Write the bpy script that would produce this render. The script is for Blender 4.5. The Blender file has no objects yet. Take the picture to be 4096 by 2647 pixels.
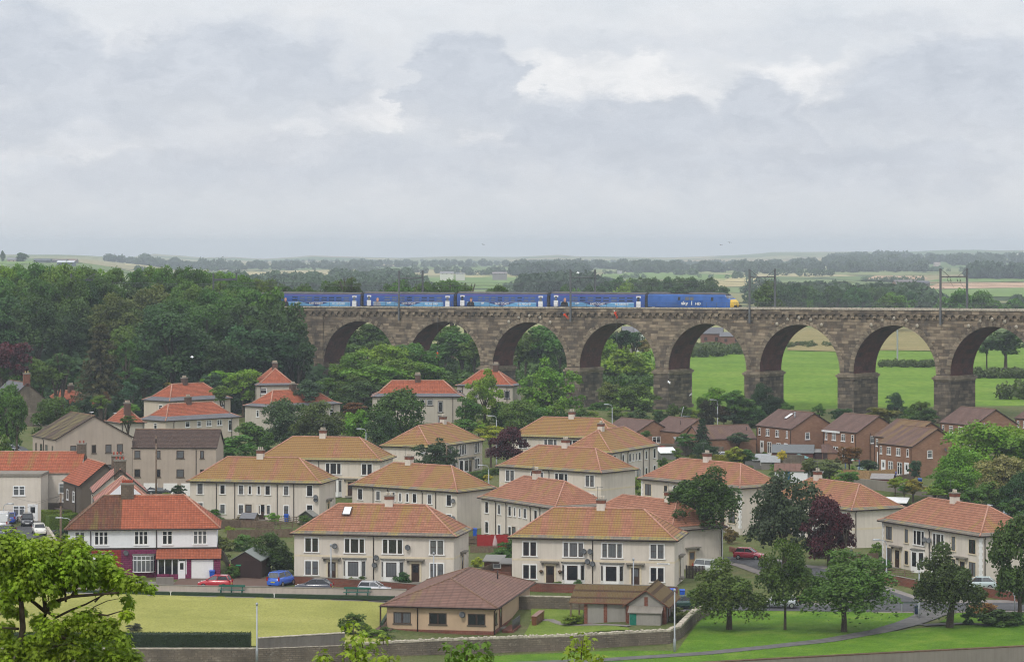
import bpy, bmesh, math, random
import numpy as np
from math import radians as R, sin, cos, tan, pi, sqrt, atan2, hypot
from mathutils import Vector, Matrix
rnd = random.Random(11)
SC = bpy.context.scene
COL = SC.collection
# ---- camera model: eye at (0,0,EYE), looking along +Y; source-photo pixels are used to work out real positions
F, HZ, CX, EYE = 11000.0, 1000.0, 2048.0, 39.0
KC = 1024 / 2295
ORG = dict(a=(0,1960),b=(1024,1960),c=(2048,1960),d=(3072,1960),e=(0,1400),f=(1024,1400),g=(2048,1400),h=(3072,1400),
           i=(0,950),j=(1024,950),k=(2048,950),l=(3072,950),m=(3050,1580),n=(2450,1560),q=(2600,2050),r=(3300,2150))
KS = dict(m=.2597,n=.2597,q=.344,r=.334)
def S(c,x,y):
    k=KS.get(c,KC); return (ORG[c][0]+x*k, ORG[c][1]+y*k)
def at(u,v,Y): return Vector(((u-CX)/F*Y, Y, EYE-(v-HZ)/F*Y))

# ---------------------------------------------------------------- mesh builder
class MB:
    def __init__(s): s.v=[]; s.f=[]; s.m=[]; s.sm=[]
    def add(s,vs,fs,m=0,smooth=False):
        o=len(s.v); s.v+= [tuple(p) for p in vs]
        for f in fs:
            s.f.append(tuple(i+o for i in f)); s.m.append(m); s.sm.append(smooth)
        return s
    def box(s,x0,x1,y0,y1,z0,z1,m=0):
        return s.add([(x0,y0,z0),(x1,y0,z0),(x1,y1,z0),(x0,y1,z0),(x0,y0,z1),(x1,y0,z1),(x1,y1,z1),(x0,y1,z1)],
              [(0,3,2,1),(4,5,6,7),(0,1,5,4),(1,2,6,5),(2,3,7,6),(3,0,4,7)],m)
    def quad(s,a,b,c,d,m=0): return s.add([a,b,c,d],[(0,1,2,3)],m)
    def tri(s,a,b,c,m=0): return s.add([a,b,c],[(0,1,2)],m)
    def loft(s,rings,m=0,cap=True,closed=True,smooth=False):
        n=len(rings[0]); vs=[p for r in rings for p in r]; fs=[]
        for i in range(len(rings)-1):
            for j in range(n if closed else n-1):
                k=(j+1)%n; fs.append((i*n+j,i*n+k,(i+1)*n+k,(i+1)*n+j))
        s.add(vs,fs,m,smooth)
        if cap and closed:
            o=len(s.v)-len(vs)
            s.f.append(tuple(o+j for j in range(n-1,-1,-1))); s.m.append(m); s.sm.append(False)
            s.f.append(tuple(o+(len(rings)-1)*n+j for j in range(n))); s.m.append(m); s.sm.append(False)
        return s
    def tube(s,pts,rad,n=6,m=0,smooth=True):
        pts=[Vector(p) for p in pts]
        if not isinstance(rad,(list,tuple)): rad=[rad]*len(pts)
        rings=[]
        for i,p in enumerate(pts):
            d=(pts[min(i+1,len(pts)-1)]-pts[max(i-1,0)])
            if d.length<1e-6: d=Vector((0,0,1))
            d.normalize()
            a=Vector((0,0,1)) if abs(d.z)<.95 else Vector((1,0,0))
            x=d.cross(a).normalized(); y=x.cross(d)
            rings.append([p+(x*cos(2*pi*k/n)+y*sin(2*pi*k/n))*rad[i] for k in range(n)])
        return s.loft(rings,m,True,True,smooth)
    def lathe(s,prof,n=12,m=0,c=(0,0,0),smooth=True):
        rings=[[(c[0]+r*cos(2*pi*k/n),c[1]+r*sin(2*pi*k/n),c[2]+z) for k in range(n)] for r,z in prof]
        return s.loft(rings,m,True,True,smooth)
    def prism(s,poly,y0,y1,m=0):   # polygon in xz, extruded along y
        n=len(poly)
        vs=[(p[0],y0,p[1]) for p in poly]+[(p[0],y1,p[1]) for p in poly]
        fs=[tuple(range(n)),tuple(range(2*n-1,n-1,-1))]+[(i,i+n,(i+1)%n+n,(i+1)%n) for i in range(n)]
        return s.add(vs,fs,m)
    def mesh(s,name,mats):
        me=bpy.data.meshes.new(name); me.from_pydata(s.v,[],s.f)
        for mt in mats: me.materials.append(mt)
        if s.m: me.polygons.foreach_set('material_index',s.m); me.polygons.foreach_set('use_smooth',s.sm)
        uvl=me.uv_layers.new(name='UVMap'); ud=np.zeros((len(me.loops),2),np.float32)
        for p in me.polygons:
            nx,ny,nz=p.normal
            if abs(nz)>.97 or nx*nx+ny*ny<1e-9:
                for li in p.loop_indices:
                    q=me.vertices[me.loops[li].vertex_index].co; ud[li]=(q.x,q.y)
            else:
                h=hypot(nx,ny); tx,ty=-ny/h,nx/h
                bx,by,bz=-nz*ty, nz*tx, nx*ty-ny*tx
                for li in p.loop_indices:
                    q=me.vertices[me.loops[li].vertex_index].co
                    ud[li]=(q.x*tx+q.y*ty, q.x*bx+q.y*by+q.z*bz)
        uvl.data.foreach_set('uv',ud.ravel()); me.update(); return me
    def build(s,name,mats,parent=None,**kw):
        if not isinstance(mats,(list,tuple)): mats=[mats]
        return link(name,s.mesh(name,mats),parent,**kw)
def link(name,me,parent=None,loc=None,rz=0,color=None,scale=None):
    o=bpy.data.objects.new(name,me); COL.objects.link(o)
    if parent is not None: o.parent=parent
    if loc is not None: o.location=loc
    if rz: o.rotation_euler=(0,0,rz)
    if color: o.color=color
    if scale: o.scale=scale
    return o
def tag(o,label,cat,group=None,kind=None):
    if label: o['label']=label
    if cat: o['category']=cat
    if group: o['group']=group
    if kind: o['kind']=kind
    return o
def thing(name,label,cat,loc=(0,0,0),rz=0,group=None):
    o=bpy.data.objects.new(name,None); COL.objects.link(o); o.location=loc; o.rotation_euler=(0,0,rz); o.empty_display_size=.3
    return tag(o,label,cat,group)
def copy_tree(o,parent=None):
    c=o.copy(); COL.objects.link(c)
    if parent is not None: c.parent=parent
    for ch in list(o.children): copy_tree(ch,c)
    return c

# ---------------------------------------------------------------- materials
class NT:
    def __init__(s,name,rough=.85,spec=.25):
        s.mat=bpy.data.materials.new(name); s.mat.use_nodes=True; s.t=s.mat.node_tree
        s.b=s.t.nodes['Principled BSDF']; s.b.inputs['Roughness'].default_value=rough
        s.b.inputs['Specular IOR Level'].default_value=spec
    def n(s,ty,**k):
        nd=s.t.nodes.new('ShaderNode'+ty); ins=k.pop('i',{})
        for a,b in k.items(): setattr(nd,a,b)
        for a,b in ins.items():
            if hasattr(b,'is_linked') or hasattr(b,'links'): s.t.links.new(b,nd.inputs[a])
            else: nd.inputs[a].default_value=b
        return nd
    def ln(s,a,b): s.t.links.new(a,b)
    def uv(s): return s.n('UVMap').outputs[0]
    def oc(s): return s.n('TexCoord').outputs['Object']
    def world(s): return s.n('NewGeometry').outputs['Position']
    def noise(s,vec,scale,detail=4,rough=.55,w=None):
        nd=s.n('TexNoise',i={'Vector':vec,'Scale':scale,'Detail':detail,'Roughness':rough}); return nd.outputs['Fac']
    def ramp(s,fac,stops):
        nd=s.n('ValToRGB',i={'Fac':fac}); cr=nd.color_ramp
        while len(cr.elements)<len(stops): cr.elements.new(.5)
        for e,(p,c) in zip(cr.elements,stops):
            e.position=p; e.color=(*c,1) if len(c)==3 else c
        return nd.outputs[0]
    def mix(s,fac,a,b,mode='MIX'):
        nd=s.n('Mix',data_type='RGBA',blend_type=mode)
        for sock,val in ((nd.inputs[0],fac),(nd.inputs[6],a),(nd.inputs[7],b)):
            if hasattr(val,'links'): s.ln(val,sock)
            elif isinstance(val,(tuple,list)): sock.default_value=(*val[:3],1)
            else: sock.default_value=val
        return nd.outputs[2]
    def math(s,op,a,b=0.0,c=None):
        nd=s.n('Math',operation=op)
        for sock,val in zip(nd.inputs,(a,b,c)):
            if val is None: continue
            if hasattr(val,'links'): s.ln(val,sock)
            else: sock.default_value=val
        return nd.outputs[0]
    def col(s,c):
        if hasattr(c,'links'): s.ln(c,s.b.inputs['Base Color'])
        else: s.b.inputs['Base Color'].default_value=(*c[:3],1)
        return s
    def bump(s,h,strength=.4,dist=.05):
        nd=s.n('Bump',i={'Height':h,'Strength':strength,'Distance':dist}); s.ln(nd.outputs[0],s.b.inputs['Normal']); return s
G1=lambda v:(v,v,v)
def plain(name,c,rough=.7,var=.12,scale=3.0,spec=.3,metal=0,bump=0):
    t=NT(name,rough,spec); f=t.noise(t.oc(),scale,5)
    a=tuple(x*(1-var) for x in c); b=tuple(min(1,x*(1+var)) for x in c)
    t.col(t.ramp(f,[(.3,a),(.7,b)])); t.b.inputs['Metallic'].default_value=metal
    if bump: t.bump(t.noise(t.oc(),scale*6,3),bump,.03)
    return t.mat
def rough_render(name,c,dirt=.25,bump=.35):
    t=NT(name,.9,.15); oc=t.oc(); uv=t.uv()
    base=t.ramp(t.noise(oc,.35,6,.6),[(.25,tuple(x*.86 for x in c)),(.75,tuple(min(1,x*1.05) for x in c))])
    st=t.noise(t.n('Mapping',i={'Vector':uv,'Scale':(2.2,.16,1)}).outputs[0],1.0,5,.6)
    base=t.mix(t.ramp(st,[(.44,G1(0)),(.72,G1(dirt))]),base,tuple(x*.62 for x in c))
    gr=t.noise(oc,7,3); base=t.mix(t.ramp(gr,[(.3,G1(0)),(.8,G1(.22))]),base,tuple(x*.72 for x in c))
    t.col(base); t.bump(t.noise(oc,22,3),bump,.03); return t.mat
def tiles(name,c1,c2,lich,dark,row=.34,rib=.30,pan=False):
    """roof tiles; object colour R = lichen cover, G = seed, B = weathering"""
    t=NT(name,.82,.2); uv=t.uv(); oi=t.n('ObjectInfo'); sp=t.n('SeparateColor',i={'Color':oi.outputs['Color']})
    off=t.n('CombineXYZ',i={'X':t.math('MULTIPLY',sp.outputs[1],57.0),'Y':t.math('MULTIPLY',sp.outputs[1],31.0)}).outputs[0]
    uvo=t.n('VectorMath',operation='ADD',i={0:uv,1:off}).outputs[0]
    xy=t.n('SeparateXYZ',i={'Vector':uv}); u,v=xy.outputs[0],xy.outputs[1]
    cell=t.n('TexWhiteNoise',noise_dimensions='2D',i={'Vector':t.n('CombineXYZ',i={'X':t.math('FLOOR',t.math('DIVIDE',u,rib)),'Y':t.math('FLOOR',t.math('DIVIDE',v,row))}).outputs[0]}).outputs[0]
    base=t.mix(cell,c1,c2)
    big=t.noise(uvo,.45,5,.6); base=t.mix(t.ramp(big,[(.35,G1(0)),(.7,G1(.5))]),base,tuple(x*.62 for x in c1))
    pv=t.noise(t.n('Mapping',i={'Vector':uvo,'Scale':(.62,.11,1)}).outputs[0],1.0,6,.62)
    thr=t.math('SUBTRACT',t.math('ADD',pv,t.math('MULTIPLY',sp.outputs[0],.8)),.76)
    base=t.mix(t.math('MULTIPLY',t.math('MULTIPLY',thr,3.2),.85) if False else t.n('Clamp',i={'Value':t.math('MULTIPLY',thr,6.5),'Max':.85}).outputs[0],base,lich)
    spk=t.noise(uvo,5.0,4,.7); base=t.mix(t.math('MULTIPLY',t.ramp(spk,[(.55,G1(0)),(.72,G1(.7))]),sp.outputs[2]),base,dark)
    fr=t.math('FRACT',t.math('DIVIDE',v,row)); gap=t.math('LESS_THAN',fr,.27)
    base=t.mix(t.math('MULTIPLY',gap,.78),base,tuple(x*.30 for x in c1))  # shade under each overlapping tile course, put into the colour as a dark line
    wv=t.math('SINE',t.math('MULTIPLY',u,2*pi/rib))
    base=t.mix(t.math('MULTIPLY',t.math('LESS_THAN',wv,-.75 if not pan else -.5),.35),base,tuple(x*.45 for x in c1))
    t.col(base)
    hgt=t.math('ADD',t.math('MULTIPLY',fr,-.7),t.math('MULTIPLY',wv,.5 if pan else .3)); t.bump(hgt,.9,.06); return t.mat
def bricks(name,c1,c2,mort,w=.44,h=.16,soot=.0,sootc=(.05,.045,.04),bump=.4,big=.25,stain=None):
    t=NT(name,.9,.15); uv=t.uv()
    bt=t.n('TexBrick',i={'Vector':uv,'Color1':(*c1,1),'Color2':(*c2,1),'Mortar':(*mort,1),'Scale':1.0,'Mortar Size':.018 if h<.2 else .03,'Brick Width':w,'Row Height':h,'Bias':0.0})
    base=bt.outputs[0]; oc=t.oc()
    cell=t.n('TexWhiteNoise',noise_dimensions='2D',i={'Vector':t.n('CombineXYZ',i={'X':t.math('FLOOR',t.math('DIVIDE',t.n('SeparateXYZ',i={'Vector':uv}).outputs[0],w)),'Y':t.math('FLOOR',t.math('DIVIDE',t.n('SeparateXYZ',i={'Vector':uv}).outputs[1],h))}).outputs[0]}).outputs[0]
    if h>.3:
        sx_=t.n('SeparateXYZ',i={'Vector':uv}); rw=t.math('FLOOR',t.math('DIVIDE',sx_.outputs[1],h)); cx_=t.math('FLOOR',t.math('ADD',t.math('DIVIDE',sx_.outputs[0],w),t.math('MULTIPLY',t.n('TexWhiteNoise',noise_dimensions='1D',i={'W':rw}).outputs[0],7.0)))
        cell=t.n('TexWhiteNoise',noise_dimensions='2D',i={'Vector':t.n('CombineXYZ',i={'X':cx_,'Y':rw}).outputs[0]}).outputs[0]
        base=t.ramp(cell,[(0,tuple(x*.62 for x in c2)),(.3,c2),(.55,tuple((a+b)/2 for a,b in zip(c1,c2))),(.8,c1),(1,tuple(min(1,x*1.28) for x in c1))])
        base=t.mix(t.math('MULTIPLY',t.math('LESS_THAN',t.math('FRACT',t.math('DIVIDE',sx_.outputs[1],h)),.16),.6),base,mort)
    else: base=t.mix(t.math('MULTIPLY',cell,big*1.6),base,tuple(x*.55 for x in c1))
    nb=t.noise(oc,.3,6,.65); base=t.mix(t.ramp(nb,[(.35,G1(0)),(.7,G1(big))]),base,tuple(x*.5 for x in c1))
    mo=t.noise(t.n('Mapping',i={'Vector':uv,'Scale':(.5,1.25,1)}).outputs[0],1.0,4,.75); base=t.mix(t.ramp(mo,[(.42,G1(0)),(.62,G1(big))]),base,tuple(x*.45 for x in c1)); base=t.mix(t.ramp(mo,[(.28,G1(big*.6)),(.42,G1(0))]),base,tuple(min(1,x*1.25) for x in c1))
    if soot:
        ns=t.noise(t.n('Mapping',i={'Vector':uv,'Scale':(.28,.10,1)}).outputs[0],1.0,7,.7)
        base=t.mix(t.ramp(ns,[(.46,G1(0)),(.66,G1(soot))]),base,sootc)
    if stain:
        ns=t.noise(oc,1.3,5,.7); base=t.mix(t.ramp(ns,[(.6,G1(0)),(.72,G1(.6))]),base,stain)
    t.col(base); t.bump(t.math('ADD',bt.outputs['Fac'],t.math('MULTIPLY',t.noise(oc,6,4),-1.2)),bump,-.04); return t.mat
def grassy(name,c1,c2,c3,scale=.25,stripe=0,fine=6):
    t=NT(name,.95,.1); w=t.world()
    f=t.noise(w,scale,6,.65); base=t.ramp(f,[(.3,c1),(.52,c2),(.75,c3)])
    g=t.noise(t.n('Mapping',i={'Vector':w,'Scale':(1,.4,1)}).outputs[0],fine,5,.75); base=t.mix(t.ramp(g,[(.42,G1(.0)),(.68,G1(.6))]),base,tuple(x*.55 for x in c1))
    h=t.noise(w,scale*3.1,4,.6); base=t.mix(t.ramp(h,[(.55,G1(0)),(.8,G1(.35))]),base,tuple(min(1,x*1.25) for x in c3))
    t.col(base); t.bump(t.noise(w,fine*2,3),.6,.05); return t.mat
def leafm():
    t=NT('leaf',.55,.3); oi=t.n('ObjectInfo'); oc=t.oc()
    f=t.noise(oc,2.2,4,.6); hs=t.n('HueSaturation',i={'Hue':t.math('ADD',t.math('MULTIPLY',t.noise(oc,1.1,3),.06),.47),'Value':t.math('ADD',t.math('MULTIPLY',f,1.3),.38),'Saturation':1.0,'Color':oi.outputs['Color']}).outputs[0]
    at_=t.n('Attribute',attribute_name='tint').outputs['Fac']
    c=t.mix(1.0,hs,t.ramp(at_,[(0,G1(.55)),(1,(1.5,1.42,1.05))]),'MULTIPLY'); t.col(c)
    tr=t.n('BsdfTranslucent',i={'Color':t.mix(1.0,c,(1.2,1.35,.6),'MULTIPLY')}); mx=t.n('MixShader',i={0:.28,1:t.b.outputs[0],2:tr.outputs[0]})
    t.ln(mx.outputs[0],t.t.nodes['Material Output'].inputs[0]); return t.mat
def glassm():
    t=NT('window_glass',.08,.6); oi=t.n('ObjectInfo'); uv=t.uv(); x=t.n('SeparateXYZ',i={'Vector':uv}).outputs[0]
    fold=t.math('SINE',t.math('MULTIPLY',x,34)); cur=t.ramp(t.math('ADD',t.math('MULTIPLY',fold,.15),.5),[(.2,(.14,.15,.16)),(.8,(.36,.37,.38))])
    has=t.math('GREATER_THAN',oi.outputs['Random'],.5)
    edge=t.math('GREATER_THAN',t.noise(uv,1.2,1),.47)
    t.col(t.mix(t.math('MULTIPLY',has,.42),t.mix(oi.outputs['Random'],(.012,.014,.018),(.03,.034,.04)),cur)); return t.mat
def carpaint():
    t=NT('car_paint',.22,.6); oi=t.n('ObjectInfo'); t.ln(oi.outputs['Color'],t.b.inputs['Base Color']); t.b.inputs['Coat Weight'].default_value=.6; return t.mat
def objpaint(name='painted',rough=.6,var=.15):
    t=NT(name,rough,.3); oi=t.n('ObjectInfo'); f=t.noise(t.oc(),3,5)
    t.col(t.mix(1.0,oi.outputs['Color'],t.ramp(f,[(.3,G1(1-var)),(.7,G1(1+var*.4))]),'MULTIPLY')); return t.mat
MT={}
MT['cream']=rough_render('cream_roughcast',(.705,.635,.55),.4)
MT['buff']=rough_render('buff_roughcast',(.62,.54,.44))
MT['harl']=rough_render('grey_harling',(.46,.385,.32),.35)
MT['pgrey']=rough_render('pale_harling',(.52,.47,.40),.35)
MT['dharl']=rough_render('dark_pebbledash',(.13,.105,.085),.3,.6)
MT['whitew']=rough_render('white_render',(.82,.83,.85),.12,.15)
MT['clubw']=rough_render('tan_drydash',(.55,.40,.27),.2,.5)
MT['greyr']=rough_render('grey_drydash',(.33,.31,.28),.4,.5)
MT['concd']=rough_render('dark_weathered_concrete',(.17,.155,.138),.7,.5)
MT['conc']=rough_render('weathered_concrete',(.26,.235,.20),.6,.4)
MT['bound']=rough_render('pale_boundary_render',(.52,.45,.385),.45,.3)
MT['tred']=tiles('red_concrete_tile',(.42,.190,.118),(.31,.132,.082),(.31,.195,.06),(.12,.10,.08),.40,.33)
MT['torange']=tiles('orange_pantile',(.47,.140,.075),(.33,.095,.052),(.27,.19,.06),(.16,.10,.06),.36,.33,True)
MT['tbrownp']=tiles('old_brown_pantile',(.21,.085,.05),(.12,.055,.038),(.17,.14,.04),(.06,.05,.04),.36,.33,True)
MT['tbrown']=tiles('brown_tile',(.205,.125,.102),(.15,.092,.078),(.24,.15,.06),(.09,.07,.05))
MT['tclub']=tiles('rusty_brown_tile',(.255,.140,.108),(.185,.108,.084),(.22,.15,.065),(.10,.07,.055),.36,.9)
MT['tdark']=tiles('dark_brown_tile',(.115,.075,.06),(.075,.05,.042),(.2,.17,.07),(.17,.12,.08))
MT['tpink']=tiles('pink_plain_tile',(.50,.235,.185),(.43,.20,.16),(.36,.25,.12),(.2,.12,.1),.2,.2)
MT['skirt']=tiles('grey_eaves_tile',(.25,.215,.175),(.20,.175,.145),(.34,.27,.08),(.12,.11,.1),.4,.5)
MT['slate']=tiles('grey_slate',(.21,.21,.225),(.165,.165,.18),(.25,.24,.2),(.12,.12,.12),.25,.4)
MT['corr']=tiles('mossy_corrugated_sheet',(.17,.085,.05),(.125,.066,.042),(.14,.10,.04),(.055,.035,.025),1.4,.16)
MT['ridge']=plain('ridge_tile',(.45,.235,.165),.85,.25)
MT['ridgeb']=plain('brown_ridge_tile',(.20,.12,.08),.85,.3)
MT['fascia']=plain('dark_brown_gutter',(.045,.028,.024),.5)
MT['whitep']=plain('white_paint',(.80,.79,.77),.5,.05)
MT['stonep']=plain('cream_stone_trim',(.66,.57,.42),.8,.1)
MT['brown']=plain('dark_brown_frame',(.05,.026,.018),.5)
MT['upvc']=plain('white_upvc',(.82,.82,.82),.35,.04)
MT['glass']=glassm(); MT['leaf']=leafm(); MT['car']=carpaint(); MT['obj']=objpaint(); MT['objg']=objpaint('glossy_painted',.3,.05)
MT['bark']=plain('bark',(.085,.066,.048),.95,.4,6,.1,0,.6)
MT['brickb']=bricks('brown_brick',(.36,.185,.115),(.29,.140,.085),(.27,.20,.15),.45,.15,big=.2)
MT['brickr']=bricks('red_brick',(.27,.085,.055),(.21,.07,.05),(.22,.17,.13),.45,.15,.4)
MT['chimb']=bricks('chimney_brick',(.30,.09,.055),(.22,.075,.05),(.2,.14,.1),.3,.12,.5)
MT['chims']=bricks('chimney_stone',(.22,.17,.125),(.16,.12,.09),(.1,.08,.07),.5,.25,.5)
MT['chimbr']=bricks('old_chimney_brick',(.19,.10,.075),(.14,.08,.06),(.12,.1,.08),.3,.12,.5)
MT['viad']=bricks('viaduct_stone',(.36,.285,.20),(.16,.125,.095),(.055,.045,.036),1.5,.62,.7,(.05,.047,.046),1.0,.45,(.38,.23,.12))
MT['vous']=bricks('voussoir_stone',(.38,.31,.22),(.29,.235,.17),(.1,.08,.06),.9,.6,.5,(.07,.06,.05),.8,.5)
MT['pierm']=bricks('pier_stone',(.26,.21,.155),(.10,.085,.07),(.04,.035,.03),1.6,.66,.8,(.035,.033,.033),1.0,.6)
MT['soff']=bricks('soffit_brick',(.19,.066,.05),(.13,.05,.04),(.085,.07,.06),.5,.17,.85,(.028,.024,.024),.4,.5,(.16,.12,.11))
MT['stone']=bricks('rubble_stone',(.34,.28,.215),(.21,.175,.14),(.10,.085,.07),.55,.2,.55,(.06,.052,.045),1.0,.7,(.42,.38,.32))
MT['cope']=plain('weathered_coping_stone',(.43,.385,.31),.95,.4,2.5,.1,0,.8)
MT['purple']=bricks('purple_painted_block',(.25,.048,.12),(.225,.042,.105),(.13,.028,.065),.55,.24,0,bump=.8,big=.15)
MT['redblk']=bricks('red_painted_block',(.34,.05,.045),(.31,.045,.04),(.19,.03,.028),.55,.24,0,bump=.8,big=.15)
MT['tar']=plain('asphalt',(.085,.085,.09),.9,.18,.8,.2,0,.2)
MT['pathm']=plain('worn_path_asphalt',(.125,.12,.115),.9,.25,.9,.15,0,.2)
MT['pave']=plain('paving',(.22,.195,.18),.9,.2,1.2)
MT['blockp']=bricks('block_paving',(.28,.16,.12),(.22,.13,.10),(.15,.11,.09),.4,.2,bump=.2)
MT['green']=grassy('bowling_turf',(.265,.272,.068),(.33,.325,.088),(.40,.385,.125),.10,0,5)
MT['lawn']=grassy('park_grass',(.065,.15,.012),(.11,.215,.016),(.20,.275,.04),.22)
MT['lawn2']=grassy('garden_lawn',(.13,.19,.03),(.17,.235,.04),(.22,.26,.06),.4)
MT['pasture']=grassy('pasture_grass',(.105,.195,.02),(.15,.26,.026),(.225,.30,.05),.045,0,.7)
MT['roughg']=grassy('rough_grass',(.10,.12,.04),(.15,.155,.055),(.24,.21,.09),.12,0,2)
MT['dry']=grassy('dry_grass',(.22,.20,.08),(.29,.24,.10),(.34,.28,.13),.06,0,1.2)
MT['wood']=plain('weathered_timber',(.17,.12,.085),.9,.3,4)
MT['woodn']=plain('new_timber',(.38,.24,.12),.85,.25,4)
MT['steel']=plain('galvanised_steel',(.36,.38,.40),.45,.1,3,.5,.3)
MT['dsteel']=plain('dark_steel',(.10,.105,.11),.5,.1,3,.4,.3)
MT['tyre']=plain('tyre_rubber',(.018,.018,.02),.8)
MT['chrome']=plain('alloy_rim',(.45,.45,.47),.3,.05,3,.5,.7)
MT['white']=plain('bright_white',(.8,.8,.8),.5,.03)
MT['soil']=plain('bare_soil',(.12,.075,.045),.95,.3,2)
MT['lampred']=plain('red_lens',(.35,.01,.01),.2); MT['lampw']=plain('clear_lens',(.7,.7,.72),.1)
MT['plate_y']=plain('yellow_plate',(.6,.42,.03),.5,.05)
HAZE=0.000135; HC=(.82,.92,1.); EXPO=0.0; DENO=True
# ---------------------------------------------------------------- where the houses stand: X, Y, eaves z, heading, length, depth, rise, wall height
HS=dict(
 H1=(-25.7,318.1,6.26,-10.7,19.7,9.3,3.12,5.4), H2=(-.5,318.2,5.80,-11.2,19.8,9.2,3.13,5.4), H3=(19.6,338.2,4.51,35.6,9.0,20.0,3.10,5.0),
 H4=(-46.0,388.4,6.41,-12.1,19.8,9.2,3.17,5.25), H5=(-38.8,415.1,7.49,-11.1,19.7,9.3,3.17,5.4), H6=(-23.4,392.7,5.48,-36.5,19.7,9.2,3.15,5.4),
 H7=(-13.0,439.4,7.47,64.0,19.7,9.4,3.10,5.2), H8=(-.6,472.5,7.08,-23.2,19.8,9.1,3.16,5.3), H9=(15.8,434.1,6.99,63.7,19.6,9.2,3.19,5.4),
 H10=(-2.5,409.5,6.86,-38.9,19.8,9.2,3.11,5.4), H11=(-4.8,378.9,4.96,-58.3,19.7,9.4,3.10,5.4), H12=(17.7,389.5,6.7,-51.0,21.0,8.7,2.9,5.5),
 H13=(35.3,382.8,4.5,-62.0,20.6,9.0,3.0,5.4), H14=(44.3,333.5,6.28,-63.8,20.9,8.8,2.9,5.4),
 P1=(-66.9,537,9.5,47.3,16.4,8.4,3.06,4.9), P2=(-63.4,503,7.77,46.5,18.3,7.8,2.8,4.4), P3=(-50.9,546,12.2,10,8.5,14,3.1,6), P4=(-46.3,525.6,9.0,44.4,18.3,8.2,2.86,4.8),
 P5=(-27.0,526,11.0,.9,17.8,7.9,2.87,5.2), P6=(-11.2,541,12.4,-12,11.8,8.6,2.9,5.6), P7=(-89.9,560,7.1,38.9,7.8,14.9,2.9,4.2), P8=(-69.5,487,8.4,30,5.2,7.5,2.3,4.5),
 B1=(44.1,498,7.33,-64,12.2,9.6,2.75,5.0), B2=(54.8,485.6,7.33,-60,9.9,9.8,2.8,5.0), B3=(61.6,469,7.33,-63,9.9,9.8,2.8,5.0), B4=(60.0,452,7.33,-63.5,9.9,10.0,2.8,5.0),
 B5=(78,502,7.6,-62,10.2,9.9,2.76,5.0), B6=(93.2,510,7.9,-62,9,9.9,2.76,5.0), U1=(17.2,521.9,4.98,-57.6,10.8,8.5,2.14,2.4), U2=(26.0,519.0,5.17,-59.4,10.2,8.5,2.35,2.5),
 G=(-67.8,408,10.9,28.5,12.3,10.7,3.4,8.8), K=(-13.7,286.2,2.04,-10.5,12.4,22.6,2.24,2.9), S=(-51.4,315.6,6.95,5.2,17.85,8.5,3.5,5.55))
def hcorner(n,x,y,z=None):
    X,Y,ze,an,L,D,ri,hw=HS[n]; a=R(an); return Vector((X+x*cos(a)-y*sin(a),Y+x*sin(a)+y*cos(a),ze-hw if z is None else z))
# viaduct curve: i counts the arches, t is the distance behind the front face
BP=21.7
_bp={}
def bpos(i,t=0.0):
    key=round(i,4)
    if key not in _bp:
        a0,c=.545356,.0296390; x,y=-4.1339,590.763; n=60; h=i/n
        for j in range(n):
            a=a0+c*(j+.5)*h; x+=BP*cos(a)*h; y-=BP*sin(a)*h
        _bp[key]=(x,y,a0+c*i)
    x,y,a=_bp[key]; return Vector((x+t*sin(a),y+t*cos(a),0))
def bang(i): bpos(i); return _bp[round(i,4)][2]
def railz(i): return 26.75+.17*i
# ---------------------------------------------------------------- terrain
CP=[]
for n,(X,Y,ze,an,L,D,ri,hw) in HS.items():
    for fx,fy in ((0,0),(1,0),(0,1),(1,1),(.5,.5),(.5,-.25)): p=hcorner(n,L*fx,D*fy); CP.append((p.x,p.y,p.z))
for x in range(-75,-14,8):
    for y in (268,274,282,290,298): CP.append((x,y,.42))
    CP.append((x,305.2-.154*(x+30)-1.2,.72))
    CP.append((x,258,-.9))
for x in (-80,-65,-50,-30,-12,0): CP.append((x,306-.14*(x+12),1.0))
for i in range(-3,9):
    for t,z in ((-6,5.2),(-2,5.7),(5,6.2),(14,6.8),(40,7.2)): p=bpos(i,t); CP.append((p.x,p.y,z))
for i in range(-12,-3):
    for t,z in ((-60,8),(-38,10),(-20,15),(-6,22),(6,24.5),(20,20),(45,11)): p=bpos(i,t); CP.append((p.x,p.y,z))
for u,v,Y in ((2760,2420,303),(3000,2430,301),(3300,2425,303),(3500,2440,300),(3800,2440,299),(4096,2420,301),(2690,2520,282),(3100,2520,282.5),(3500,2520,282.3),(4000,2510,285),
              (2600,2620,266),(3100,2620,265.5),(3600,2600,269),(4050,2580,272),(2050,2630,265),(1700,2640,264),(3000,2242,343),(3600,2330,318),(3900,2370,311),(260,2100,374),(150,2140,362),(60,1790,487),
              (2900,1640,560),(2450,1610,560),(3300,1650,540)):
    p=at(u,v,Y); CP.append(tuple(p))
for u,z in ((-200,30),(0,30),(2048,30),(4200,30)): pass
CPA=np.array(CP)
def sstep(x): x=np.clip(x,0,1); return x*x*(3-2*x)
RIDGE=np.array([(-2500,1046),(0,1046),(480,1040),(560,1022),(620,1015),(660,1019),(720,1022),(800,1030),(930,1028),(1050,1036),(1180,1028),(1240,1022),(1400,1027),(1600,1032),(1850,1024),(1980,1028),(2060,1028),(2240,1019),(2300,1025),(2500,1028),(2700,1030),(2950,1020),(3040,1014),(3090,1008),(3400,1007),(3600,1008),(3780,1000),(3900,999),(4000,1002),(4096,1000),(6500,1004)],float)
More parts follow.
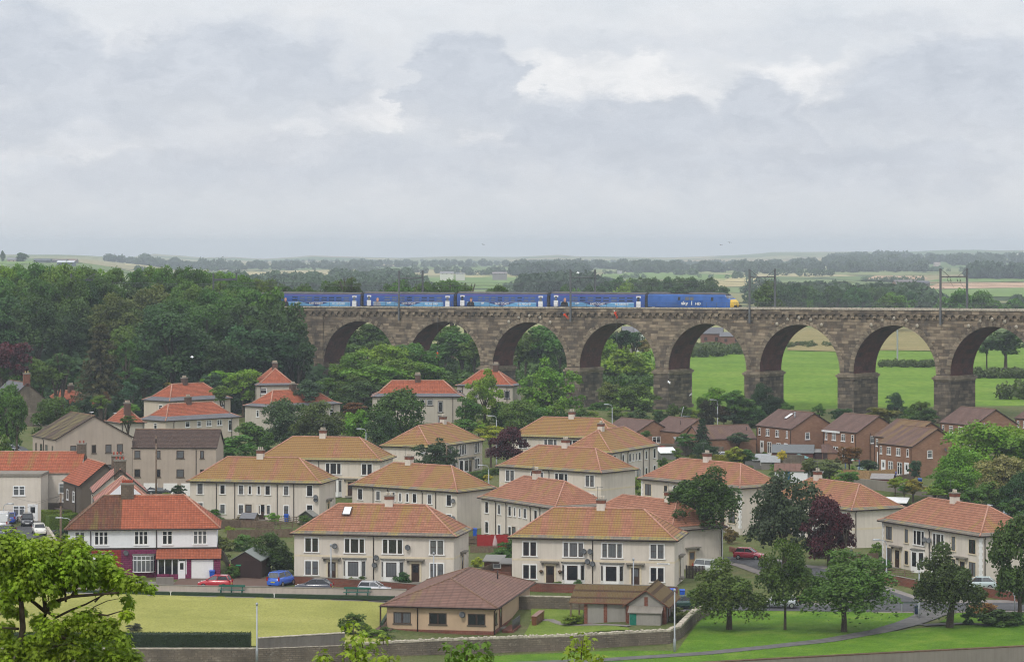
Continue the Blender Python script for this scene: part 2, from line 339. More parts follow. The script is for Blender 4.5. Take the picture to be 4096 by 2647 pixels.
def terr(X,Y):
    X=np.atleast_1d(np.asarray(X,float)); Y=np.atleast_1d(np.asarray(Y,float))
    hill=39.0-.19*Y-1.8
    base=np.where(Y<236,np.maximum(hill,-3.8),np.minimum(-3.8+(Y-236)*.14,0))
    base=np.where(Y>300,.4+5.6*sstep((Y-330)/190.),base)
    base=np.where(Y>560,6.0+1.5*sstep((Y-560)/200),base)
    num=np.zeros_like(X); den=np.zeros_like(X)
    near=(Y>240)&(Y<760)
    if near.any():
        xs,ys=X[near],Y[near]; nn=np.zeros_like(xs); dd=np.zeros_like(xs)
        sg=np.where(CPA[:,1]<345,7.0,13.0)
        for (cx,cy,cz),s in zip(CPA,sg):
            d2=((xs-cx)**2+(ys-cy)**2)/(s*s); w=np.exp(-d2); nn+=w*cz; dd+=w
        num[near]=nn; den[near]=dd
    k=np.where((Y>240)&(Y<760),.05,1.0); z=(num+k*base)/(den+k)
    far=sstep((Y-900)/900.); az=X/np.maximum(Y,1.)
    un=1.6*np.sin(X*.0031+Y*.0017)+1.3*np.sin(Y*.0043-X*.0021+1)+.8*np.sin(X*.009+2)*np.sin(Y*.006)
    z=z+far*un
    z=z+18.5*sstep((-.112-az)/.055)*sstep((Y-1400)/1500.)
    z=z+13*sstep((az-.085)/.05)*sstep((Y-3300)/2600.)
    rv=np.interp(az*F+CX,RIDGE[:,0],RIDGE[:,1]); rz=EYE-(rv-HZ)/F*9600
    z=z+(rz-z)*sstep((Y-6400)/3100.)
    return z
def tz(x,y): return float(terr(x,y)[0])
def G(u,v,lift=0.0):
    """the ground point seen at a source pixel"""
    Y=F*38.5/(v-HZ)
    for _ in range(25):
        X=(u-CX)/F*Y; Yn=F*(EYE-tz(X,Y))/(v-HZ); Y=Y+.6*(Yn-Y)
    X=(u-CX)/F*Y; return Vector((X,Y,tz(X,Y)+lift))
def GS(c,x,y,lift=0.0): return G(*S(c,x,y),lift)
def gz(x,y,lift=0.0): return Vector((x,y,tz(x,y)+lift))
def ground():
    Ys=np.concatenate([np.linspace(3,236,40),np.arange(238,470,2.0),np.arange(470,640,3.0),np.geomspace(640,9700,150)])
    A=np.concatenate([np.linspace(-.42,-.21,14)[:-1],np.linspace(-.21,.21,190),np.linspace(.21,.42,14)[1:]])
    YY,AA=np.meshgrid(Ys,A,indexing='ij'); XX=AA*np.maximum(YY,60); ZZ=terr(XX.ravel(),YY.ravel()); xf,yf=XX.ravel(),YY.ravel(); yw=263.8+.328*(xf-24.5); ZZ=ZZ-2.9*sstep((yw+2.2-yf)/.6)*np.where((xf>-10)&(yf>225)&(yf<290),1,0)-2.2*sstep((266.6-yf)/.6)*np.where((xf<-15.5)&(yf>225),1,0)
    vs=np.stack([XX.ravel(),YY.ravel(),ZZ],1); ny,nx=YY.shape; fs=[]; mi=[]
    for i in range(ny-1):
        y=Ys[i]
        for j in range(nx-1):
            a=i*nx+j; fs.append((a,a+1,a+nx+1,a+nx))
            mi.append(2 if y>900 else (1 if (y>560 and A[j]>.035) else (3 if y>600 else 0)))
    me=bpy.data.meshes.new('ground'); me.from_pydata(vs.tolist(),[],fs)
    t=NT('far_fields',.95,.1); w=t.world()
    mp=t.n('Mapping',i={'Vector':t.n('VectorMath',operation='ADD',i={0:w,1:t.n('VectorMath',operation='SCALE',i={0:t.n('TexNoise',i={'Vector':w,'Scale':.003}).outputs['Color'],'Scale':160.}).outputs[0]}).outputs[0],'Scale':(.0042,.0016,0)})
    vo=t.n('TexVoronoi',i={'Vector':mp.outputs[0],'Scale':1.0}); rv=t.n('SeparateColor',i={'Color':vo.outputs['Color']}).outputs[0]
    base=t.ramp(rv,[(0,(.11,.17,.05)),(.25,(.17,.22,.075)),(.4,(.30,.29,.13)),(.55,(.42,.35,.18)),(.68,(.14,.19,.06)),(.82,(.40,.29,.17)),(1,(.22,.25,.10))])
    ve=t.n('TexVoronoi',feature='DISTANCE_TO_EDGE',i={'Vector':mp.outputs[0],'Scale':1.0})
    base=t.mix(t.ramp(ve.outputs[0],[(.012,G1(1)),(.03,G1(0))]),base,(.04,.065,.02)); t.col(base)
    tg=grassy('town_ground',(.085,.115,.03),(.12,.135,.05),(.19,.155,.085),.16,0,3)
    for m_ in (tg,MT['pasture'],t.mat,MT['roughg']): me.materials.append(m_)
    me.polygons.foreach_set('material_index',mi); me.polygons.foreach_set('use_smooth',[True]*len(fs)); me.update()
    o=link('ground',me); o['kind']='structure'; return o
ground()
def sheet(name,poly,mat,lift=.05,step=2.0,label=None,cat=None,kind='structure',thick=0):
    """a ground sheet (polygon in plan) laid over the terrain"""
    bm=bmesh.new(); bm.faces.new([bm.verts.new((p[0],p[1],0)) for p in poly])
    xs=[p[0] for p in poly]; ys=[p[1] for p in poly]
    x=min(xs)+step
    while x<max(xs):
        bmesh.ops.bisect_plane(bm,geom=bm.verts[:]+bm.edges[:]+bm.faces[:],plane_co=(x,0,0),plane_no=(1,0,0)); x+=step
    y=min(ys)+step
    while y<max(ys):
        bmesh.ops.bisect_plane(bm,geom=bm.verts[:]+bm.edges[:]+bm.faces[:],plane_co=(0,y,0),plane_no=(0,1,0)); y+=step
    bmesh.ops.triangulate(bm,faces=bm.faces[:])
    bm.verts.ensure_lookup_table(); zz=terr([v.co.x for v in bm.verts],[v.co.y for v in bm.verts])
    for v,z in zip(bm.verts,zz): v.co.z=z+lift
    bmesh.ops.recalc_face_normals(bm,faces=bm.faces[:])
    me=bpy.data.meshes.new(name); bm.to_mesh(me); bm.free()
    if me.polygons and sum(p.normal.z for p in me.polygons)<0: me.flip_normals()
    me.materials.append(mat)
    for p in me.polygons: p.use_smooth=True
    o=link(name,me); tag(o,label,cat,None,kind); return o
def strip(pts,w):
    """outline of a path of width w along a plan polyline"""
    P=[Vector((p[0],p[1])) for p in pts]; Lf=[];Rt=[]
    for i,p in enumerate(P):
        d=(P[min(i+1,len(P)-1)]-P[max(i-1,0)]).normalized(); nrm=Vector((-d.y,d.x))
        ww=w[i] if isinstance(w,(list,tuple)) else w
        Lf.append(p+nrm*ww/2); Rt.append(p-nrm*ww/2)
    return [tuple(p) for p in Lf]+[tuple(p) for p in reversed(Rt)]
STREET=[(-82,318),(-50,310.3),(-12,304.6),(12,302),(28,301.3),(42,301.5),(62,299.5),(80,298)]
BRANCH=[(43,303),(38.5,314),(35.5,327),(31.5,343),(28,352)]
sheet('pavement',strip([(p[0],p[1]+.2) for p in STREET],8.6),MT['pave'],.05)
sheet('road',strip([(p[0],p[1]-.3) for p in STREET],5.6),MT['tar'],.09)
sheet('pavement',strip(BRANCH,8.0),MT['pave'],.07)
sheet('road',strip([(43.6,300)]+BRANCH,[9,6.5,5.4,5.2,5.2,5.2]),MT['tar'],.11)
sheet('road',strip([(-82,345),(-66,356),(-64.2,365),(-63.4,380),(-74,386)],[9,7.5,6.6,6.6,8]),MT['tar'],.09)
sheet('road',[tuple(GS('e',x,y)[:2]) for x,y in ((-60,960),(290,925),(230,880),(150,850),(20,850),(-60,870))],MT['tar'],.12)
sheet('lawn',[tuple(GS(c,x,y)[:2]) for c,x,y in (('c',1480,1440),('c',1560,1330),('c',1760,1085),('c',1800,1068),('d',0,1080),('d',700,1090),('d',1460,1105),('d',1330,1165),('d',1000,1270),('d',540,1352),('d',0,1408),('c',1750,1450),('c',830,1515),('b',1700,1560),('b',1700,1520),('c',0,1478),('c',900,1440))],MT['lawn'],.06)
PATH=[GS(*p) for p in (('b',1500,1590),('c',830,1525),('c',1750,1465),('d',0,1410),('d',540,1350),('d',1000,1268),('d',1250,1200),('d',1440,1125),('d',1500,1080))]
sheet('path',strip(PATH,[1.9,1.9,1.9,1.9,2.0,2.2,2.7,3.2,4.8]),MT['pathm'],.10,1.5)
sheet('path',strip([GS(*p) for p in (('d',1380,1215),('d',1560,1205),('d',1770,1198),('d',2000,1215))],1.2),MT['pathm'],.11,1.5)
sheet('lawn',[tuple(GS(c,x,y)[:2]) for c,x,y in (('d',1530,1185),('d',1700,1105),('d',1900,1085),('d',2300,1105),('d',2300,1215),('d',1700,1190))],MT['lawn'],.07)
LW=[GS(*p) for p in (('c',900,1590),('d',0,1512),('d',700,1475),('d',1400,1440),('d',2320,1395),('d',2700,1375))]
sheet('lawn',[tuple(p[:2]) for p in LW]+[tuple(GS('d',x,y)[:2]) for x,y in ((2700,1180),(2300,1205),(1700,1215),(1350,1240),(1000,1285),(540,1365),(0,1424))]+[tuple(GS('c',830,1540)[:2])],MT['lawn'],.065)
GR=[(-74,304.2),(-14.5,296.8),(-17.3,270),(-74,270)]
sheet('bowling_green',[(-52.3,307.2),(-12.9,301.0),(-13.4,268.6),(-60,268.6)],MT['green'],.05,4)
sheet('path',strip([(-11.7,299.5),(-13.2,286),(-14.9,277)],1.6),MT['blockp'],.09)
sheet('lawn',[tuple(GS('c',x,y)[:2]) for x,y in ((100,1310),(170,1180),(170,1040),(400,1040),(640,1050),(640,1200),(1040,1235),(1060,1255))],MT['lawn2'],.07)
sheet('path',strip([GS('c',170,1165),GS('c',350,1170),GS('c',450,1205),GS('c',1050,1222)],.9),MT['pave'],.1,1)
sheet('driveway',[hcorner('S',19,-.2)[:2],hcorner('S',25.5,1)[:2],hcorner('S',24.5,-7)[:2],hcorner('S',12.5,-5.8)[:2],hcorner('S',13.4,-.2)[:2]],MT['blockp'],.10)
def fld(mat,*uv,lift=.35,step=60): sheet('field',[tuple(G(u,v)[:2]) for u,v in uv],mat,lift,step)
fld(MT['dry'],(3150,1402),(3360,1408),(3380,1330),(3150,1300),step=25,lift=.2)
fld(MT['dry'],(3500,1402),(3760,1405),(3760,1315),(3500,1310),step=25,lift=.2)
fb=grassy('barley_field',(.44,.37,.17),(.50,.42,.20),(.54,.46,.24),.006,0,.05); fg=grassy('green_field',(.13,.22,.05),(.17,.26,.06),(.20,.29,.08),.006,0,.05); fr=grassy('stubble_field',(.50,.32,.20),(.56,.37,.23),(.58,.40,.27),.006,0,.05)
fld(fb,(800,1112),(1590,1108),(1560,1093),(1000,1088),(700,1098)); fld(fg,(1780,1108),(2070,1112),(2070,1103),(1800,1102)); fld(fg,(1500,1148),(2180,1160),(2170,1108),(1530,1112))
fld(fb,(1820,1110),(2080,1112),(2060,1101),(1830,1102)); fld(fg,(2410,1117),(2900,1122),(2980,1100),(2560,1089),(2400,1097)); fld(fb,(2830,1150),(3040,1146),(3060,1128),(2850,1112))
fld(fr,(3670,1158),(4300,1146),(4300,1128),(3760,1134)); fld(fr,(3460,1120),(3720,1117),(3690,1106),(3500,1104)); fld(fg,(3640,1188),(4300,1190),(4300,1150),(3660,1160)); fld(fg,(3700,1126),(4300,1130),(4300,1108),(3800,1112))
fld(fb,(2900,1122),(3010,1128),(3030,1112),(2900,1110)); fld(fb,(3640,1225),(3770,1226),(3770,1199),(3620,1196)); fld(fb,(500,1062),(780,1070),(760,1058),(500,1054)); fld(fr,(2050,1072),(2330,1075),(2300,1062),(2050,1062)); fld(fg,(-200,1066),(330,1068),(330,1052),(-200,1051)); fld(fb,(2000,1070),(2080,1069),(2080,1063),(1990,1065)); fld(fb,(3000,1040),(3390,1041),(3350,1035),(3050,1035),step=200,lift=1.0)
# ---------------------------------------------------------------- house parts
_wc={}
ST=dict(H=('whitep','brown',.14,.05),T=('stonep','brown',.10,.04),P=('upvc','upvc',.07,.03),D=('fascia','upvc',.12,.03),S=('upvc','whitep',.05,.03),N=('dharl','brown',.06,.02))
def winmesh(n,w,h,st,rows=1,arch=False):
    k=(n,w,h,st,rows)
    if k in _wc: return _wc[k]
    sm,fm,sw,pr=ST[st]; mb=MB(); gl=MB()
    mul=.17 if (st=='H' and n>1) else .06
    ws=[w] if n==1 else ([(w-mul)/2]*2 if n==2 else [(w-2*mul)*.27,(w-2*mul)*.46,(w-2*mul)*.27])
    if st=='S' and n==3: ws=[(w-2*mul)/3]*3
    mb.box(-w/2-sw,-w/2,-pr,0,-.02,h+sw,0); mb.box(w/2,w/2+sw,-pr,0,-.02,h+sw,0); mb.box(-w/2,w/2,-pr,0,h,h+sw,0)
    mb.box(-w/2-sw-.08,w/2+sw+.08,-pr-.07,0,-.14,-.022,0)
    x=-w/2; f=.055
    for j,q in enumerate(ws):
        mb.box(x,x+f,-.025,0,0,h,1); mb.box(x+q-f,x+q,-.025,0,0,h,1); mb.box(x+f,x+q-f,-.025,0,0,f,1); mb.box(x+f,x+q-f,-.025,0,h-f,h,1)
        if st in 'SPH' or rows==2:
            zb=h*(.68 if st!='H' else .5)
            if not (st=='H' and j==1 and n==3): mb.box(x+f,x+q-f,-.023,0,zb-.03,zb+.03,1)
        gl.quad((x+f,-.010,f),(x+q-f,-.010,f),(x+q-f,-.010,h-f),(x+f,-.010,h-f))
        x+=q
        if j<n-1: mb.box(x,x+mul,-pr if st=='H' else -.03,0,0,h,0 if st=='H' else 1); x+=mul
    _wc[k]=(mb.mesh('window',[MT[sm],MT[fm]]),gl.mesh('pane',[MT['glass']])); return _wc[k]
def face(hd,fc,s,z):
    L,D,ov=hd['L'],hd['D'],hd['ov']
    return {'F':((s,ov,z),0),'R':((L-ov,s,z),pi/2),'L':((ov,s,z),-pi/2),'B':((s,D-ov,z),pi)}[fc]
def win(hd,fc,s,z,w,h,n=1,st='H',rows=1):
    a,b=winmesh(n,w,h,st,rows); p,r=face(hd,fc,s,z); o=link('window',a,hd['o'],p,r); link('pane',b,o); return o
_dc={}
def door(hd,fc,s,z=.1,st='brown',canopy=True,sur='stonep',w=.95,h=2.05):
    k=(st,canopy,sur,w,h)
    if k not in _dc:
        m=MB(); m.box(-w/2-.22,-w/2,-.06,0,-.1,h+.25,0).box(w/2,w/2+.22,-.06,0,-.1,h+.25,0).box(-w/2,w/2,-.06,0,h,h+.25,0)
        m.box(-w/2-.3,w/2+.3,-.5,0,-.25,-.02,2)
        lf=MB().box(-w/2,w/2,-.03,0,0,h,0).box(-w/2+.15,w/2-.15,-.04,0,.15,h*.42,0).box(-w/2+.15,w/2-.15,-.036,0,h*.52,h-.15,1)
        cn=MB().box(-w/2-.6,w/2+.6,-.55,0,h+.4,h+.55,0).box(-w/2-.5,-w/2-.35,-.3,0,h+.1,h+.4,0).box(w/2+.35,w/2+.5,-.3,0,h+.1,h+.4,0)
        _dc[k]=(m.mesh('door',[MT[sur],MT['fascia'],MT['conc']]),lf.mesh('door_leaf',[MT[st],MT['glass']]),cn.mesh('canopy',[MT['conc']]) if canopy else None)
    a,b,c=_dc[k]; p,r=face(hd,fc,s,z); o=link('door',a,hd['o'],p,r); link('door_leaf',b,o)
    if c: link('canopy',c,o)
_bc={}
def bay(hd,fc,s,z=.35,w=2.7,h=2.2,d=.7,wm='whitep'):
    k=(w,h,d,wm)
    if k not in _bc:
        pl=[(-w/2,0),(-w/2+.45,-d),(w/2-.45,-d),(w/2,0)]
        m=MB(); m.loft([[(x,y,zz) for x,y in pl] for zz in (-.45,h)],0); m.loft([[(x*1.08,y*1.15,zz) for x,y in pl] for zz in (h+.005,h+.14)],1)
        g=MB()
        for (x0,y0),(x1,y1),n in ((pl[0],pl[1],1),(pl[1],pl[2],2),(pl[2],pl[3],1)):
            e=Vector((x1-x0,y1-y0,0)); l=e.length; e/=l; nr=Vector((e.y,-e.x,0)); b0=Vector((x0,y0,0))
            P=lambda q,zz,of: tuple(b0+e*q+nr*of+Vector((0,0,zz)))
            a,b=(.16,l-.16) if n==1 else (.28,l-.28)
            m.quad(P(a,.3,.012),P(b,.3,.012),P(b,h-.22,.012),P(a,h-.22,.012),2)
            for q0 in ([a] if n==1 else [a]): g.quad(P(a+.07,.37,.02),P(b-.07,.37,.02),P(b-.07,h-.3,.02),P(a+.07,h-.3,.02))
        _bc[k]=(m.mesh('bay_window',[MT[wm],MT['slate'],MT['brown']]),g.mesh('pane',[MT['glass']]))
    a,b=_bc[k]; p,r=face(hd,fc,s,z); o=link('bay_window',a,hd['o'],p,r); link('pane',b,o)
def pipe(hd,fc,s,top=None,mat='fascia',rad=.055):
    p,r=face(hd,fc,s,0); m=MB().tube([(0,-.3,hd['hw']-.1),(0,-.08,hd['hw']-.45),(0,-.08,-.2)],rad,6); o=m.build('downpipe',MT[mat],hd['o'],loc=p,rz=r)
_sd=[]
def dish(hd,fc,s,z,a=.5):
    if not _sd:
        m=MB().lathe([(.02,0),(.2,.03),(.33,.1),(.34,.105),(.2,.05),(.0,.03)],12,0); _sd.append(m.mesh('satellite_dish',[MT['dsteel']]))
    p,r=face(hd,fc,s,z); o=link('satellite_dish',_sd[0],hd['o'],p,r+a); o.rotation_euler=(R(68),0,r+a)
    off=Vector((0,-.3,0)); off.rotate(Matrix.Rotation(r,3,'Z')); o.location=Vector(p)+off
def chimney(hd,x,y,ht,sx=.95,sy=.75,style='two',pots=4,aer=0,pc=(.62,.55,.45,1)):
    """ht: top above the local ground of the house"""
    m=MB(); b=ht-2.6
    if style=='two':
        m.box(x-sx/2,x+sx/2,y-sy/2,y+sy/2,b,ht-.48,0).box(x-sx/2-.04,x+sx/2+.04,y-sy/2-.04,y+sy/2+.04,ht-.48,ht-.10,1).box(x-sx/2-.10,x+sx/2+.10,y-sy/2-.10,y+sy/2+.10,ht-.10,ht,2)
        m.box(x-sx/2-.05,x+sx/2+.05,y-sy/2-.05,y+sy/2+.05,b,ht-1.38,3); ms=[MT['cream'],MT['chimb'],MT['conc'],MT['slate']]
    else:
        m.box(x-sx/2,x+sx/2,y-sy/2,y+sy/2,b,ht-.22,0).box(x-sx/2-.07,x+sx/2+.07,y-sy/2-.07,y+sy/2+.07,ht-.22,ht,1); ms=[MT[style],MT['conc']]
    o=m.build('chimney',ms,hd['o'])
    for k in range(pots):
        px=x+(k-(pots-1)/2)*sx*.9/max(pots,1)*(1 if sx>=sy else 0); py=y+(0 if sx>=sy else (k-(pots-1)/2)*sy*.9/pots)
        MB().lathe([(.10,ht),(.12,ht+.05),(.095,ht+.3),(.115,ht+.36),(.08,ht+.37)],8,0,(px,py,0)).build('chimney_pot',MT['objg'],o,color=pc)
    if aer:
        t=MB()
        for q in range(aer):
            ax=x+(.35 if q else -.4); t.tube([(ax,y-.3,ht-.3),(ax,y-.3,ht+1.5)],.025,4).tube([(ax-.5,y-.3,ht+1.35),(ax+.7,y-.3,ht+1.42)],.02,4)
            for e in range(5): t.tube([(ax-.4+e*.24,y-.55,ht+1.36+e*.01),(ax-.4+e*.24,y-.05,ht+1.36+e*.01)],.014,3)
        t.build('aerial',MT['dsteel'],o)
def hip_roof(hd,tile,rcap,skirt=None,sw=.6,sdrop=.16,col=(.3,.5,.5,1),capr=.11,fascia='fascia'):
    L,D,rise,z=hd['L'],hd['D'],hd['rise'],hd['hw']; m=MB(); h=min(L,D)/2; top=z+rise
    r=[(h,h,top),(L-h,h,top)] if L>=D else [(h,h,top),(h,D-h,top)]
    if not skirt: sw=.02; sdrop=0
    si=rise*sw/h-sdrop+.02
    O=[(0,0,z),(L,0,z),(L,D,z),(0,D,z)]; I=[(sw,sw,z+si),(L-sw,sw,z+si),(L-sw,D-sw,z+si),(sw,D-sw,z+si)]
    for k in range(4): m.quad(O[k],O[(k+1)%4],I[(k+1)%4],I[k],1)
    if L>=D:
        m.quad(I[0],I[1],r[1],r[0],0); m.tri(I[1],I[2],r[1],0); m.quad(I[2],I[3],r[0],r[1],0); m.tri(I[3],I[0],r[0],0); pr=((0,0),(3,0),(1,1),(2,1))
    else:
        m.tri(I[0],I[1],r[0],0); m.quad(I[1],I[2],r[1],r[0],0); m.tri(I[2],I[3],r[1],0); m.quad(I[3],I[0],r[0],r[1],0); pr=((0,0),(1,0),(2,1),(3,1))
    for a,b in pr:
        m.tube([I[a],r[b]],capr,6,2)
        if skirt: m.tube([O[a],I[a]],capr*.8,5,2)
    m.tube(r,capr,6,2)
    e=.17
    for k in range(4):
        a,b=O[k],O[(k+1)%4]; m.quad((a[0],a[1],z-e),(b[0],b[1],z-e),b,a,3)
    for k in range(4):
        a,b=O[k],O[(k+1)%4]; d=Vector((b[0]-a[0],b[1]-a[1],0)).normalized(); n=Vector((d.y,-d.x,0))*.06
        m.tube([Vector(a)+n-Vector((0,0,.06)),Vector(b)+n-Vector((0,0,.06))],.065,5,3)
    m.add([(0,0,z-e),(L,0,z-e),(L,D,z-e),(0,D,z-e)],[(3,2,1,0)],3)
    o=m.build('roof',[MT[tile],MT[skirt or tile],MT[rcap],MT[fascia]],hd['o'],color=col); return o
def gable_roof(hd,tile,rcap,col=(.3,.5,.5,1),axis='x',ovg=.12,th=.14,half=0):
    L,D,rise,z=hd['L'],hd['D'],hd['rise'],hd['hw']; m=MB(); top=z+rise
    if axis=='x':
        a0,a1=-ovg,L+ovg; P=lambda a,b,zz:(a,b,zz); W=D
    else:
        a0,a1=-ovg,D+ovg; P=lambda a,b,zz:(L-b,a,zz); W=L
    for sgn in (0,1):
        b0=0 if sgn==0 else W; q=[P(a0,b0,z),P(a1,b0,z),P(a1,W/2,top),P(a0,W/2,top)]; u=[(p[0],p[1],p[2]-th) for p in q]
        if sgn: q=[q[1],q[0],q[3],q[2]]; u=[u[1],u[0],u[3],u[2]]
        m.quad(*q,0); m.quad(u[3],u[2],u[1],u[0],1)
        m.quad(u[0],u[1],q[1],q[0],1); m.quad(u[1],u[2],q[2],q[1],1); m.quad(u[3],u[0],q[0],q[3],1)
    m.tube([P(a0,W/2,top),P(a1,W/2,top)],.10,6,2)
    for b in (0,W): m.tube([P(a0+.1,b+(-.06 if b==0 else .06),z-.05),P(a1-.1,b+(-.06 if b==0 else .06),z-.05)],.065,5,1)
    return m.build('roof',[MT[tile],MT['fascia'],MT[rcap]],hd['o'],color=col)
def walls(hd,mat,gab=None,base=None,bh=.35,quoin=False,band=None,mat2=None,split=0):
    L,D,ov,z=hd['L'],hd['D'],hd['ov'],hd['hw']; m=MB(); b=-1.6
    m.box(ov,L-ov,ov,D-ov,b,z-.02,0)
    if gab=='x':
        for x,f in ((ov,1),(L-ov,0)): t=[(x,ov,z-.02),(x,D-ov,z-.02),(x,D/2,z+hd['rise']-.2)]; m.tri(*(t[::-1] if f else t))
    if gab=='y':
        for y,f in ((ov,0),(D-ov,1)): t=[(ov,y,z-.02),(L-ov,y,z-.02),(L/2,y,z+hd['rise']-.2)]; m.tri(*(t[::-1] if f else t))
    if base: m.box(ov-.03,L-ov+.03,ov-.03,D-ov+.03,b,bh,1)
    if band: m.box(ov-.012,L-ov+.012,ov-.012,D-ov+.012,band,band+.22,2)
    if quoin:
        for x,y in ((ov,ov),(L-ov,ov)):
            for k in range(int(z/.34)): w=.22 if k%2 else .34; m.box(x-w if x>1 else x-.02,x+.02 if x>1 else x+w,y-.02,y+w,k*.34,k*.34+.33,3)
    return m.build('wall',[MT[mat],MT[base or mat],MT['stonep'],MT['whitep']],hd['o'])
def house(n,name,label,cat='house',group=None,ov=.42):
    X,Y,ze,an,L,D,rise,hw=HS[n]; o=thing(name,label,cat,(X,Y,ze-hw),R(an),group)
    return dict(o=o,L=L,D=D,rise=rise,hw=hw,ov=ov)
GH='cream four-flat blocks with red hipped roofs'
def front_F(h,low=True):
    s=h['L']/19.7
    for x,n,w in ((2.5,2,1.5),(7.6,3,2.25),(12.1,3,2.25),(17.3,2,1.5)): win(h,'F',x*s,3.3,w,1.55,n)
    if low:
        for x in (2.5,17.3): win(h,'F',x*s,.65,1.5,1.55,2)
        for x in (7.6,12.1): bay(h,'F',x*s)
        for x in (4.9,14.8): door(h,'F',x*s)
    pipe(h,'F',9.85*s)
def rear_R(h,side=1):
    s=h['L']/19.7
    for x,w,hh in ((1.9,.75,1.45),(5.2,.62,1.2),(7.9,.62,1.2),(9.2,.32,1.1),(10.5,.32,1.1),(11.8,.62,1.2),(14.5,.62,1.2),(17.9,.75,1.45)):
        win(h,'F',x*s,3.95-hh*.35,w,hh); 
        if x not in (9.2,): win(h,'F',x*s,1.2-hh*.35,w,hh)
    door(h,'F',9.0*s,.05,'brown',False,'cream'); door(h,'F',11.0*s,.05,'brown',False,'cream')
    for x in (4.3,7.0,13.2,15.6): pipe(h,'F',x*s)
def front_E(h,low=True):
    s=h['L']/20.9; v=h['L']
    for x,n,w in ((1.9,2,1.3),(5.6,1,.7),(8.2,3,2.1),(12.2,3,2.1),(15.2,1,.7),(18.9,2,1.3)): win(h,'F',x*s,3.2,w,1.6,n,'H' if n==3 else 'T')
    for x,n,w in ((1.9,2,1.3),(5.6,1,.7),(15.2,1,.7),(18.9,2,1.3)): win(h,'F',x*s,.6,w,1.6,n,'T')
    bay(h,'F',8.2*s,w=2.3); bay(h,'F',12.2*s,w=2.3); door(h,'F',3.7*s,.05); door(h,'F',17*s,.05); pipe(h,'F',10.4*s); dish(h,'F',9.8*s,3.9); dish(h,'F',10.7*s,3.9)
def council(n,label,kind,col,chim=.5,aer=1,quoin=False,pc=(.62,.55,.45,1),pots=3):
    h=house(n,'apartment_house',label,'house',GH); walls(h,'cream',quoin=quoin,band=2.72 if kind=='F' else None)
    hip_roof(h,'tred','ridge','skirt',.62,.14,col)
    L,D=h['L'],h['D']
    if L>=D: chimney(h,L*chim,D/2,h['hw']+h['rise']+1.05,.95,.8,'two',pots,aer,pc)
    else: chimney(h,L/2,D*chim,h['hw']+h['rise']+1.05,.8,.95,'two',pots,aer,pc)
    {'F':front_F,'R':rear_R,'E':front_E}.get(kind,lambda h:None)(h); return h
h=council('H1','cream rendered house with a roof window, facing the bowling green','F',(.33,.13,.3,1),.545,0)
m=MB(); zr=h['hw']+h['rise']*.52; yy=h['D']/2*.52; sl=atan2(h['rise'],h['D']/2)
rw=MB().box(-.5,.5,-.75,.75,.02,.10,0).box(-.42,.42,-.66,.66,.10,.115,1).build('roof_window',[MT['fascia'],MT['white']],h['o'],loc=(6.0,yy+.9,zr+.75)); rw.rotation_euler=(sl,0,0)
dish(h,'F',5.3,4.0,.3); dish(h,'F',10.2,2.75); dish(h,'F',13.9,4.0); dish(h,'F',10.0,1.9); door(h,'R',5.2,.6,'brown')
h=council('H2','cream rendered house with moss-streaked red roof, facing the brick garden wall behind the pavilion','F',(.42,.37,.35,1),.515,1)
sg=MB().box(-.75,.75,-.02,0,0,.16,0).build('street_sign',MT['white'],h['o'],loc=(18.1,h['ov']-.03,2.62))
def text(body,size,mat,parent,loc,rot=(pi/2,0,0),align='CENTER',ext=.004,name='lettering',sx=1,ofs=0):
    cu=bpy.data.curves.new(name,'FONT'); cu.body=body; cu.size=size; cu.align_x=align; cu.extrude=ext; cu.offset=ofs; cu.materials.append(mat)
    tmp=bpy.data.objects.new('txt',cu); COL.objects.link(tmp); me=bpy.data.meshes.new_from_object(tmp.evaluated_get(bpy.context.evaluated_depsgraph_get())); bpy.data.objects.remove(tmp)
    o=link(name,me,parent,loc); o.rotation_euler=rot; o.scale=(sx,1,1); return o
text('RIVERSIDE ROAD',.14,MT['fascia'],sg,(0,-.025,.03))
for x in (8.9,9.6): dish(h,'F',x,3.9)
dish(h,'F',9.3,2.75); dish(h,'F',9.9,2.5); door(h,'R',5,.7)
for x in (3.9,6.1): 
    MB().lathe([(.02,1.25),(.2,1.45),(.26,1.6),(.1,1.7)],8,0,(x,.2,0)).build('hanging_basket',MT['soil'],h['o'])
h=council('H3','cream end-on house with pinkish roof and brown side door behind the street-sign house','',(.20,.61,.25,1),.30,1)
door(h,'F',3.6,.15,'woodn'); pipe(h,'F',8.3); MB().box(8.25,8.6,.40,.75,0,4.9,0).build('quoin_strip',MT['whitep'],h['o'])
h=council('H4','cream house showing its rear with ochre mossy roof, left of the green shed','R',(.47,.11,.5,1),.48,0); dish(h,'F',18.9,3.3); dish(h,'F',18.9,2.9); door(h,'R',5,.1,'woodn')
h=council('H5','cream house with ochre mossy roof directly behind the left rear-facing house','F',(.52,.23,.5,1),.475,2)
h=council('H6','cream rear-facing house in the middle with a gull on its chimney','R',(.43,.77,.5,1),.38,1); dish(h,'F',18.8,4.1); dish(h,'F',18.8,1.7)
h=council('H7','cream house with ochre end-on roof behind the small tree, left of the purple tree','F',(.47,.41,.5,1),.68,0)
h=council('H8','cream house with ochre roof right of the purple tree, partly hidden by other roofs','F',(.54,.53,.5,1),.50,0)
h=council('H9','cream end-on house with drainpipes and a bright yellow moss streak down its roof','R',(.44,.29,.45,1),.30,0)
h=council('H10','cream house in the middle whose white dish lies on the left roof slope','F',(.41,.93,.45,1),.49,0)
h=council('H11','cream end-on house with pinkish red roof beside the red garden fence','R',(.28,.83,.3,1),.40,1)
h=council('H12','cream house with tall chimney behind the bright green garden tree','E',(.32,.03,.25,1),.47,1,True)
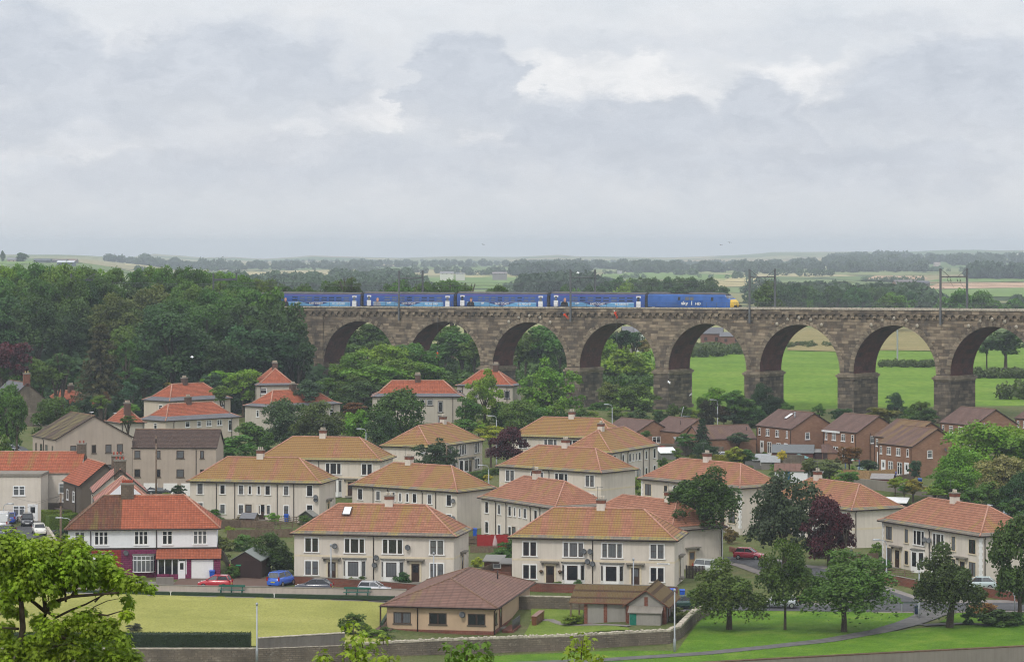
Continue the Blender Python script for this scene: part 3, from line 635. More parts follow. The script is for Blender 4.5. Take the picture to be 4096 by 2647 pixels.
h=council('H13','cream house with red hipped roof half hidden by the purple tree','F',(.36,.67,.25,1),.30,2); pipe(h,'R',1.0)
h=council('H14','cream house with brown door and white quoins at the right edge beside the road junction','E',(.30,.47,.25,1),.47,1,True)
pipe(h,'R',1.0)
# ---- older pantiled houses by the wood
GP='older council houses with orange pantiled roofs'
def older(n,label,wall='pgrey',sk=1.5,chim=(.5,.5),wins=(),col=(.12,.3,.25,1),st='P'):
    h=house(n,'council_house',label,'house',GP,.3); walls(h,wall,band=None)
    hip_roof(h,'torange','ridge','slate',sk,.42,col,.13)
    L,D=h['L'],h['D']; chimney(h,L*chim[0],D*chim[1],h['hw']+h['rise']+1.2,1.05,.9,'chimbr',4,0,(.5,.42,.33,1))
    for w in wins: win(h,*w)
    for x in (.12,.88): pipe(h,'F',L*x)
    return h
W2=lambda L:[('F',L*.12,1.2,1.0,1.1,2,'P'),('F',L*.3,3.0,1.0,1.0,1,'P'),('F',L*.45,3.0,.9,1.0,1,'P'),('F',L*.58,3.0,1.1,1.0,2,'P'),('F',L*.72,3.0,1.1,1.0,2,'P'),('F',L*.86,1.9,.75,1.9,1,'P'),('F',L*.4,.6,1,1.1,2,'P'),('F',L*.6,.6,1,1.1,2,'P')]
older('P1','council house with orange hipped roof nearest the dark wood, left of centre','buff',1.4,(.45,.5),W2(16.4)+[('L',3,3.0,1,1,1,'P')],(.10,.2,.2,1))
older('P2','council house with orange roof and wide grey eaves, in front of a similar one','buff',1.5,(.47,.5),W2(18.3)+[('L',3.2,2.8,.8,1,1,'P')],(.2,.6,.3,1))
h=older('P3','council house with pyramid end of orange tiles behind another orange roof','pgrey',1.0,(.5,.35),[('F',1.6,4.3,1.2,1.0,1,'P')],(.12,.8,.2,1)); 
older('P4','council house with orange roof half hidden behind two round green trees','pgrey',1.2,(.5,.5),W2(18.3)+[('L',4,2.8,.7,1.2,1,'P')],(.22,.4,.3,1))
h=older('P5','grey harled council house with bright red hipped roof standing alone below the viaduct','pgrey',1.3,(.50,.5),[('F',9.9,3.5,.75,1.05,1,'D'),('F',11.3,3.5,.95,1.05,1,'D'),('F',13.3,2.2,.75,2.0,1,'D'),('F',13.3,.2,.7,1.2,1,'D'),('F',3,3.4,.8,1.1,1,'D'),('F',1.4,.6,.9,1.1,1,'D')],(.02,.9,.1,1))
older('P6','harled council house with orange roof behind the light green tree, below the third arch','pgrey',.9,(.62,.5),[('F',.9,3.2,.7,1.4,1,'D'),('F',10.4,3.1,.9,1.5,1,'D'),('F',10.4,.6,.9,1.4,1,'D'),('F',4,3.2,.9,1.4,1,'D')],(.1,.1,.2,1))
older('P7','pink-trimmed house with orange hipped roof behind the round tree at far left','pgrey',.7,(.5,.45),[('R',6,2.0,.9,1.5,1,'D'),('F',5.5,1.8,.9,1.4,1,'D')],(.12,.5,.2,1))
h=older('P8','small house with orange pyramid roof and brick chimney behind the grey flats','pgrey',.4,(.4,.2),[],(.1,.7,.3,1))
# ---- grey flats
h=house('G','apartment_block','grey harled block of flats with broad gable and brown tiled roof','building'); h['ov']=.12
walls(h,'harl','y'); gable_roof(h,'tdark','ridgeb',(.42,.2,.2,1),'y',.1)
for x,z in ((2.9,6.6),(6.1,6.6),(8.4,6.6),(10.2,6.6),(8.4,3.6),(10.2,3.6),(2.9,3.6)): win(h,'F',x,z,.85 if x!=6.1 else .6,1.15,1,'N')
for y in (1.5,4.2,6.6,9): win(h,'L',y,6.6,.5 if y in (1.5,9) else .9,1.1,1,'N')
pipe(h,'L',5.4)
HS['G2']=(-57.3,413.9,9.3,-2.5,12.9,8.0,2.5,7.1)
h2=house('G2','apartment_block','long grey wing of flats over white garages, with dark brown roof','building'); h2['ov']=.12
walls(h2,'harl','x'); gable_roof(h2,'tdark','ridgeb',(.08,.7,.55,1),'x',.1)
for x,w in ((.9,.8),(4.1,.5),(7.4,1.05),(10.7,.5)):
    for z in (5.5,2.7): win(h2,'F',x,z,w,1.1,1,'N')
for x in (2.9,5.9,8.6): MB().box(x-1.05,x+1.05,.06,.11,-.2,1.75,0).build('garage_door',MT['whitep'],h2['o'])
pipe(h2,'F',9.8)
# ---- brown brick estate
GB='brown brick houses with dark tiled roofs'
def brick(n,label,lw=(),rw=True,col=(.1,.5,.3,1),flue=0,pr=True):
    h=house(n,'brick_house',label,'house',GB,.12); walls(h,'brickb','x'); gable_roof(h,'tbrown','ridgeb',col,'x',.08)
    L,D=h['L'],h['D']
    for x,w,nn in ((.10,.5,1),(.33,1.05,2),(.60,1.05,2),(.87,.5,1)): win(h,'F',L*x,3.35,w,1.15,nn,'S')
    if rw: win(h,'R',D*.36,3.1,.85,1.15,1,'S')
    for x in (.17,.84): door(h,'F',L*x,.1,'upvc',False,'upvc',.8,2.0)
    for x in (.38,.64): win(h,'F',L*x,.25,1.3,1.95,2,'S')
    pipe(h,'F',L-.3); pipe(h,'F',.3)
    return h
h=brick('B1','brick house with a white roof window and steel flue beside the dark conifer'); 
rw=MB().box(-.5,.5,-.9,.9,.02,.1,0).box(-.42,.42,-.8,.8,.1,.115,1).build('roof_window',[MT['fascia'],MT['white']],h['o'],loc=(6.3,3.2,h['hw']+1.86)); rw.rotation_euler=(atan2(2.75,4.8),0,0)
MB().tube([(8.6,3.0,h['hw']+1.6),(8.6,3.0,h['hw']+2.5)],.12,8).lathe([(.2,0),(.2,.15),(.05,.25)],8,0,(8.6,3.0,h['hw']+2.5)).build('flue',MT['steel'],h['o'])
h=brick('B2','brick house with white eaves board above the white conservatory'); MB().box(0,5.2,-.16,-.02,h['hw']-.35,h['hw']-.03,0).build('eaves_board',MT['upvc'],h['o']); pipe(h,'R',3.0)
brick('B3','brick house mostly hidden behind the nearer brick gable',col=(.4,.2,.3,1))
h=brick('B4','nearest brick house with blue bin and timber fence at its foot',col=(.34,.7,.5,1)); dish(h,'R',6.4,4.3)
brick('B5','brick house standing highest, against the viaduct pier at the right',col=(.05,.4,.2,1)); 
brick('B6','brick house cut off by the right edge of the photo',rw=False)
h=house('U1','brick_bungalow','brown brick bungalow with arched white window, left one of the joined pair','bungalow','brick bungalows below the viaduct',.1); walls(h,'brickb','x'); gable_roof(h,'tbrown','ridgeb',(.05,.3,.2,1),'x',.06); win(h,'R',4.9,.35,1.75,1.1,2,'S'); win(h,'R',1.0,.6,.7,.9,1,'S')
h=house('U2','brick_bungalow','brown brick bungalow with black flue on its roof, behind the small conifer','bungalow','brick bungalows below the viaduct',.1); walls(h,'brickb','x'); gable_roof(h,'tbrown','ridgeb',(.12,.8,.2,1),'x',.06); win(h,'R',2.2,.35,1.8,1.2,2,'S'); win(h,'R',6.4,.6,1.0,.9,2,'S')
MB().tube([(7,2.2,h['hw']+.9),(7,2.2,h['hw']+2.0)],.07,6).build('flue',MT['fascia'],h['o'])
HS['U3']=(33.5,489,5.35,20,11,7.5,2.2,2.9)
h=house('U3','brick_bungalow','low brick bungalow with patchy brown roof behind the yellow hedge','bungalow','brick bungalows below the viaduct',.1); walls(h,'brickb','x'); gable_roof(h,'tbrown','ridgeb',(.25,.1,.9,1),'x',.06); win(h,'L',3.5,.6,.9,1.0,1,'S'); MB().tube([(10,2.2,h['hw']+.9),(10,2.2,h['hw']+1.9)],.07,6).build('flue',MT['fascia'],h['o'])
# ---- clubhouse
h=house('K','clubhouse','low tan clubhouse with large rusty brown hipped roof beside the bowling green','building'); h['ov']=.55
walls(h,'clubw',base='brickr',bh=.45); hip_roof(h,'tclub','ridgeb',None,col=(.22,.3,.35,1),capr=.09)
for x in (2.2,6.0,10.1): win(h,'F',x,1.05,1.75,1.1,2,'N')
pipe(h,'F',3.85); pipe(h,'R',1.0); dish(h,'F',8.6,2.1); win(h,'R',2.2,1.0,.8,1.1,1,'N'); MB().tube([(9.5,15.3,h['hw']+1.2),(9.5,15.3,h['hw']+2.1)],.09,6).build('flue',MT['fascia'],h['o'])
MB().box(-.15,.0,.3,.45,-.5,2.8).build('porch_post',MT['brown'],h['o']); MB().box(0.05,.15,4,4.1,-.5,2.8).build('porch_post',MT['brown'],h['o']); door(h,'R',4.6,.35,'brown',False,'brickr')
MB().box(12.4,13.6,2.6,7.0,-.6,.3).build('entrance_ramp',MT['brickr'],h['o'])
rl=MB()
for k in range(12): rl.tube([(13.5,2.7+k*.38,.3),(13.5,2.7+k*.38,1.3)],.03,4)
rl.tube([(13.5,2.6,1.3),(13.5,7,1.3)],.04,4); rl.build('ramp_railing',MT['dsteel'],h['o'])
# ---- painted semi at the left
h=house('S','painted_house','white upper storey over red and purple painted blocks, with half brown half orange roof','house'); L,D,ov=h['L'],h['D'],h['ov']
m=MB(); mx=6.45
m.box(ov,L-ov,ov,D-ov,3.35,h['hw']-.02,0); m.box(ov,mx,ov,D-ov,-1,3.16,1); m.box(mx,L-ov,ov,D-ov,-1,3.16,2); m.box(ov-.03,L-ov+.03,ov-.03,D-ov+.03,3.16,3.35,3)
m.build('wall',[MT['whitew'],MT['redblk'],MT['purple'],MT['fascia']],h['o'])
rise,z=h['rise'],h['hw']; hh=D/2; e=.17
def part_roof(x0,x1,hipl,tile,col,nm):
    m=MB(); r0=x0+hh if hipl<0 else x0; r1=x1-hh if hipl>0 else x1; t=z+rise
    m.quad((x0,0,z),(x1,0,z),(r1,hh,t),(r0,hh,t),0); m.quad((x1,D,z),(x0,D,z),(r0,hh,t),(r1,hh,t),0)
    if hipl<0: m.tri((0,D,z),(0,0,z),(r0,hh,t),0); m.tube([(0,0,z),(r0,hh,t)],.11,6,1).tube([(0,D,z),(r0,hh,t)],.11,6,1)
    else: m.tri((x1,0,z),(x1,D,z),(r1,hh,t),0); m.tube([(x1,0,z),(r1,hh,t)],.11,6,1).tube([(x1,D,z),(r1,hh,t)],.11,6,1)
    m.tube([(r0,hh,t),(r1,hh,t)],.11,6,1)
    m.quad((x0,0,z-e),(x1,0,z-e),(x1,0,z),(x0,0,z),2); m.add([(x0,0,z-e),(x1,0,z-e),(x1,D,z-e),(x0,D,z-e)],[(3,2,1,0)],2)
    m.tube([(x0,-.06,z-.08),(x1,-.06,z-.08)],.07,5,2)
    if hipl<0: m.quad((0,D,z-e),(0,0,z-e),(0,0,z),(0,D,z),2)
    else: m.quad((x1,0,z-e),(x1,D,z-e),(x1,D,z),(x1,0,z),2)
    m.build('roof',[MT[tile],MT['ridge' if tile=='torange' else 'ridgeb'],MT['fascia']],h['o'],color=col)
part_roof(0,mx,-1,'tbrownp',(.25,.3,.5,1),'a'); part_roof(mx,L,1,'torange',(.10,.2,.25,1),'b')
chimney(h,7.0,hh,z+rise+1.45,1.45,1.0,'chims',6,0,(.42,.09,.05,1))
for x,n,w in ((1.75,2,1.1),(4.2,3,1.5),(8.75,3,1.5),(11.75,2,1.1),(15.5,3,1.5)): win(h,'F',x,3.72,w,1.5,n,'S',2)
bay(h,'F',4.2,.6,2.6,2.0,.5,'upvc')
b=MB(); pl=[(-1.3,0),(-1.15,-.35),(-.75,-.55),(.75,-.55),(1.15,-.35),(1.3,0)]
b.loft([[(x,y,q) for x,y in pl] for q in (0,1.95)],0); b.loft([[(x*1.05,y*1.1,q) for x,y in pl] for q in (1.955,2.08)],1); g=MB()
for k in range(5):
    (x0,y0),(x1,y1)=pl[k],pl[k+1]; ee=Vector((x1-x0,y1-y0,0)); l=ee.length; ee/=l; nr=Vector((ee.y,-ee.x,0)); q=Vector((x0,y0,0))+nr*.012
    ns=3 if k==2 else 1
    for j in range(ns):
        a=q+ee*(l*j/ns+.04); c=q+ee*(l*(j+1)/ns-.04)
        for z0,z1 in ((.12,1.35),(1.45,1.85)): g.quad((a.x,a.y,z0),(c.x,c.y,z0),(c.x,c.y,z1),(a.x,a.y,z1))
bo=b.build('bay_window',[MT['upvc'],MT['slate']],h['o'],loc=(9.05,ov,.55)); g.build('pane',MT['glass'],bo)
pr=MB(); x0,x1,dp=10.6,17.85,-1.35   # lean-to porch and garage
pr.box(x0+.1,14.0,dp,ov,-.6,.45,1); pr.box(14.0,14.5,dp,ov,-.6,2.3,0); pr.box(17.1,x1,dp,ov,-.6,2.3,0); pr.box(14.5,17.1,dp,ov,2.1,2.3,0); pr.box(x0+.1,14.0,dp,ov,2.15,2.3,2); 
for xx in (x0+.1,11.45,12.3,13.0,13.9): pr.box(xx,xx+.1,dp,dp+.1,.45,2.15,2)
pr.box(x0,12,dp-.15,dp+.1,-.6,.5,1)
po=pr.build('porch',[MT['purple'],MT['purple'],MT['upvc']],h['o'])
MB().quad((x0+.2,dp+.05,.45),(14.0,dp+.05,.45),(14.0,dp+.05,2.15),(x0+.2,dp+.05,2.15)).build('pane',MT['glass'],po)
MB().box(13.05,13.85,dp-.03,dp,-.1,2.0,0).box(13.25,13.65,dp-.04,dp-.03,1.0,1.75,1).build('door',[MT['upvc'],MT['glass']],po)
MB().box(14.55,17.05,dp+.04,dp+.1,-.1,2.1).build('garage_door',MT['whitep'],po)
lr=MB().quad((x0-.1,dp-.25,2.25),(x1+.1,dp-.25,2.25),(x1+.1,ov,3.15),(x0-.1,ov,3.15),0).add([(x0-.1,dp-.25,2.2),(x1+.1,dp-.25,2.2),(x1+.1,ov,2.2),(x0-.1,ov,2.2)],[(3,2,1,0)],1).quad((x0-.1,dp-.25,2.2),(x1+.1,dp-.25,2.2),(x1+.1,dp-.25,2.25),(x0-.1,dp-.25,2.25),1)
lr.tri((x1+.1,dp-.25,2.2),(x1+.1,ov,2.2),(x1+.1,ov,3.15),1); lr.build('porch_roof',[MT['torange'],MT['fascia']],h['o'],color=(.1,.7,.2,1))
pipe(h,'F',3.0); pipe(h,'F',10.5); dish(h,'F',7.0,2.75)
# ---- old houses round the left street
HS.update(W1=(-76,379.5,7.8,-1,11.0,5.5,.2,6.2),W1b=(-82,385.5,7.9,-1,21.5,8.6,2.6,6.3),W2=(-62,379,7.3,-67.6,9.7,7.2,2.9,6.0),T1=(-55.3,360.5,7.9,-79,8.1,7,3.0,6.2),T2=(-52.4,344,8.0,-79,9.1,7,3.0,6.3),C1=(-98,535,9.8,25,7.6,14,3.3,5.5))
h=house('W1','rendered_house','cream rendered flat-fronted house beside the parked cars','house'); h['ov']=0; walls(h,'cream'); MB().box(-.15,11.15,-.15,5.5,h['hw']-.02,h['hw']+.35,0).build('roof',MT['conc'],h['o'])
for z in (3.6,.85): win(h,'F',8.0,z,1.55,1.25,2,'P')
win(h,'F',2.5,3.6,1.55,1.25,2,'P'); door(h,'F',9.9,.1,'upvc',False,'upvc'); 
h=house('W1b','terrace_house','cream house under a long orange pantiled roof with a brown old section','house'); h['ov']=.15; walls(h,'cream','x'); L,D=h['L'],h['D']
for x0,x1,tl,cl in ((0,8.2,'tbrownp',(.5,.5,.7,1)),(8.2,L,'torange',(.30,.1,.3,1))):
    m=MB(); z=h['hw']; m.quad((x0,-.1,z),(x1,-.1,z),(x1,D/2,z+2.6),(x0,D/2,z+2.6)); m.quad((x1,D,z),(x0,D,z),(x0,D/2,z+2.6),(x1,D/2,z+2.6)); m.tube([(x0,D/2,z+2.6),(x1,D/2,z+2.6)],.1,6,1); m.quad((x0,-.1,z-.15),(x1,-.1,z-.15),(x1,-.1,z),(x0,-.1,z),1)
    m.build('roof',[MT[tl],MT['ridge' if tl=='torange' else 'ridgeb']],h['o'],color=cl)
win(h,'F',19.3,3.4,1.5,1.3,2,'P',2); MB().box(16.6,21.3,.05,.14,-1,2.0,0).build('plinth',MT['dharl'],h['o']); win(h,'F',19.6,2.2,1.3,.5,1,'P'); chimney(h,21.0,D/2,z+2.6+1.2,1.2,.9,'chims',2,0,(.35,.08,.06,1))
h=house('W2','pebbledash_house','dark pebbledashed house with orange pantiled roof behind the clipped hedge','house'); h['ov']=.15; walls(h,'dharl','x'); gable_roof(h,'torange','ridge',(.12,.9,.2,1),'x'); 
for x in (2.6,6.2): win(h,'F',x,3.6,.9,1.3,1,'P',2)
MB().box(1.2,5.2,-1.2,.1,-.3,2.2,0).box(1.0,5.4,-1.35,.1,2.2,2.3,1).build('bay_window',[MT['upvc'],MT['fascia']],h['o']); pipe(h,'F',7.6)
h=house('T1','terrace_house','terraced house with pale pink roof behind the painted house','house'); h['ov']=.15; walls(h,'pgrey','x'); gable_roof(h,'tpink','ridge',(.0,.9,.5,1),'x'); pipe(h,'F',7.4); chimney(h,.6,3.5,h['hw']+3+1.3,.9,1.5,'chims',3,0,(.42,.09,.06,1)); chimney(h,7.6,3.5,h['hw']+3+1.2,.9,1.5,'chims',3,0,(.42,.09,.06,1))
h=house('T2','terrace_house','terraced house with red pink roof and stone chimney, close behind the painted house','house'); h['ov']=.15; walls(h,'whitew','x'); hip_roof(h,'tpink','ridge',None,col=(.0,.2,.2,1)); pipe(h,'F',7)
for x,y,hh_ in ((-54.6+8.3,366,12.5),(-49.0,371,10.3)): pass
h=house('C1','stone_cottage','stone cottage with grey slate roof and red chimney at far left','house'); h['ov']=.1; walls(h,'stone','y'); gable_roof(h,'slate','ridgeb',(.2,.1,.3,1),'y'); chimney(h,3.8,.6,h['hw']+3.3+1.9,1.2,1.0,'chimb',2,0,(.6,.45,.2,1)); win(h,'F',5.6,.8,.9,1.2,1,'P')
# ---- old pavilion with lean-to store
p0=GS('c',650,1200); p1=GS('c',1050,1250); an=atan2(p1.y-p0.y,p1.x-p0.x)
e=at(*S('c',640,985),p0.y); zt=e.z-p0.z
o=thing('pavilion','old grey drydashed pavilion with red brick piers and mossy brown corrugated roof','building',(p0.x,p0.y,p0.z),R(-11)); ln=(p1.x-p0.x)/cos(R(11))+.2; zt=2.35
m=MB().box(0,ln,0,5.5,-.8,zt,0)
for x in (0,2.1,ln-.25): m.box(x-.05,x+.32,-.06,.1,-.8,zt,1)
m.box(-.1,ln,-.05,.05,zt-.18,zt+.02,1).box(-.05,ln,-.05,.05,-.8,.1,1); m.build('wall',[MT['greyr'],MT['brickr']],o)
rf=MB().quad((-1.6,-.45,zt-.02),(ln+.3,-.45,zt-.02),(ln+1.7,2.9,zt+1.50),(-1.4,2.9,zt+1.55)).quad((ln+.3,6,zt),(-1.6,6,zt),(-1.4,2.9,zt+1.55),(ln+1.7,2.9,zt+1.50)).quad((-1.6,-.45,zt-.1),(ln+.3,-.45,zt-.1),(ln+.3,-.45,zt-.02),(-1.6,-.45,zt-.02),1)
rf.tri((-1.6,6,zt),(-1.6,-.45,zt),(-1.4,2.9,zt+1.5),1); rf.build('roof',[MT['corr'],MT['brickr']],o,color=(.45,.3,.9,1))
MB().box(-1.5,-1.35,-.3,-.15,-.8,zt).build('porch_post',MT['wood'],o); MB().box(-1.5,-1.35,5,5.15,-.8,zt).build('porch_post',MT['wood'],o)
gx=ln; gw=4.1; gd=7.2; m=MB(); m.box(gx,gx+gw,-1.3,gd,-1,2.3,0)
for x in (gx,gx+gw/2-.15,gx+gw-.3): m.box(x-.02,x+.32,-1.37,-1.2,-1,2.3 if x!=gx+gw/2-.15 else 3.2,1)
m.tri((gx,-1.3,2.3),(gx+gw,-1.3,2.3),(gx+gw/2,-1.3,3.75),0); m.tri((gx+gw,gd,2.3),(gx,gd,2.3),(gx+gw/2,gd,3.75),0)
for k in range(5): m.box(gx+gw-.05,gx+gw+.06,-1.2+k*1.9,-.85+k*1.9,-1,2.3,1)
m.build('gable_wall',[MT['greyr'],MT['brickr']],o)
g=MB(); hx=gx+gw/2
for sg in (-1,1):
    ex=hx+sg*(gw/2+.45); q=[(ex,-1.65,2.2),(ex,gd+.3,2.2),(hx,gd+.3,3.95),(hx,-1.65,3.95)]; q=q if sg>0 else [q[1],q[0],q[3],q[2]]
    g.quad(*q,0); u=[(p[0],p[1],p[2]-.12) for p in q]; g.quad(u[3],u[2],u[1],u[0],1); g.quad((ex,-1.65,2.08),(hx,-1.65,3.83),(hx,-1.65,3.95),(ex,-1.65,2.2),1)
g.tube([(hx,-1.65,3.97),(hx,gd+.3,3.97)],.09,6,0); g.build('gable_roof',[MT['corr'],MT['brickr']],o,color=(.6,.8,.9,1))
MB().box(gx+.45,gx+3.75,-2.5,-1.37,-1,1.75,0).quad((gx+.3,-2.7,1.72),(gx+3.9,-2.7,1.72),(gx+3.9,-1.38,2.25),(gx+.3,-1.38,2.25),1).quad((gx+.3,-2.7,1.66),(gx+3.9,-2.7,1.66),(gx+3.9,-2.7,1.72),(gx+.3,-2.7,1.72),1).build('lean_to_store',[MT['greyr'],MT['conc']],o)
MB().box(gx+.5,gx+1.2,-2.54,-2.5,-.7,1.6).build('door',MT['obj'],o,color=(.008,.16,.11,1))
# ---------------------------------------------------------------- viaduct
VW=8.5; OW=18.6; FO=OW/BP; RR=OW/2
def bp3(i,t,z): p=bpos(i,t); return (p.x,p.y,z)
V=thing('railway_viaduct','long curved stone railway viaduct on tall arches with a train on top','bridge',tuple(bpos(1,4)[:2])+(0,))
V.location=(0,0,0)
for i in range(-2,7):
    m=MB(); ring=MB(); zs=railz(i)-12.75; st=.35; N=30; C=zs+st
    pr=[(0,zs)]+[((RR-RR*cos(pi*k/N))/BP,C+RR*sin(pi*k/N)) for k in range(N+1)]+[(FO,zs)]
    for a,b in zip(pr[:-1],pr[1:]):
        ta,tb=railz(i+a[0])-2.0,railz(i+b[0])-2.0
        if b[0]-a[0]>1e-6:
            m.quad(bp3(i+a[0],0,a[1]),bp3(i+b[0],0,b[1]),bp3(i+b[0],0,tb),bp3(i+a[0],0,ta),0)
            m.quad(bp3(i+b[0],VW,b[1]),bp3(i+a[0],VW,a[1]),bp3(i+a[0],VW,ta),bp3(i+b[0],VW,tb),0)
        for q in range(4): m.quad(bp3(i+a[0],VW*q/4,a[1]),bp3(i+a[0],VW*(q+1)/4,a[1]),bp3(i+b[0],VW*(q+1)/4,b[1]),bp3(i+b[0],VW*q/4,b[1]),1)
    for k in range(4):
        a,b=FO+(1-FO)*k/4,FO+(1-FO)*(k+1)/4
        m.quad(bp3(i+a,0,zs),bp3(i+b,0,zs),bp3(i+b,0,railz(i+b)-2.0),bp3(i+a,0,railz(i+a)-2.0),0)
        m.quad(bp3(i+b,VW,zs),bp3(i+a,VW,zs),bp3(i+a,VW,railz(i+a)-2.0),bp3(i+b,VW,railz(i+b)-2.0),0)
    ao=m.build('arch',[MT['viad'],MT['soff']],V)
    nb=38
    for k in range(nb):
        th0,th1=pi*k/nb,pi*(k+1)/nb; pj=-rnd.uniform(.05,.12); r1=RR+rnd.uniform(.8,1.15); g=.004
        P=lambda r,th,t: bp3(i+(RR-r*cos(th))/BP,t,C+r*sin(th))
        A=[P(RR-.02,th0+g,pj),P(RR-.02,th1-g,pj),P(r1,th1-g,pj),P(r1,th0+g,pj)]; B=[P(RR-.02,th0+g,.05),P(RR-.02,th1-g,.05),P(r1,th1-g,.05),P(r1,th0+g,.05)]
        ring.add(A+B,[(3,2,1,0),(0,1,5,4),(1,2,6,5),(2,3,7,6),(3,0,4,7)],k%2)
    ring.build('arch_ring',[MT['vous'],MT['viad']],ao)
    if i in (0,3,4,5):
        for dg in (-29,-14.5,0,14.5,29):
            r=RR+1.35; x=i+(RR+r*sin(R(dg)))/BP; z=C+r*cos(R(dg)); p=bpos(x,-.12); 
            d=MB().lathe([(.36,0),(.36,.1),(.3,.16),(.1,.16),(.08,.24),(.02,.24)],14,0).build('tie_plate',MT['cope'],ao,loc=(p.x,p.y,z)); d.rotation_euler=(pi/2,0,-bang(x))
    pm=MB(); zs2=railz(i+1)-12.75
    def blk(mb,i0,i1,t0,t1,z0,z1,mm):
        c=[(i0,t0),(i1,t0),(i1,t1),(i0,t1)]; vs=[bp3(a,t,z) for z in (z0,z1) for a,t in c]
        mb.add(vs,[(0,3,2,1),(4,5,6,7),(0,1,5,4),(1,2,6,5),(2,3,7,6),(3,0,4,7)],mm)
    e=.30/BP
    pc=bpos(i+1-.07,0); gzv=tz(pc.x,pc.y)
    blk(pm,i+FO-e,i+1+e,-.40,VW+.40,gzv-3,zs2-1.1,0); blk(pm,i+FO-e-.25/BP,i+1+e+.25/BP,-.65,VW+.65,gzv-3,gzv+.9,0)
    blk(pm,i+FO-e-.08/BP,i+1+e+.08/BP,-.48,VW+.48,zs2-1.1,zs2-.75,1); blk(pm,i+FO-e-.3/BP,i+1+e+.3/BP,-.72,VW+.72,zs2-.75,zs2-.3,1); blk(pm,i+FO-e,i+1+e,-.4,VW+.4,zs2-.3,zs2,1)
    pm.build('pier',[MT['pierm'],MT['vous']],V)
ab=MB()
for k in range(12):
    a,b=-4.6+k*2.6/12,-4.6+(k+1)*2.6/12
    ab.quad(bp3(a,0,2),bp3(b,0,2),bp3(b,0,railz(b)-2),bp3(a,0,railz(a)-2)); ab.quad(bp3(b,VW,2),bp3(a,VW,2),bp3(a,VW,railz(a)-2),bp3(b,VW,railz(b)-2))
ab.quad(bp3(-2,0,2),bp3(-2,VW,2),bp3(-2,VW,railz(-2)-2),bp3(-2,0,railz(-2)-2))
blk(ab,-2.30,-2.0,-.45,.1,2,railz(-2)-2.02,0); blk(ab,-2.32,-1.99,-.7,VW+.3,railz(-2)-13.5,railz(-2)-12.9,0)
ab.build('abutment',[MT['viad']],V)
# corbel arcade, parapet and trackbed
I0,I1=-4.6,7.0
for side,(t0,sg) in enumerate(((0,-1),(VW,1))):
    m=MB(); nper=13; un=1/nper; pj=t0+sg*.42
    k=int(I0*nper)
    while k<I1*nper:
        a=k*un; nw=.98/BP
        n0=a+(un-nw)/2; zt=railz(a)-1.0; zb=railz(a)-1.95; zc=zb+.38
        pts=[(n0,zb+.02)]+[(n0+nw/2-nw/2*cos(pi*q/6),zc+.5*sin(pi*q/6)) for q in range(7)]+[(n0+nw,zb+.02)]
        F_=(lambda A,B,C_,D_: m.quad(A,B,C_,D_)) if sg<0 else (lambda A,B,C_,D_: m.quad(B,A,D_,C_))
        F_(bp3(a,pj,zb+.25),bp3(n0,pj,zb+.02),bp3(n0,pj,zt),bp3(a,pj,zt)); F_(bp3(n0+nw,pj,zb+.02),bp3(a+un,pj,zb+.25),bp3(a+un,pj,zt),bp3(n0+nw,pj,zt))
        F_(bp3(a,t0,zb),bp3(n0,t0,zb),bp3(n0,pj,zb+.02),bp3(a,pj,zb+.25)); F_(bp3(n0+nw,t0,zb),bp3(a+un,t0,zb),bp3(a+un,pj,zb+.25),bp3(n0+nw,pj,zb+.02))
        for p,q in zip(pts[:-1],pts[1:]):
            if q[0]-p[0]>1e-7: F_(bp3(p[0],pj,p[1]),bp3(q[0],pj,q[1]),bp3(q[0],pj,zt),bp3(p[0],pj,zt))
            F_(bp3(p[0],t0,p[1]),bp3(q[0],t0,q[1]),bp3(q[0],pj,q[1]),bp3(p[0],pj,p[1]))
        F_(bp3(a,t0+sg*.02,zb-.1),bp3(a+un,t0+sg*.02,zb-.1),bp3(a+un,t0+sg*.02,zt),bp3(a,t0+sg*.02,zt))
        k+=1
    m.build('corbel_arcade',[MT['viad']],V)
    m=MB(); n=int((I1-I0)*6)
    for k in range(n):
        a,b=I0+(I1-I0)*k/n,I0+(I1-I0)*(k+1)/n
        for (q0,q1,z0,z1,mm) in ((-.45,.3,-1.0,-.22,0),(-.62,.42,-.22,.08,1)):
            A0,B0=(q0,q1) if sg<0 else (-q1,-q0)
            blk(m,a,b,t0+A0,t0+B0,railz((a+b)/2)+z0,railz((a+b)/2)+z1,mm)
    m.build('parapet',[MT['viad'],MT['cope']],V)
m=MB(); n=40
for k in range(n):
    a,b=I0+(I1-I0)*k/n,I0+(I1-I0)*(k+1)/n; m.quad(bp3(a,.2,railz(a)-.75),bp3(b,.2,railz(b)-.75),bp3(b,VW-.2,railz(b)-.75),bp3(a,VW-.2,railz(a)-.75))
m.build('trackbed',MT['tar'],V)
m=MB(); I_=[I0+(I1-I0)*k/40 for k in range(41)]
for t in (2.1,3.5,5.2,6.6): m.tube([bp3(a,t,railz(a)-.56) for a in I_],.07,4,0,False)
m.build('rail',MT['dsteel'],V)
for t in (-.3,VW+.3):
    m=MB(); n=int((I1-I0)*9)
    for k in range(n):
        a=I0+(I1-I0)*k/n; z=railz(a)+.08; m.tube([bp3(a,t,z),bp3(a,t,z+1.0)],.035,4)
    for dz in (.5,1.0): m.tube([bp3(a,t,railz(a)+.08+dz) for a in I_],.022,4)
    m.build('railing',MT['dsteel'],V)
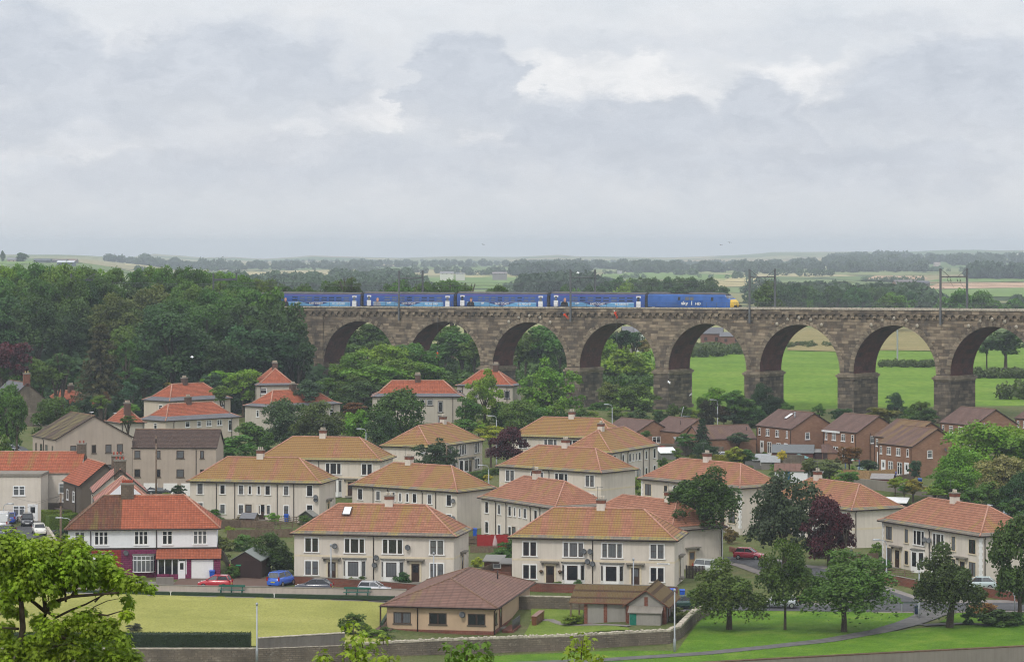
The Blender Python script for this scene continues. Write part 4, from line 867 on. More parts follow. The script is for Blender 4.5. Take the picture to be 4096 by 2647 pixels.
# masonry courses follow the curve: u = distance along the viaduct, v = height
_tab=[(q*.05,bpos(round(q*.05,4))) for q in range(-100,161)]; _tx=np.array([[p.x,p.y] for _,p in _tab]); _ti=np.array([q for q,_ in _tab])
def course_uv(o):
    me=o.data; uv=me.uv_layers[0].data; co=np.zeros(len(me.vertices)*3); me.vertices.foreach_get('co',co); co=co.reshape(-1,3)
    d=((co[:,None,:2]-_tx[None])**2).sum(2); k=d.argmin(1); s=np.zeros(len(co))
    for j in range(len(co)):
        a=bang(float(_ti[k[j]])); s[j]=_ti[k[j]]*BP+(co[j,0]-_tx[k[j],0])*cos(a)-(co[j,1]-_tx[k[j],1])*sin(a)
    for p in me.polygons:
        if abs(p.normal.z)>.6: continue
        j=k[p.vertices[0]]; a=bang(float(_ti[j]))
        if abs(p.normal.x*sin(a)+p.normal.y*cos(a))>.6:
            for li in p.loop_indices: vi=me.loops[li].vertex_index; uv[li].uv=(s[vi],co[vi,2])
for o in list(V.children):
    if o.name.split('.')[0] in ('arch','pier','abutment','parapet','corbel_arcade'): course_uv(o)
# ---------------------------------------------------------------- overhead line masts
def isolve(u,t):
    lo,hi=-14.0,8.0
    for _ in range(50):
        md=(lo+hi)/2; p=bpos(round(md,4),t)
        if CX+F*p.x/p.y<u: lo=md
        else: hi=md
    return round((lo+hi)/2,4)
MT['mast']=plain('weathered_mast_steel',(.125,.13,.135),.6,.15,2)
MASTI=[isolve(u,-.6) for u in (1597,2283.6,2999.7,3763.6)]
for n,(a,lb) in enumerate(zip(MASTI,('above the left arches, over the second coach','over the last coach before the locomotive','just ahead of the locomotive nose','nearest the right edge of the photo'))):
    o=thing('catenary_portal','grey steel overhead-line portal standing on the viaduct '+lb,'line mast',tuple(bpos(a,VW/2)[:2])+(railz(a),),-bang(a),'overhead line portals on the viaduct')
    hw=VW/2+.75; zb=-3.0
    for sg in (-1,1):
        p=MB().box(-.16,.16,sg*hw-.16,sg*hw+.16,zb if sg<0 else -1.6,7.9)
        if sg<0: p.box(-.2,.2,-hw+.1,-hw+.8,-2.6,-2.4).box(-.2,.2,-hw+.1,-hw+.8,-1.2,-1.0)
        p.build('mast',MT['mast'],o)
    MB().tube([(0,-hw,6.25),(0,hw,6.25)],.13,5).tube([(0,-hw,7.8),(0,-hw*.32,6.3)],.06,4).tube([(0,hw,7.8),(0,hw*.32,6.3)],.06,4).build('crossbeam',MT['mast'],o)
    for y in (-2.4,-1.3,1.2,2.3): MB().tube([(0,y,6.2),(0,y,5.75)],.03,4).tube([(0,y,5.75),(.15,y+.1,5.3)],.085,6).build('insulator',MT['dsteel'],o)
    MB().tube([(0,-1.6,5.5),(0,.0,4.2)],.035,4).tube([(0,1.9,5.5),(0,3.6,4.2)],.035,4).tube([(0,-hw,4.3),(0,-hw+1.4,4.1)],.035,4).tube([(0,hw,4.3),(0,hw-1.4,4.1)],.035,4).tube([(0,-hw,4.95),(0,hw,4.95)],.025,4).build('registration_arm',MT['dsteel'],o)
cw=MB(); 
for t,z in ((2.8,4.55),(2.8,5.5),(5.9,4.55),(5.9,5.5),(-.75,5.2)):
    cw.tube([bp3(q,t,railz(q)+z-(.0 if z<5 else .45*sin(pi*(((q-MASTI[0])/1.72)%1)))) for q in [I0-4+.2*k for k in range(int((I1-I0+4)*5))]],.022,3)
tag(cw.build('overhead_wire',MT['dsteel']),'thin electric wires strung above the viaduct tracks','wire')
# two more portals half hidden in the trees at the left
for u,lb in ((900,'rising out of the treetops just left of the train'),(330,'lost in the treetops far to the left')):
    a=isolve(u,4); o=thing('catenary_portal','dark steel overhead-line portal '+lb,'line mast',tuple(bpos(a,4)[:2])+(railz(a)-.6,),-bang(a),'overhead line portals in the wood')
    for sg in (-1,1): MB().box(-.15,.15,sg*5-.15,sg*5+.15,-1,8.2).build('mast',MT['dsteel'],o)
    MB().box(-.2,.2,-5,5,6.4,6.9).tube([(0,-5,8),(0,-1.5,6.8)],.06,4).tube([(0,5,8),(0,1.5,6.8)],.06,4).build('crossbeam',MT['dsteel'],o)
# ---------------------------------------------------------------- the train
BLUE=plain('train_blue',(.026,.078,.30),.32,.10,.3,.5); BLUE2=plain('train_light_blue',(.14,.37,.62),.32,.18,.25,.5); NAVY=plain('train_navy',(.012,.035,.17),.3,.1,.3,.5)
TROOF=plain('train_roof_grey',(.11,.10,.105),.8,.25,.7); YEL=plain('train_yellow',(.72,.47,.06),.35,.1); LOCOB=plain('loco_blue',(.030,.112,.37),.35,.25,.35,.5); PINK=plain('train_purple_line',(.30,.05,.26),.4)
SKIN=plain('portrait_skin',(.50,.27,.18),.5,.15,1); SUIT=plain('portrait_dark_suit',(.02,.02,.03),.5,.2,1); SUITG=plain('portrait_grey_suit',(.30,.31,.36),.5,.2,1); UND=plain('train_underframe',(.045,.042,.042),.8,.3,2)
PROF=[(-1.35,.62),(-1.40,1.5),(-1.38,2.2),(-1.28,2.95),(-1.12,3.25)]
RPROF=[(-1.13,3.24),(-.9,3.5),(-.5,3.66),(0,3.7),(.5,3.66),(.9,3.5),(1.13,3.24)]
LT=2.8
def veh_at(u0,u1,name,label,group):
    a,b=isolve(u0,LT-1.4),isolve(u1,LT-1.4); p,q=bpos(a,LT),bpos(b,LT); d=q-p; c=(p+q)/2
    o=thing(name,label,'train' if name!='locomotive' else 'locomotive',(c.x,c.y,railz((a+b)/2)-.5),atan2(d.y,d.x),group); return o,d.length
def bogie(o,x):
    m=MB().box(x-1.7,x+1.7,-1.15,1.15,.35,.75)
    for dx in (-1.25,1.25):
        for y in (-.8,.8):
            m.tube([(x+dx,y-.06,.46),(x+dx,y+.06,.46)],.46,12)
    m.build('bogie',UND,o)
LBL=['blue passenger coach almost lost behind the trees, last of the train','blue passenger coach just emerging from the trees','blue passenger coach with a pale-suited portrait, second from the trees','blue passenger coach with a portrait of a person with spiky fair hair','blue passenger coach coupled directly behind the locomotive']
US=[(722,1079),(1085,1441),(1452,1814),(1825,2187),(2199,2579)]
for ci,((u0,u1),lb) in enumerate(zip(US,LBL)):
    o,L=veh_at(u0,u1,'train_coach',lb,'coaches of the blue train'); hl=L/2-.12
    m=MB(); sec=PROF+[(-y,z) for y,z in PROF[::-1]]
    m.loft([[(x,y*w,z) for y,z in sec] for x,w in ((-hl,.94),(-hl+.4,1),(hl-.4,1),(hl,.94))],0); m.build('body',BLUE,o)
    MB().loft([[(x,y*w,z) for y,z in RPROF] for x,w in ((-hl,.94),(-hl+.4,1),(hl-.4,1),(hl,.94))],0,True,True,True).build('roof',TROOF,o)
    for sg in (-1,1):
        fl=(lambda y:y) if sg<0 else (lambda y:-y)
        band=MB(); y=1.412*sg
        def qd(mb,x0,x1,z0,z1,yy,mm=0):
            q=[(x0,yy,z0),(x1,yy,z0),(x1,yy,z1),(x0,yy,z1)]; mb.quad(*(q if sg<0 else q[::-1]),mm)
        x0,x1=-hl+2.6,hl-2.5
        qd(band,x0,x1,.64,1.50,y,0); qd(band,x0,x1,1.5,1.56,y*1.001,1); qd(band,x0-1.6,x1+1.5,3.02,3.07,1.30*sg,2)
        t=[(-3.6,y*1.003,1.5),(3.6,y*1.003,1.5),(0.2,y*1.003,.66)]
        band.tri(*([t[0],t[2],t[1]] if sg<0 else t),3); qd(band,x1-1.6,x1-.4,.56,.62,y*1.002,1); band.build('livery_band',[BLUE2,MT['white'],PINK,NAVY],o)
        nw=8 if ci!=3 else 9; xs=x0+(2.7 if sg<0 else .3); st=(x1-xs)/nw
        for k in range(nw):
            w=MB(); a=xs+k*st+.2; q=[(a,1.404*sg,1.83),(a+st-.55,1.404*sg,1.83),(a+st-.55,1.335*sg,2.62),(a,1.335*sg,2.62)]; w.quad(*(q if sg<0 else q[::-1])); w.build('window',MT['glass'],o)
        for dx in (-hl+1.45,hl-1.45):
            d=MB(); q=[(dx-.55,1.415*sg,.66),(dx+.55,1.415*sg,.66),(dx+.55,1.41*sg,1.6),(dx-.55,1.41*sg,1.6)]; d.quad(*(q if sg<0 else q[::-1])); q=[(dx-.55,1.41*sg,1.6),(dx+.55,1.41*sg,1.6),(dx+.55,1.30*sg,2.95),(dx-.55,1.30*sg,2.95)]; d.quad(*(q if sg<0 else q[::-1]))
            do=d.build('door',MT['white'],o); w=MB(); q=[(dx-.28,1.415*sg,1.85),(dx+.28,1.415*sg,1.85),(dx+.28,1.35*sg,2.75),(dx-.28,1.35*sg,2.75)]; w.quad(*(q if sg<0 else q[::-1])); w.build('pane',MT['glass'],do)
        if sg<0:
            text('EAST COAST',.62,MT['white'],o,(0.2,y*1.006,.98),ofs=.012); text('ALL ABOARD',.58,MT['white'],o,(x1-3.0,y*1.006,.98),sx=.95,ofs=.012)
            text('“',1.5,BLUE2 if False else MT['white'],o,(x0+3.9,y*1.006,.45)); text('”',1.5,MT['white'],o,(-4.6,y*1.006,.45))
            text('On board with friendly staff',.26,MT['white'],o,(x0+6.2,y*1.006,1.05)) if False else None
            if ci>0:
                px=x0+1.0; po=MB(); f=lambda pts,mm: po.add([(px+a,y*1.008 if b<2.2 else -1.40+(b-2.2)*.13,b) for a,b in pts],[tuple(range(len(pts)))],mm)
                f([(-1.0,.66),(1.0,.66),(.85,1.35),(.45,1.65),(-.4,1.65),(-.85,1.35)],1)
                f([(.12+.33*sin(-2*pi*k/12),2.02+.42*cos(2*pi*k/12)) for k in range(12)][::-1],0)
                f([(-.2,1.45),(.35,1.45),(.3,1.72),(-.1,1.72)],0)
                if ci==3: f([(.12+.36*sin(-2*pi*k/12),2.33+.2*cos(2*pi*k/12)) for k in range(12)][::-1],2)
                po.build('portrait',[SKIN,SUITG if ci==2 else SUIT,MT['wood']],o)
    MB().loft([[(x,y*.8,z-.1) for y,z in sec] for x in (hl,hl+.42)],0).build('gangway',UND,o)
    MB().box(-hl+5,hl-5,-1.1,1.1,.25,.64).build('underframe',UND,o)
    bogie(o,-hl+3.2); bogie(o,hl-3.2)
o,L=veh_at(2590,2934,'locomotive','blue electric locomotive with a yellow sloping nose and advertising sign, leading the train','')
hl=L/2; sec=PROF+[(-y,z) for y,z in PROF[::-1]]
def csec(x,top,bot,w,zm=3.25): return [(x,y*w,bot+(z-.62)/(zm-.62)*(top-bot)) for y,z in sec]
MB().loft([csec(-hl,3.15,.6,.95),csec(-hl+.3,3.25,.6,1),csec(hl-3.2,3.25,.6,1),csec(hl-2.1,3.22,.6,.98)],0).build('body',LOCOB,o)
MB().loft([csec(hl-2.1,3.2,.6,.98),csec(hl-.85,2.28,.6,.96)],0).build('cab',LOCOB,o); MB().loft([csec(hl-.87,2.30,.62,.965),csec(hl-.28,1.78,.75,.9),csec(hl-.08,1.2,.8,.86)],0).build('cab_front',YEL,o)
sk=MB()
for sg in (-1,1): q=[(hl-2.1,1.39*sg,.62),(hl-1.1,1.36*sg,.62),(hl-1.55,1.35*sg,2.1),(hl-2.1,1.36*sg,2.3)]; sk.quad(*(q if sg<0 else q[::-1]))
sk.build('cab_side',LOCOB,o)
MB().quad((hl-1.98,-.95,3.1),(hl-1.98,.95,3.1),(hl-1.2,1.0,2.53),(hl-1.2,-1.0,2.53)).quad((hl-2.0,-1.18,3.0),(hl-1.95,-.98,3.1),(hl-1.18,-1.0,2.52),(hl-1.6,-1.31,2.45)).build('windscreen',MT['glass'],o)
for v in o.children:
    if v.name.startswith('windscreen'): v.location=(.05,-.02,.03)
MB().loft([[(x,y*w,3.24+(z-3.24)*k) for y,z in RPROF] for x,w,k in ((-hl,.95,.6),(-hl+.4,1,.9),(-hl+4.4,1,.9),(-hl+4.5,.9,.25),(-hl+9.6,.9,.25),(-hl+9.7,1,.95),(hl-3.6,1,.95),(hl-1.9,.93,.1))],0,True,True,True).build('roof',TROOF,o)
eq=MB()
for k in range(6): eq.box(-hl+4.8+k*.8,-hl+5.3+k*.8,-.5,.5,3.3,3.48+.06*(k%3))
eq.build('roof_equipment',UND,o)
MB().tube([(-hl+7.2,0,3.4),(-hl+8.7,0,3.7),(-hl+6.9,0,4.2),(-hl+8.5,0,4.4)],.045,5).tube([(-hl+8.4,-.8,4.4),(-hl+8.4,.8,4.4)],.05,5).build('pantograph',UND,o)
for x in (-hl+7.7,-hl+15.6): MB().quad((x-.3,-1.405,1.95),(x+.3,-1.405,1.95),(x+.3,-1.34,2.7),(x-.3,-1.34,2.7)).build('window',MT['glass'],o)
for x in (-hl+9.6,-hl+10.7): MB().quad((x-.45,-1.405,1.9),(x+.45,-1.405,1.9),(x+.45,-1.34,2.7),(x-.45,-1.34,2.7)).build('window',MT['glass'],o)
sg_=MB().quad((-.1-1.9,-1.412,.95),(-.1+2.5,-1.412,.95),(-.1+2.5,-1.412,1.95),(-.1-1.9,-1.412,1.95)).build('advert_panel',plain('advert_dark_blue',(.02,.09,.32),.3,.1),o)
sg_.location=(-hl+10.2-.2,0,0); sg_.scale=(1.45,1,1.15); sg_.location.z=-.2
for tx,sz,xx,zz in (('sky',1.0,-1.15,1.14),('1',1.08,.55,1.12),('HD',.7,2.05,1.14)): text(tx,sz,MT['white'],o,(-hl+10.2+xx,-1.43,zz),ofs=.03,sx=1.25)
for x in (-hl+2.9,hl-3.3): MB().box(x-.42,x+.42,-1.409,-1.37,.75,2.8).build('door',LOCOB,o)
MB().box(-hl-.35,-hl,-.5,.5,.9,2.9).build('gangway',UND,o); MB().box(hl-1.6,hl-.2,-1.15,1.15,.2,.75).build('valance',MT['steel'],o); MB().box(-hl+4.5,hl-5,-1.2,1.2,.2,.62).build('underframe',UND,o)
for y in (-.9,.9): MB().tube([(hl-.1,y,.95),(hl+.35,y,.95)],.14,8).tube([(hl+.35,y,.95),(hl+.42,y,.95)],.26,8).build('buffer',UND,o)
for y in (-.85,.85): MB().box(hl-.14,hl-.1,y-.2,y+.2,1.15,1.3).build('headlight',MT['lampw'],o)
bogie(o,-hl+3.4); bogie(o,hl-4.2)
# ---------------------------------------------------------------- trees
def leafmesh(name,P,Nn,sz,tint,rs,asp=.75):
    n=len(P); r1=rs.normal(size=(n,3)); T=np.cross(Nn,r1); T/=np.linalg.norm(T,axis=1,keepdims=True)+1e-9; B=np.cross(Nn,T)
    s=(sz*rs.uniform(.6,1.35,n))[:,None]; bend=Nn*s*.25
    V=np.stack([P-T*s,P-B*s*asp*rs.uniform(.7,1.1,(n,1))-bend,P+T*s*rs.uniform(.8,1.2,(n,1)),P+B*s*asp-bend*.5],1).reshape(-1,3)
    me=bpy.data.meshes.new(name); me.vertices.add(4*n); me.vertices.foreach_set('co',V.astype(np.float32).ravel())
    me.loops.add(4*n); me.loops.foreach_set('vertex_index',np.arange(4*n,dtype=np.int32)); me.polygons.add(n)
    me.polygons.foreach_set('loop_start',np.arange(0,4*n,4,dtype=np.int32)); me.polygons.foreach_set('loop_total',np.full(n,4,np.int32))
    a=me.attributes.new('tint','FLOAT','FACE'); a.data.foreach_set('value',np.clip(tint,0,1).astype(np.float32))
    me.materials.append(MT['leaf']); me.update(); me.validate(); return me
def unit(v): return v/(np.linalg.norm(v,axis=1,keepdims=True)+1e-9)
def crown(seed,n,leaf,shape):
    rs=np.random.RandomState(seed); nb={'r':34,'o':38,'s':34,'w':46,'b':22,'a':60}[shape]
    c=unit(rs.normal(size=(nb,3)))*(rs.uniform(0,1,(nb,1))**.36); br=rs.uniform(.20,.36,nb)
    if shape=='w': c[:,2]=np.abs(c[:,2])*1.15-.55-.25*(c[:,0]**2+c[:,1]**2); br*=.72
    if shape=='s': c[:,2]=c[:,2]*.62; br*=.9
    if shape=='o': c[:,:2]*=(1-.28*c[:,2:3]); 
    if shape=='a': br*=.62
    c*=.78; c[:,:2]+=rs.normal(size=(nb,2))*.05
    k=rs.choice(nb,n,p=br**2/np.sum(br**2)); d=unit(rs.normal(size=(n,3))); d[:,2]=np.where(d[:,2]<-.2,-d[:,2]*.8,d[:,2]); d=unit(d)
    rad=br[k]*rs.uniform(.62,1.12,n)**.7
    lump=1+.22*np.sin(d[:,0]*7+k)*np.sin(d[:,1]*6+k*2)
    P=c[k]+d*(rad*lump)[:,None]*np.array([1,1,.85 if shape!='w' else .8])
    Nn=unit(d*.9+rs.normal(size=(n,3))*.75+np.array([0,0,.35]))
    if shape=='w':
        m=rs.rand(n)<.3; P[m,2]-=rs.uniform(0,.35,m.sum())
    out=np.linalg.norm(P,axis=1); tint=.30*rs.rand(n)+.35*(rs.rand(nb)[k])+.35*(d[:,2]*.5+.5)  # upward-facing leaves tinted lighter: light from above put into the leaf colour
    lo,hi=np.percentile(P,.4,axis=0),np.percentile(P,99.6,axis=0); P=(P-(lo+hi)/2)/((hi-lo)/2)
    return leafmesh('crown',P,Nn,leaf,tint,rs)
def conifer(seed,n,leaf):
    rs=np.random.RandomState(seed); P=[];Nn=[];tt=[]
    nl=15
    for l in range(nl):
        z=-1+2*l/nl; R0=(1-l/nl)**.8*.95+.05
        for b in range(int(5+9*(1-l/nl))):
            a=rs.uniform(0,2*pi); L_=R0*rs.uniform(.7,1.1); m=int(n/110); t=rs.uniform(.1,1,m)
            x=cos(a)*L_*t; y=sin(a)*L_*t; zz=z-.22*t*t*L_+.10*t+rs.normal(size=m)*.025
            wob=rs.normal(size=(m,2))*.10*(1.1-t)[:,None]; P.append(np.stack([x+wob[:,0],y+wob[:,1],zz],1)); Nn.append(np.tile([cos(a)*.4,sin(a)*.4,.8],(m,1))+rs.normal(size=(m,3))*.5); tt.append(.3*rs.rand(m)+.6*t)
    P=np.concatenate(P);Nn=unit(np.concatenate(Nn)); return leafmesh('crown',P,Nn,leaf,np.concatenate(tt),rs,.5)
def trunkmesh(seed,limbs=6,multi=False):
    rs=random.Random(seed); m=MB(); m.tube([(0,0,-.12),(0,0,0),(.01,0,.3),(.02,.01,.62),(.0,.02,1.0)],[.19,.115,.085,.065,.03],8)
    for k in range(limbs):
        a=2*pi*k/limbs+rs.uniform(-.4,.4); z=rs.uniform(.36,.62); r=rs.uniform(.35,.6)
        m.tube([(0,0,z-.06),(cos(a)*r*.4,sin(a)*r*.4,z+.15),(cos(a)*r,sin(a)*r,z+.38)],[.05,.04,.015],5)
    return m.mesh('trunk',[MT['bark']])
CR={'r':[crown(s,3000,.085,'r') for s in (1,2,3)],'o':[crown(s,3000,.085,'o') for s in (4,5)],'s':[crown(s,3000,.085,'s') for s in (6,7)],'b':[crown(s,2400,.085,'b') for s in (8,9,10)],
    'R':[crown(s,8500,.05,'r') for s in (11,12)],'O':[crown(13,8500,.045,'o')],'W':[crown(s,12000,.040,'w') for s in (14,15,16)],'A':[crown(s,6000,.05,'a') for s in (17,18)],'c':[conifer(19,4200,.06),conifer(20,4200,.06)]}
TRK=[trunkmesh(s) for s in (1,2,3)]
TC=dict(dark=(.045,.098,.030),mid=(.072,.145,.027),bright=(.125,.228,.024),lime=(.20,.28,.024),olive=(.085,.122,.036),purple=(.060,.012,.024),con=(.028,.072,.028),bronze=(.075,.068,.030),blue=(.045,.095,.055),park=(.085,.152,.032),deep=(.034,.078,.028),yel=(.36,.33,.03),rust=(.15,.075,.025),cream=(.30,.27,.13),copper=(.035,.03,.016))
_tn=[0]
def tree(u,vt,wpx,Y,col='mid',kind='r',label='green tree',group=None,vb=None,base=None,asp=1.0,cat='tree',name='tree',lean=0,trunk=True):
    """u,vt: centre and top in source pixels; wpx: crown width in pixels; vb: crown bottom"""
    X=(u-CX)/F*Y; zt=EYE-(vt-HZ)/F*Y; zg=tz(X,Y) if base is None else base; r=wpx/2/F*Y
    zt=max(zt,zg+.8); zb=(EYE-(vb-HZ)/F*Y) if vb else zg+.10*(zt-zg)
    zb=max(zb,zg-.5) if not vb else zb
    if not vb and kind in 'rR' and zt-zb>2.3*r: zb=zt-2.3*r
    _tn[0]+=1; i=_tn[0]; o=thing(name,label,cat,(X,Y,zg),rnd.uniform(0,6.28),group)
    c=TC[col] if isinstance(col,str) else col; j=rnd.uniform(.75,1.25); cc=(c[0]*j*rnd.uniform(.8,1.25),c[1]*j,c[2]*j,1)
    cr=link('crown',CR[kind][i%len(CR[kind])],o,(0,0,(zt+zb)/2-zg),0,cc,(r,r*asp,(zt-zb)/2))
    if trunk and zt-zg>2:
        h=max(((zt+zb)/2-zg)*1.15,.5); link('trunk',TRK[i%3],o,(0,0,0),rnd.uniform(0,6),None,(max(r*.75,h*.25),max(r*.75,h*.25),h))
    return o
def T(c,x,y,w,Y,col,kind,label,group=None,yb=None,**k):
    u,v=S(c,x,y); kc=KS.get(c,KC); return tree(u,v,w*kc,Y,col,kind,label,group,S(c,x,yb)[1] if yb else None,**k)
g='trees of the dark wood at the left'; back='broadleaf tree in the sunlit back row along the top of the left wood'
for x,y,w in ((-60,262,230),(60,265,190),(170,250,210),(330,240,240),(450,262,180),(570,245,250),(690,268,180),(800,270,220),(900,290,160),(1010,278,190),(1235,285,160),(1350,270,230),(1480,262,220),(1600,285,190),(1700,275,230),(1850,300,220),(1960,310,170),(2060,325,200),(2190,345,200),(2290,378,160)): T('i',x,y,w*1.45,rnd.uniform(645,668),rnd.choice(('mid','bright',(.095,.18,.028))),'R',back,g,base=19)
mid_='tall broadleaf tree in the middle of the left wood'
for x,y,w,cl in ((-80,380,260,'mid'),(60,372,280,'mid'),(210,395,230,'mid'),(370,385,260,'mid'),(600,345,330,'mid'),(480,430,240,'dark'),(760,390,260,'dark'),(930,350,230,'mid'),(1060,440,240,'mid'),(1200,470,260,'olive'),(1400,440,360,'olive'),(1640,400,280,'mid'),(1760,440,260,'mid'),(1960,415,300,'mid'),(2120,410,260,'mid'),(2250,470,260,'mid'),(1860,520,260,'mid')): T('i',x,y,w*1.35,rnd.uniform(612,632),cl,'R',mid_,g,base=14)
fr_='dark broadleaf tree at the front of the left wood'
for x,y,w,yb,cl,Y in ((60,540,420,1010,'dark',592),(330,520,380,1000,'dark',590),(-120,600,380,1100,'dark',590),(700,560,330,1100,'dark',605),(620,700,360,1150,'deep',600),(1020,510,360,900,'olive',600),(1180,620,330,1000,'olive',602),(1850,615,420,1000,'mid',592),(2080,520,340,1000,'mid',600),(2160,600,330,1000,'dark',590),(1640,560,340,900,'mid',603),(1420,600,330,900,'dark',603),(1100,800,300,1150,'mid',590),(2260,720,320,1150,'dark',585)): T('i',x,y,w*1.25,Y,cl,'R',fr_,g,yb)
T('i',1540,660,680,572,'dark','R','great round dark tree at the front of the left wood, behind the orange roofs',g,1260)
T('i',2000,935,340,566,'deep','r','small dark tree in front of the wood just left of the chimneyed orange roof',g,1290)
T('i',1330,900,420,574,'deep','r','dark tree filling the foot of the wood beside the great round tree',g,1290)
T('i',1800,1000,420,570,'deep','r','dark low tree between the wood and the orange roofs',g,1300)
for x,y,w,yb,cl,Y in ((-40,480,330,900,'mid',612),(120,480,330,1000,'mid',606),(60,640,380,1180,'dark',590),(260,600,300,1150,'dark',588),(330,760,330,1180,'dark',582),(380,880,240,1190,'deep',580),(170,850,380,1190,'deep',578),(30,860,380,1200,'deep',576),(-100,800,380,1220,'deep',574),(200,700,300,1000,'dark',592),(420,1010,170,1180,'deep',584)): T('j',x,y,w*1.12,Y,cl,'r','dark tree of the wood crowding against the left end of the viaduct',g,yb)
T('i',905,775,560,556,'bronze','c','tall bronze-tipped conifer standing in front of the left wood',None,1400,name='conifer_tree')
T('i',110,950,330,556,'purple','r','dark purple copper beech at the far left edge of the wood',None,1240); T('i',-20,960,250,560,'purple','r','purple beech cut by the left edge of the photo',None,1240)
for x,y,w in ((1900,470,300),(2020,480,300),(2130,490,280),(2240,500,260)): T('i',x,y,w*1.2,613,'mid','R','broadleaf tree screening the tail of the train',g,900)
T('j',60,505,230,612,'mid','R','broadleaf tree screening the tail of the train',g,900)
for a in ((350,1090,230,1330,'mid','bright rounded tree left of the bronze conifer'),(500,1140,210,1340,'mid','green bush-like tree at the foot of the bronze conifer'),(160,1205,160,1330,'bright','pale green tree behind the stone cottage'),(300,1265,150,1400,'mid','small tree right of the stone cottage chimney'),(560,1040,230,1200,'dark','dark green tree behind the bright rounded tree'),(1190,1170,220,1330,'mid','green shrub tree at the right foot of the bronze conifer'),(30,1120,200,1260,'mid','green tree below the purple beech'),(1300,1200,300,1340,'dark','dark shrub mass under the wood edge'),(1130,930,170,1200,'mid','lighter green tree inside the wood right of the conifer')): T('i',a[0],a[1],a[2]*1.1,557,a[4],'r',a[5],None,a[3])
T('e',1150,285,170,530,'blue','r','silvery willow-like tree on the lawn left of the orange roofs',None,440); T('e',945,370,100,528,'rust','b','small rusty red tree in the garden',None,470); T('e',900,405,170,520,'bright','b','bright green bush right of the pink-trimmed house',None,520); T('e',500,430,430,470,(.07,.115,.02),'R','round mid green tree before the pink-trimmed house at left',None,740)
T('e',60,320,330,455,'mid','R','big green tree at the left edge above the street',None,840); T('e',150,410,180,450,'mid','r','green tree leaning right at the left edge',None,760); T('e',20,760,160,440,'mid','b','green shrub below the left-edge tree',None,980)
for a in ((2000,190,330,345,'bright',560,'bright green tree behind the twin orange roofs'),(2180,180,300,430,'bright',552,'bright spreading tree left of the pyramid roof'),(1900,200,160,330,'blue',556,'greyish green tree behind the orange roof'),(1980,320,180,450,'mid',540,'green shrub in the gap beside the orange house'),(1500,290,70,320,'yel',560,'small yellow shrub behind the orange chimney'),(2080,770,400,960,'mid',452,'broad green hedge-like tree right of the grey flats'),(2230,650,220,780,'mid',470,'green shrub tree beside the long grey wing'),(1150,590,130,660,'mid',470,'small green bush by the glasshouse'),(1160,480,160,560,'bright',500,'pale clipped shrub behind the small chimney'),(1960,860,120,1000,'dark',440,'dark lilac bush at the end of the grey wing'),(1600,1210,120,1300,'con',380,'dark conical bush by the white garages'),(1490,1275,80,1300,'bright',378,'low green bush by the parked cars at the garages')): T('e',a[0],a[1],a[2]*1.1,a[5],a[4],'r' if a[2]>170 else 'b',a[6],None,a[3])
# gardens in the middle, below the viaduct
for a in ((900,1030,380,1290,'bright',562,'R'),(1150,965,420,1250,'bright',572,'R'),(1400,955,420,1230,'mid',575,'R'),(1060,1150,520,1400,'bright',556,'R'),(1330,1090,420,1330,'bright',560,'R'),(1530,1120,280,1310,'bright',562,'r'),(880,1230,330,1480,'mid',552,'R'),(960,1290,330,1520,'dark',548,'R'),(1560,1190,220,1320,'blue',563,'r'),(1720,1240,230,1330,'mid',558,'b'),(790,1130,250,1330,'bright',560,'r')): T('j',a[0],a[1],a[2]*1.1,a[5],a[4],a[6],'bright green tree in the big clump before the first two arches','clump of trees before the left arches',a[3])
T('f',470,270,300,535,'blue','r','pale flowering shrub tree right of the twin orange roofs',None,450); T('f',640,250,200,552,'mid','r','green tree below the left pier of the viaduct',None,360)
T('f',270,445,400,478,(.05,.10,.04),'R','rounded blue-green tree left of its darker twin, above the ochre roofs',None,830); T('f',570,465,470,472,'olive','R','dark olive green round tree above the ochre roofs',None,840); T('f',900,540,280,486,'bright','r','bright green bush between two round trees',None,860); T('f',880,470,200,505,'rust','b','reddish shrub beside the tall clump',None,560)
T('f',1270,360,520,487,'mid','R','tall green tree partly hiding the lone bright red roofed house',None,850); T('f',1130,560,280,480,'dark','R','dark tree at the left foot of the lone red roofed house',None,880)
T('f',2050,178,340,520,'bright','A','light airy tree in front of the orange house below the third arch',None,660); T('f',1900,430,220,515,'mid','r','green tree right of the lone red roofed house',None,650); T('f',2200,480,260,520,'mid','r','green tree below the light airy tree',None,700)
T('f',1870,620,230,470,'mid','b','mid green bush before the garden wall',None,740); T('f',2010,640,180,470,'bright','b','bright bush left of the lamp post with a curved head',None,740); T('f',2105,678,260,468,'lime','b','yellow green rounded hedge bush by the curved lamp post',None,780)
T('f',2255,695,330,452,'purple','R','round dark purple tree in the middle of the estate',None,1000)
T('f',1610,800,420,428,(.045,.075,.035),'A','small grey-green tree growing against the end of the ochre-roofed house',None,1090)
T('f',2040,1090,120,432,'mid','b','clipped green bush by the low lamp post',None,1160); T('f',2080,1115,90,430,'yel','b','yellow shrub by the low lamp post',None,1165)
T('f',30,690,220,470,'mid','r','green shrub at the end of the orange house',None,900); T('f',90,770,140,460,'mid','b','small bush left of the aerials',None,900); T('f',0,880,90,445,'mid','b','bush behind the chimney with red pots',None,960)
T('g',330,85,560,537,'bright','A','large light green tree before the second pier, with reddish roof showing through it',None,640); T('g',60,450,340,500,'mid','R','green tree at the left of the large light tree',None,720); T('g',200,520,300,505,'mid','r','green tree at the foot of the large light tree',None,720)
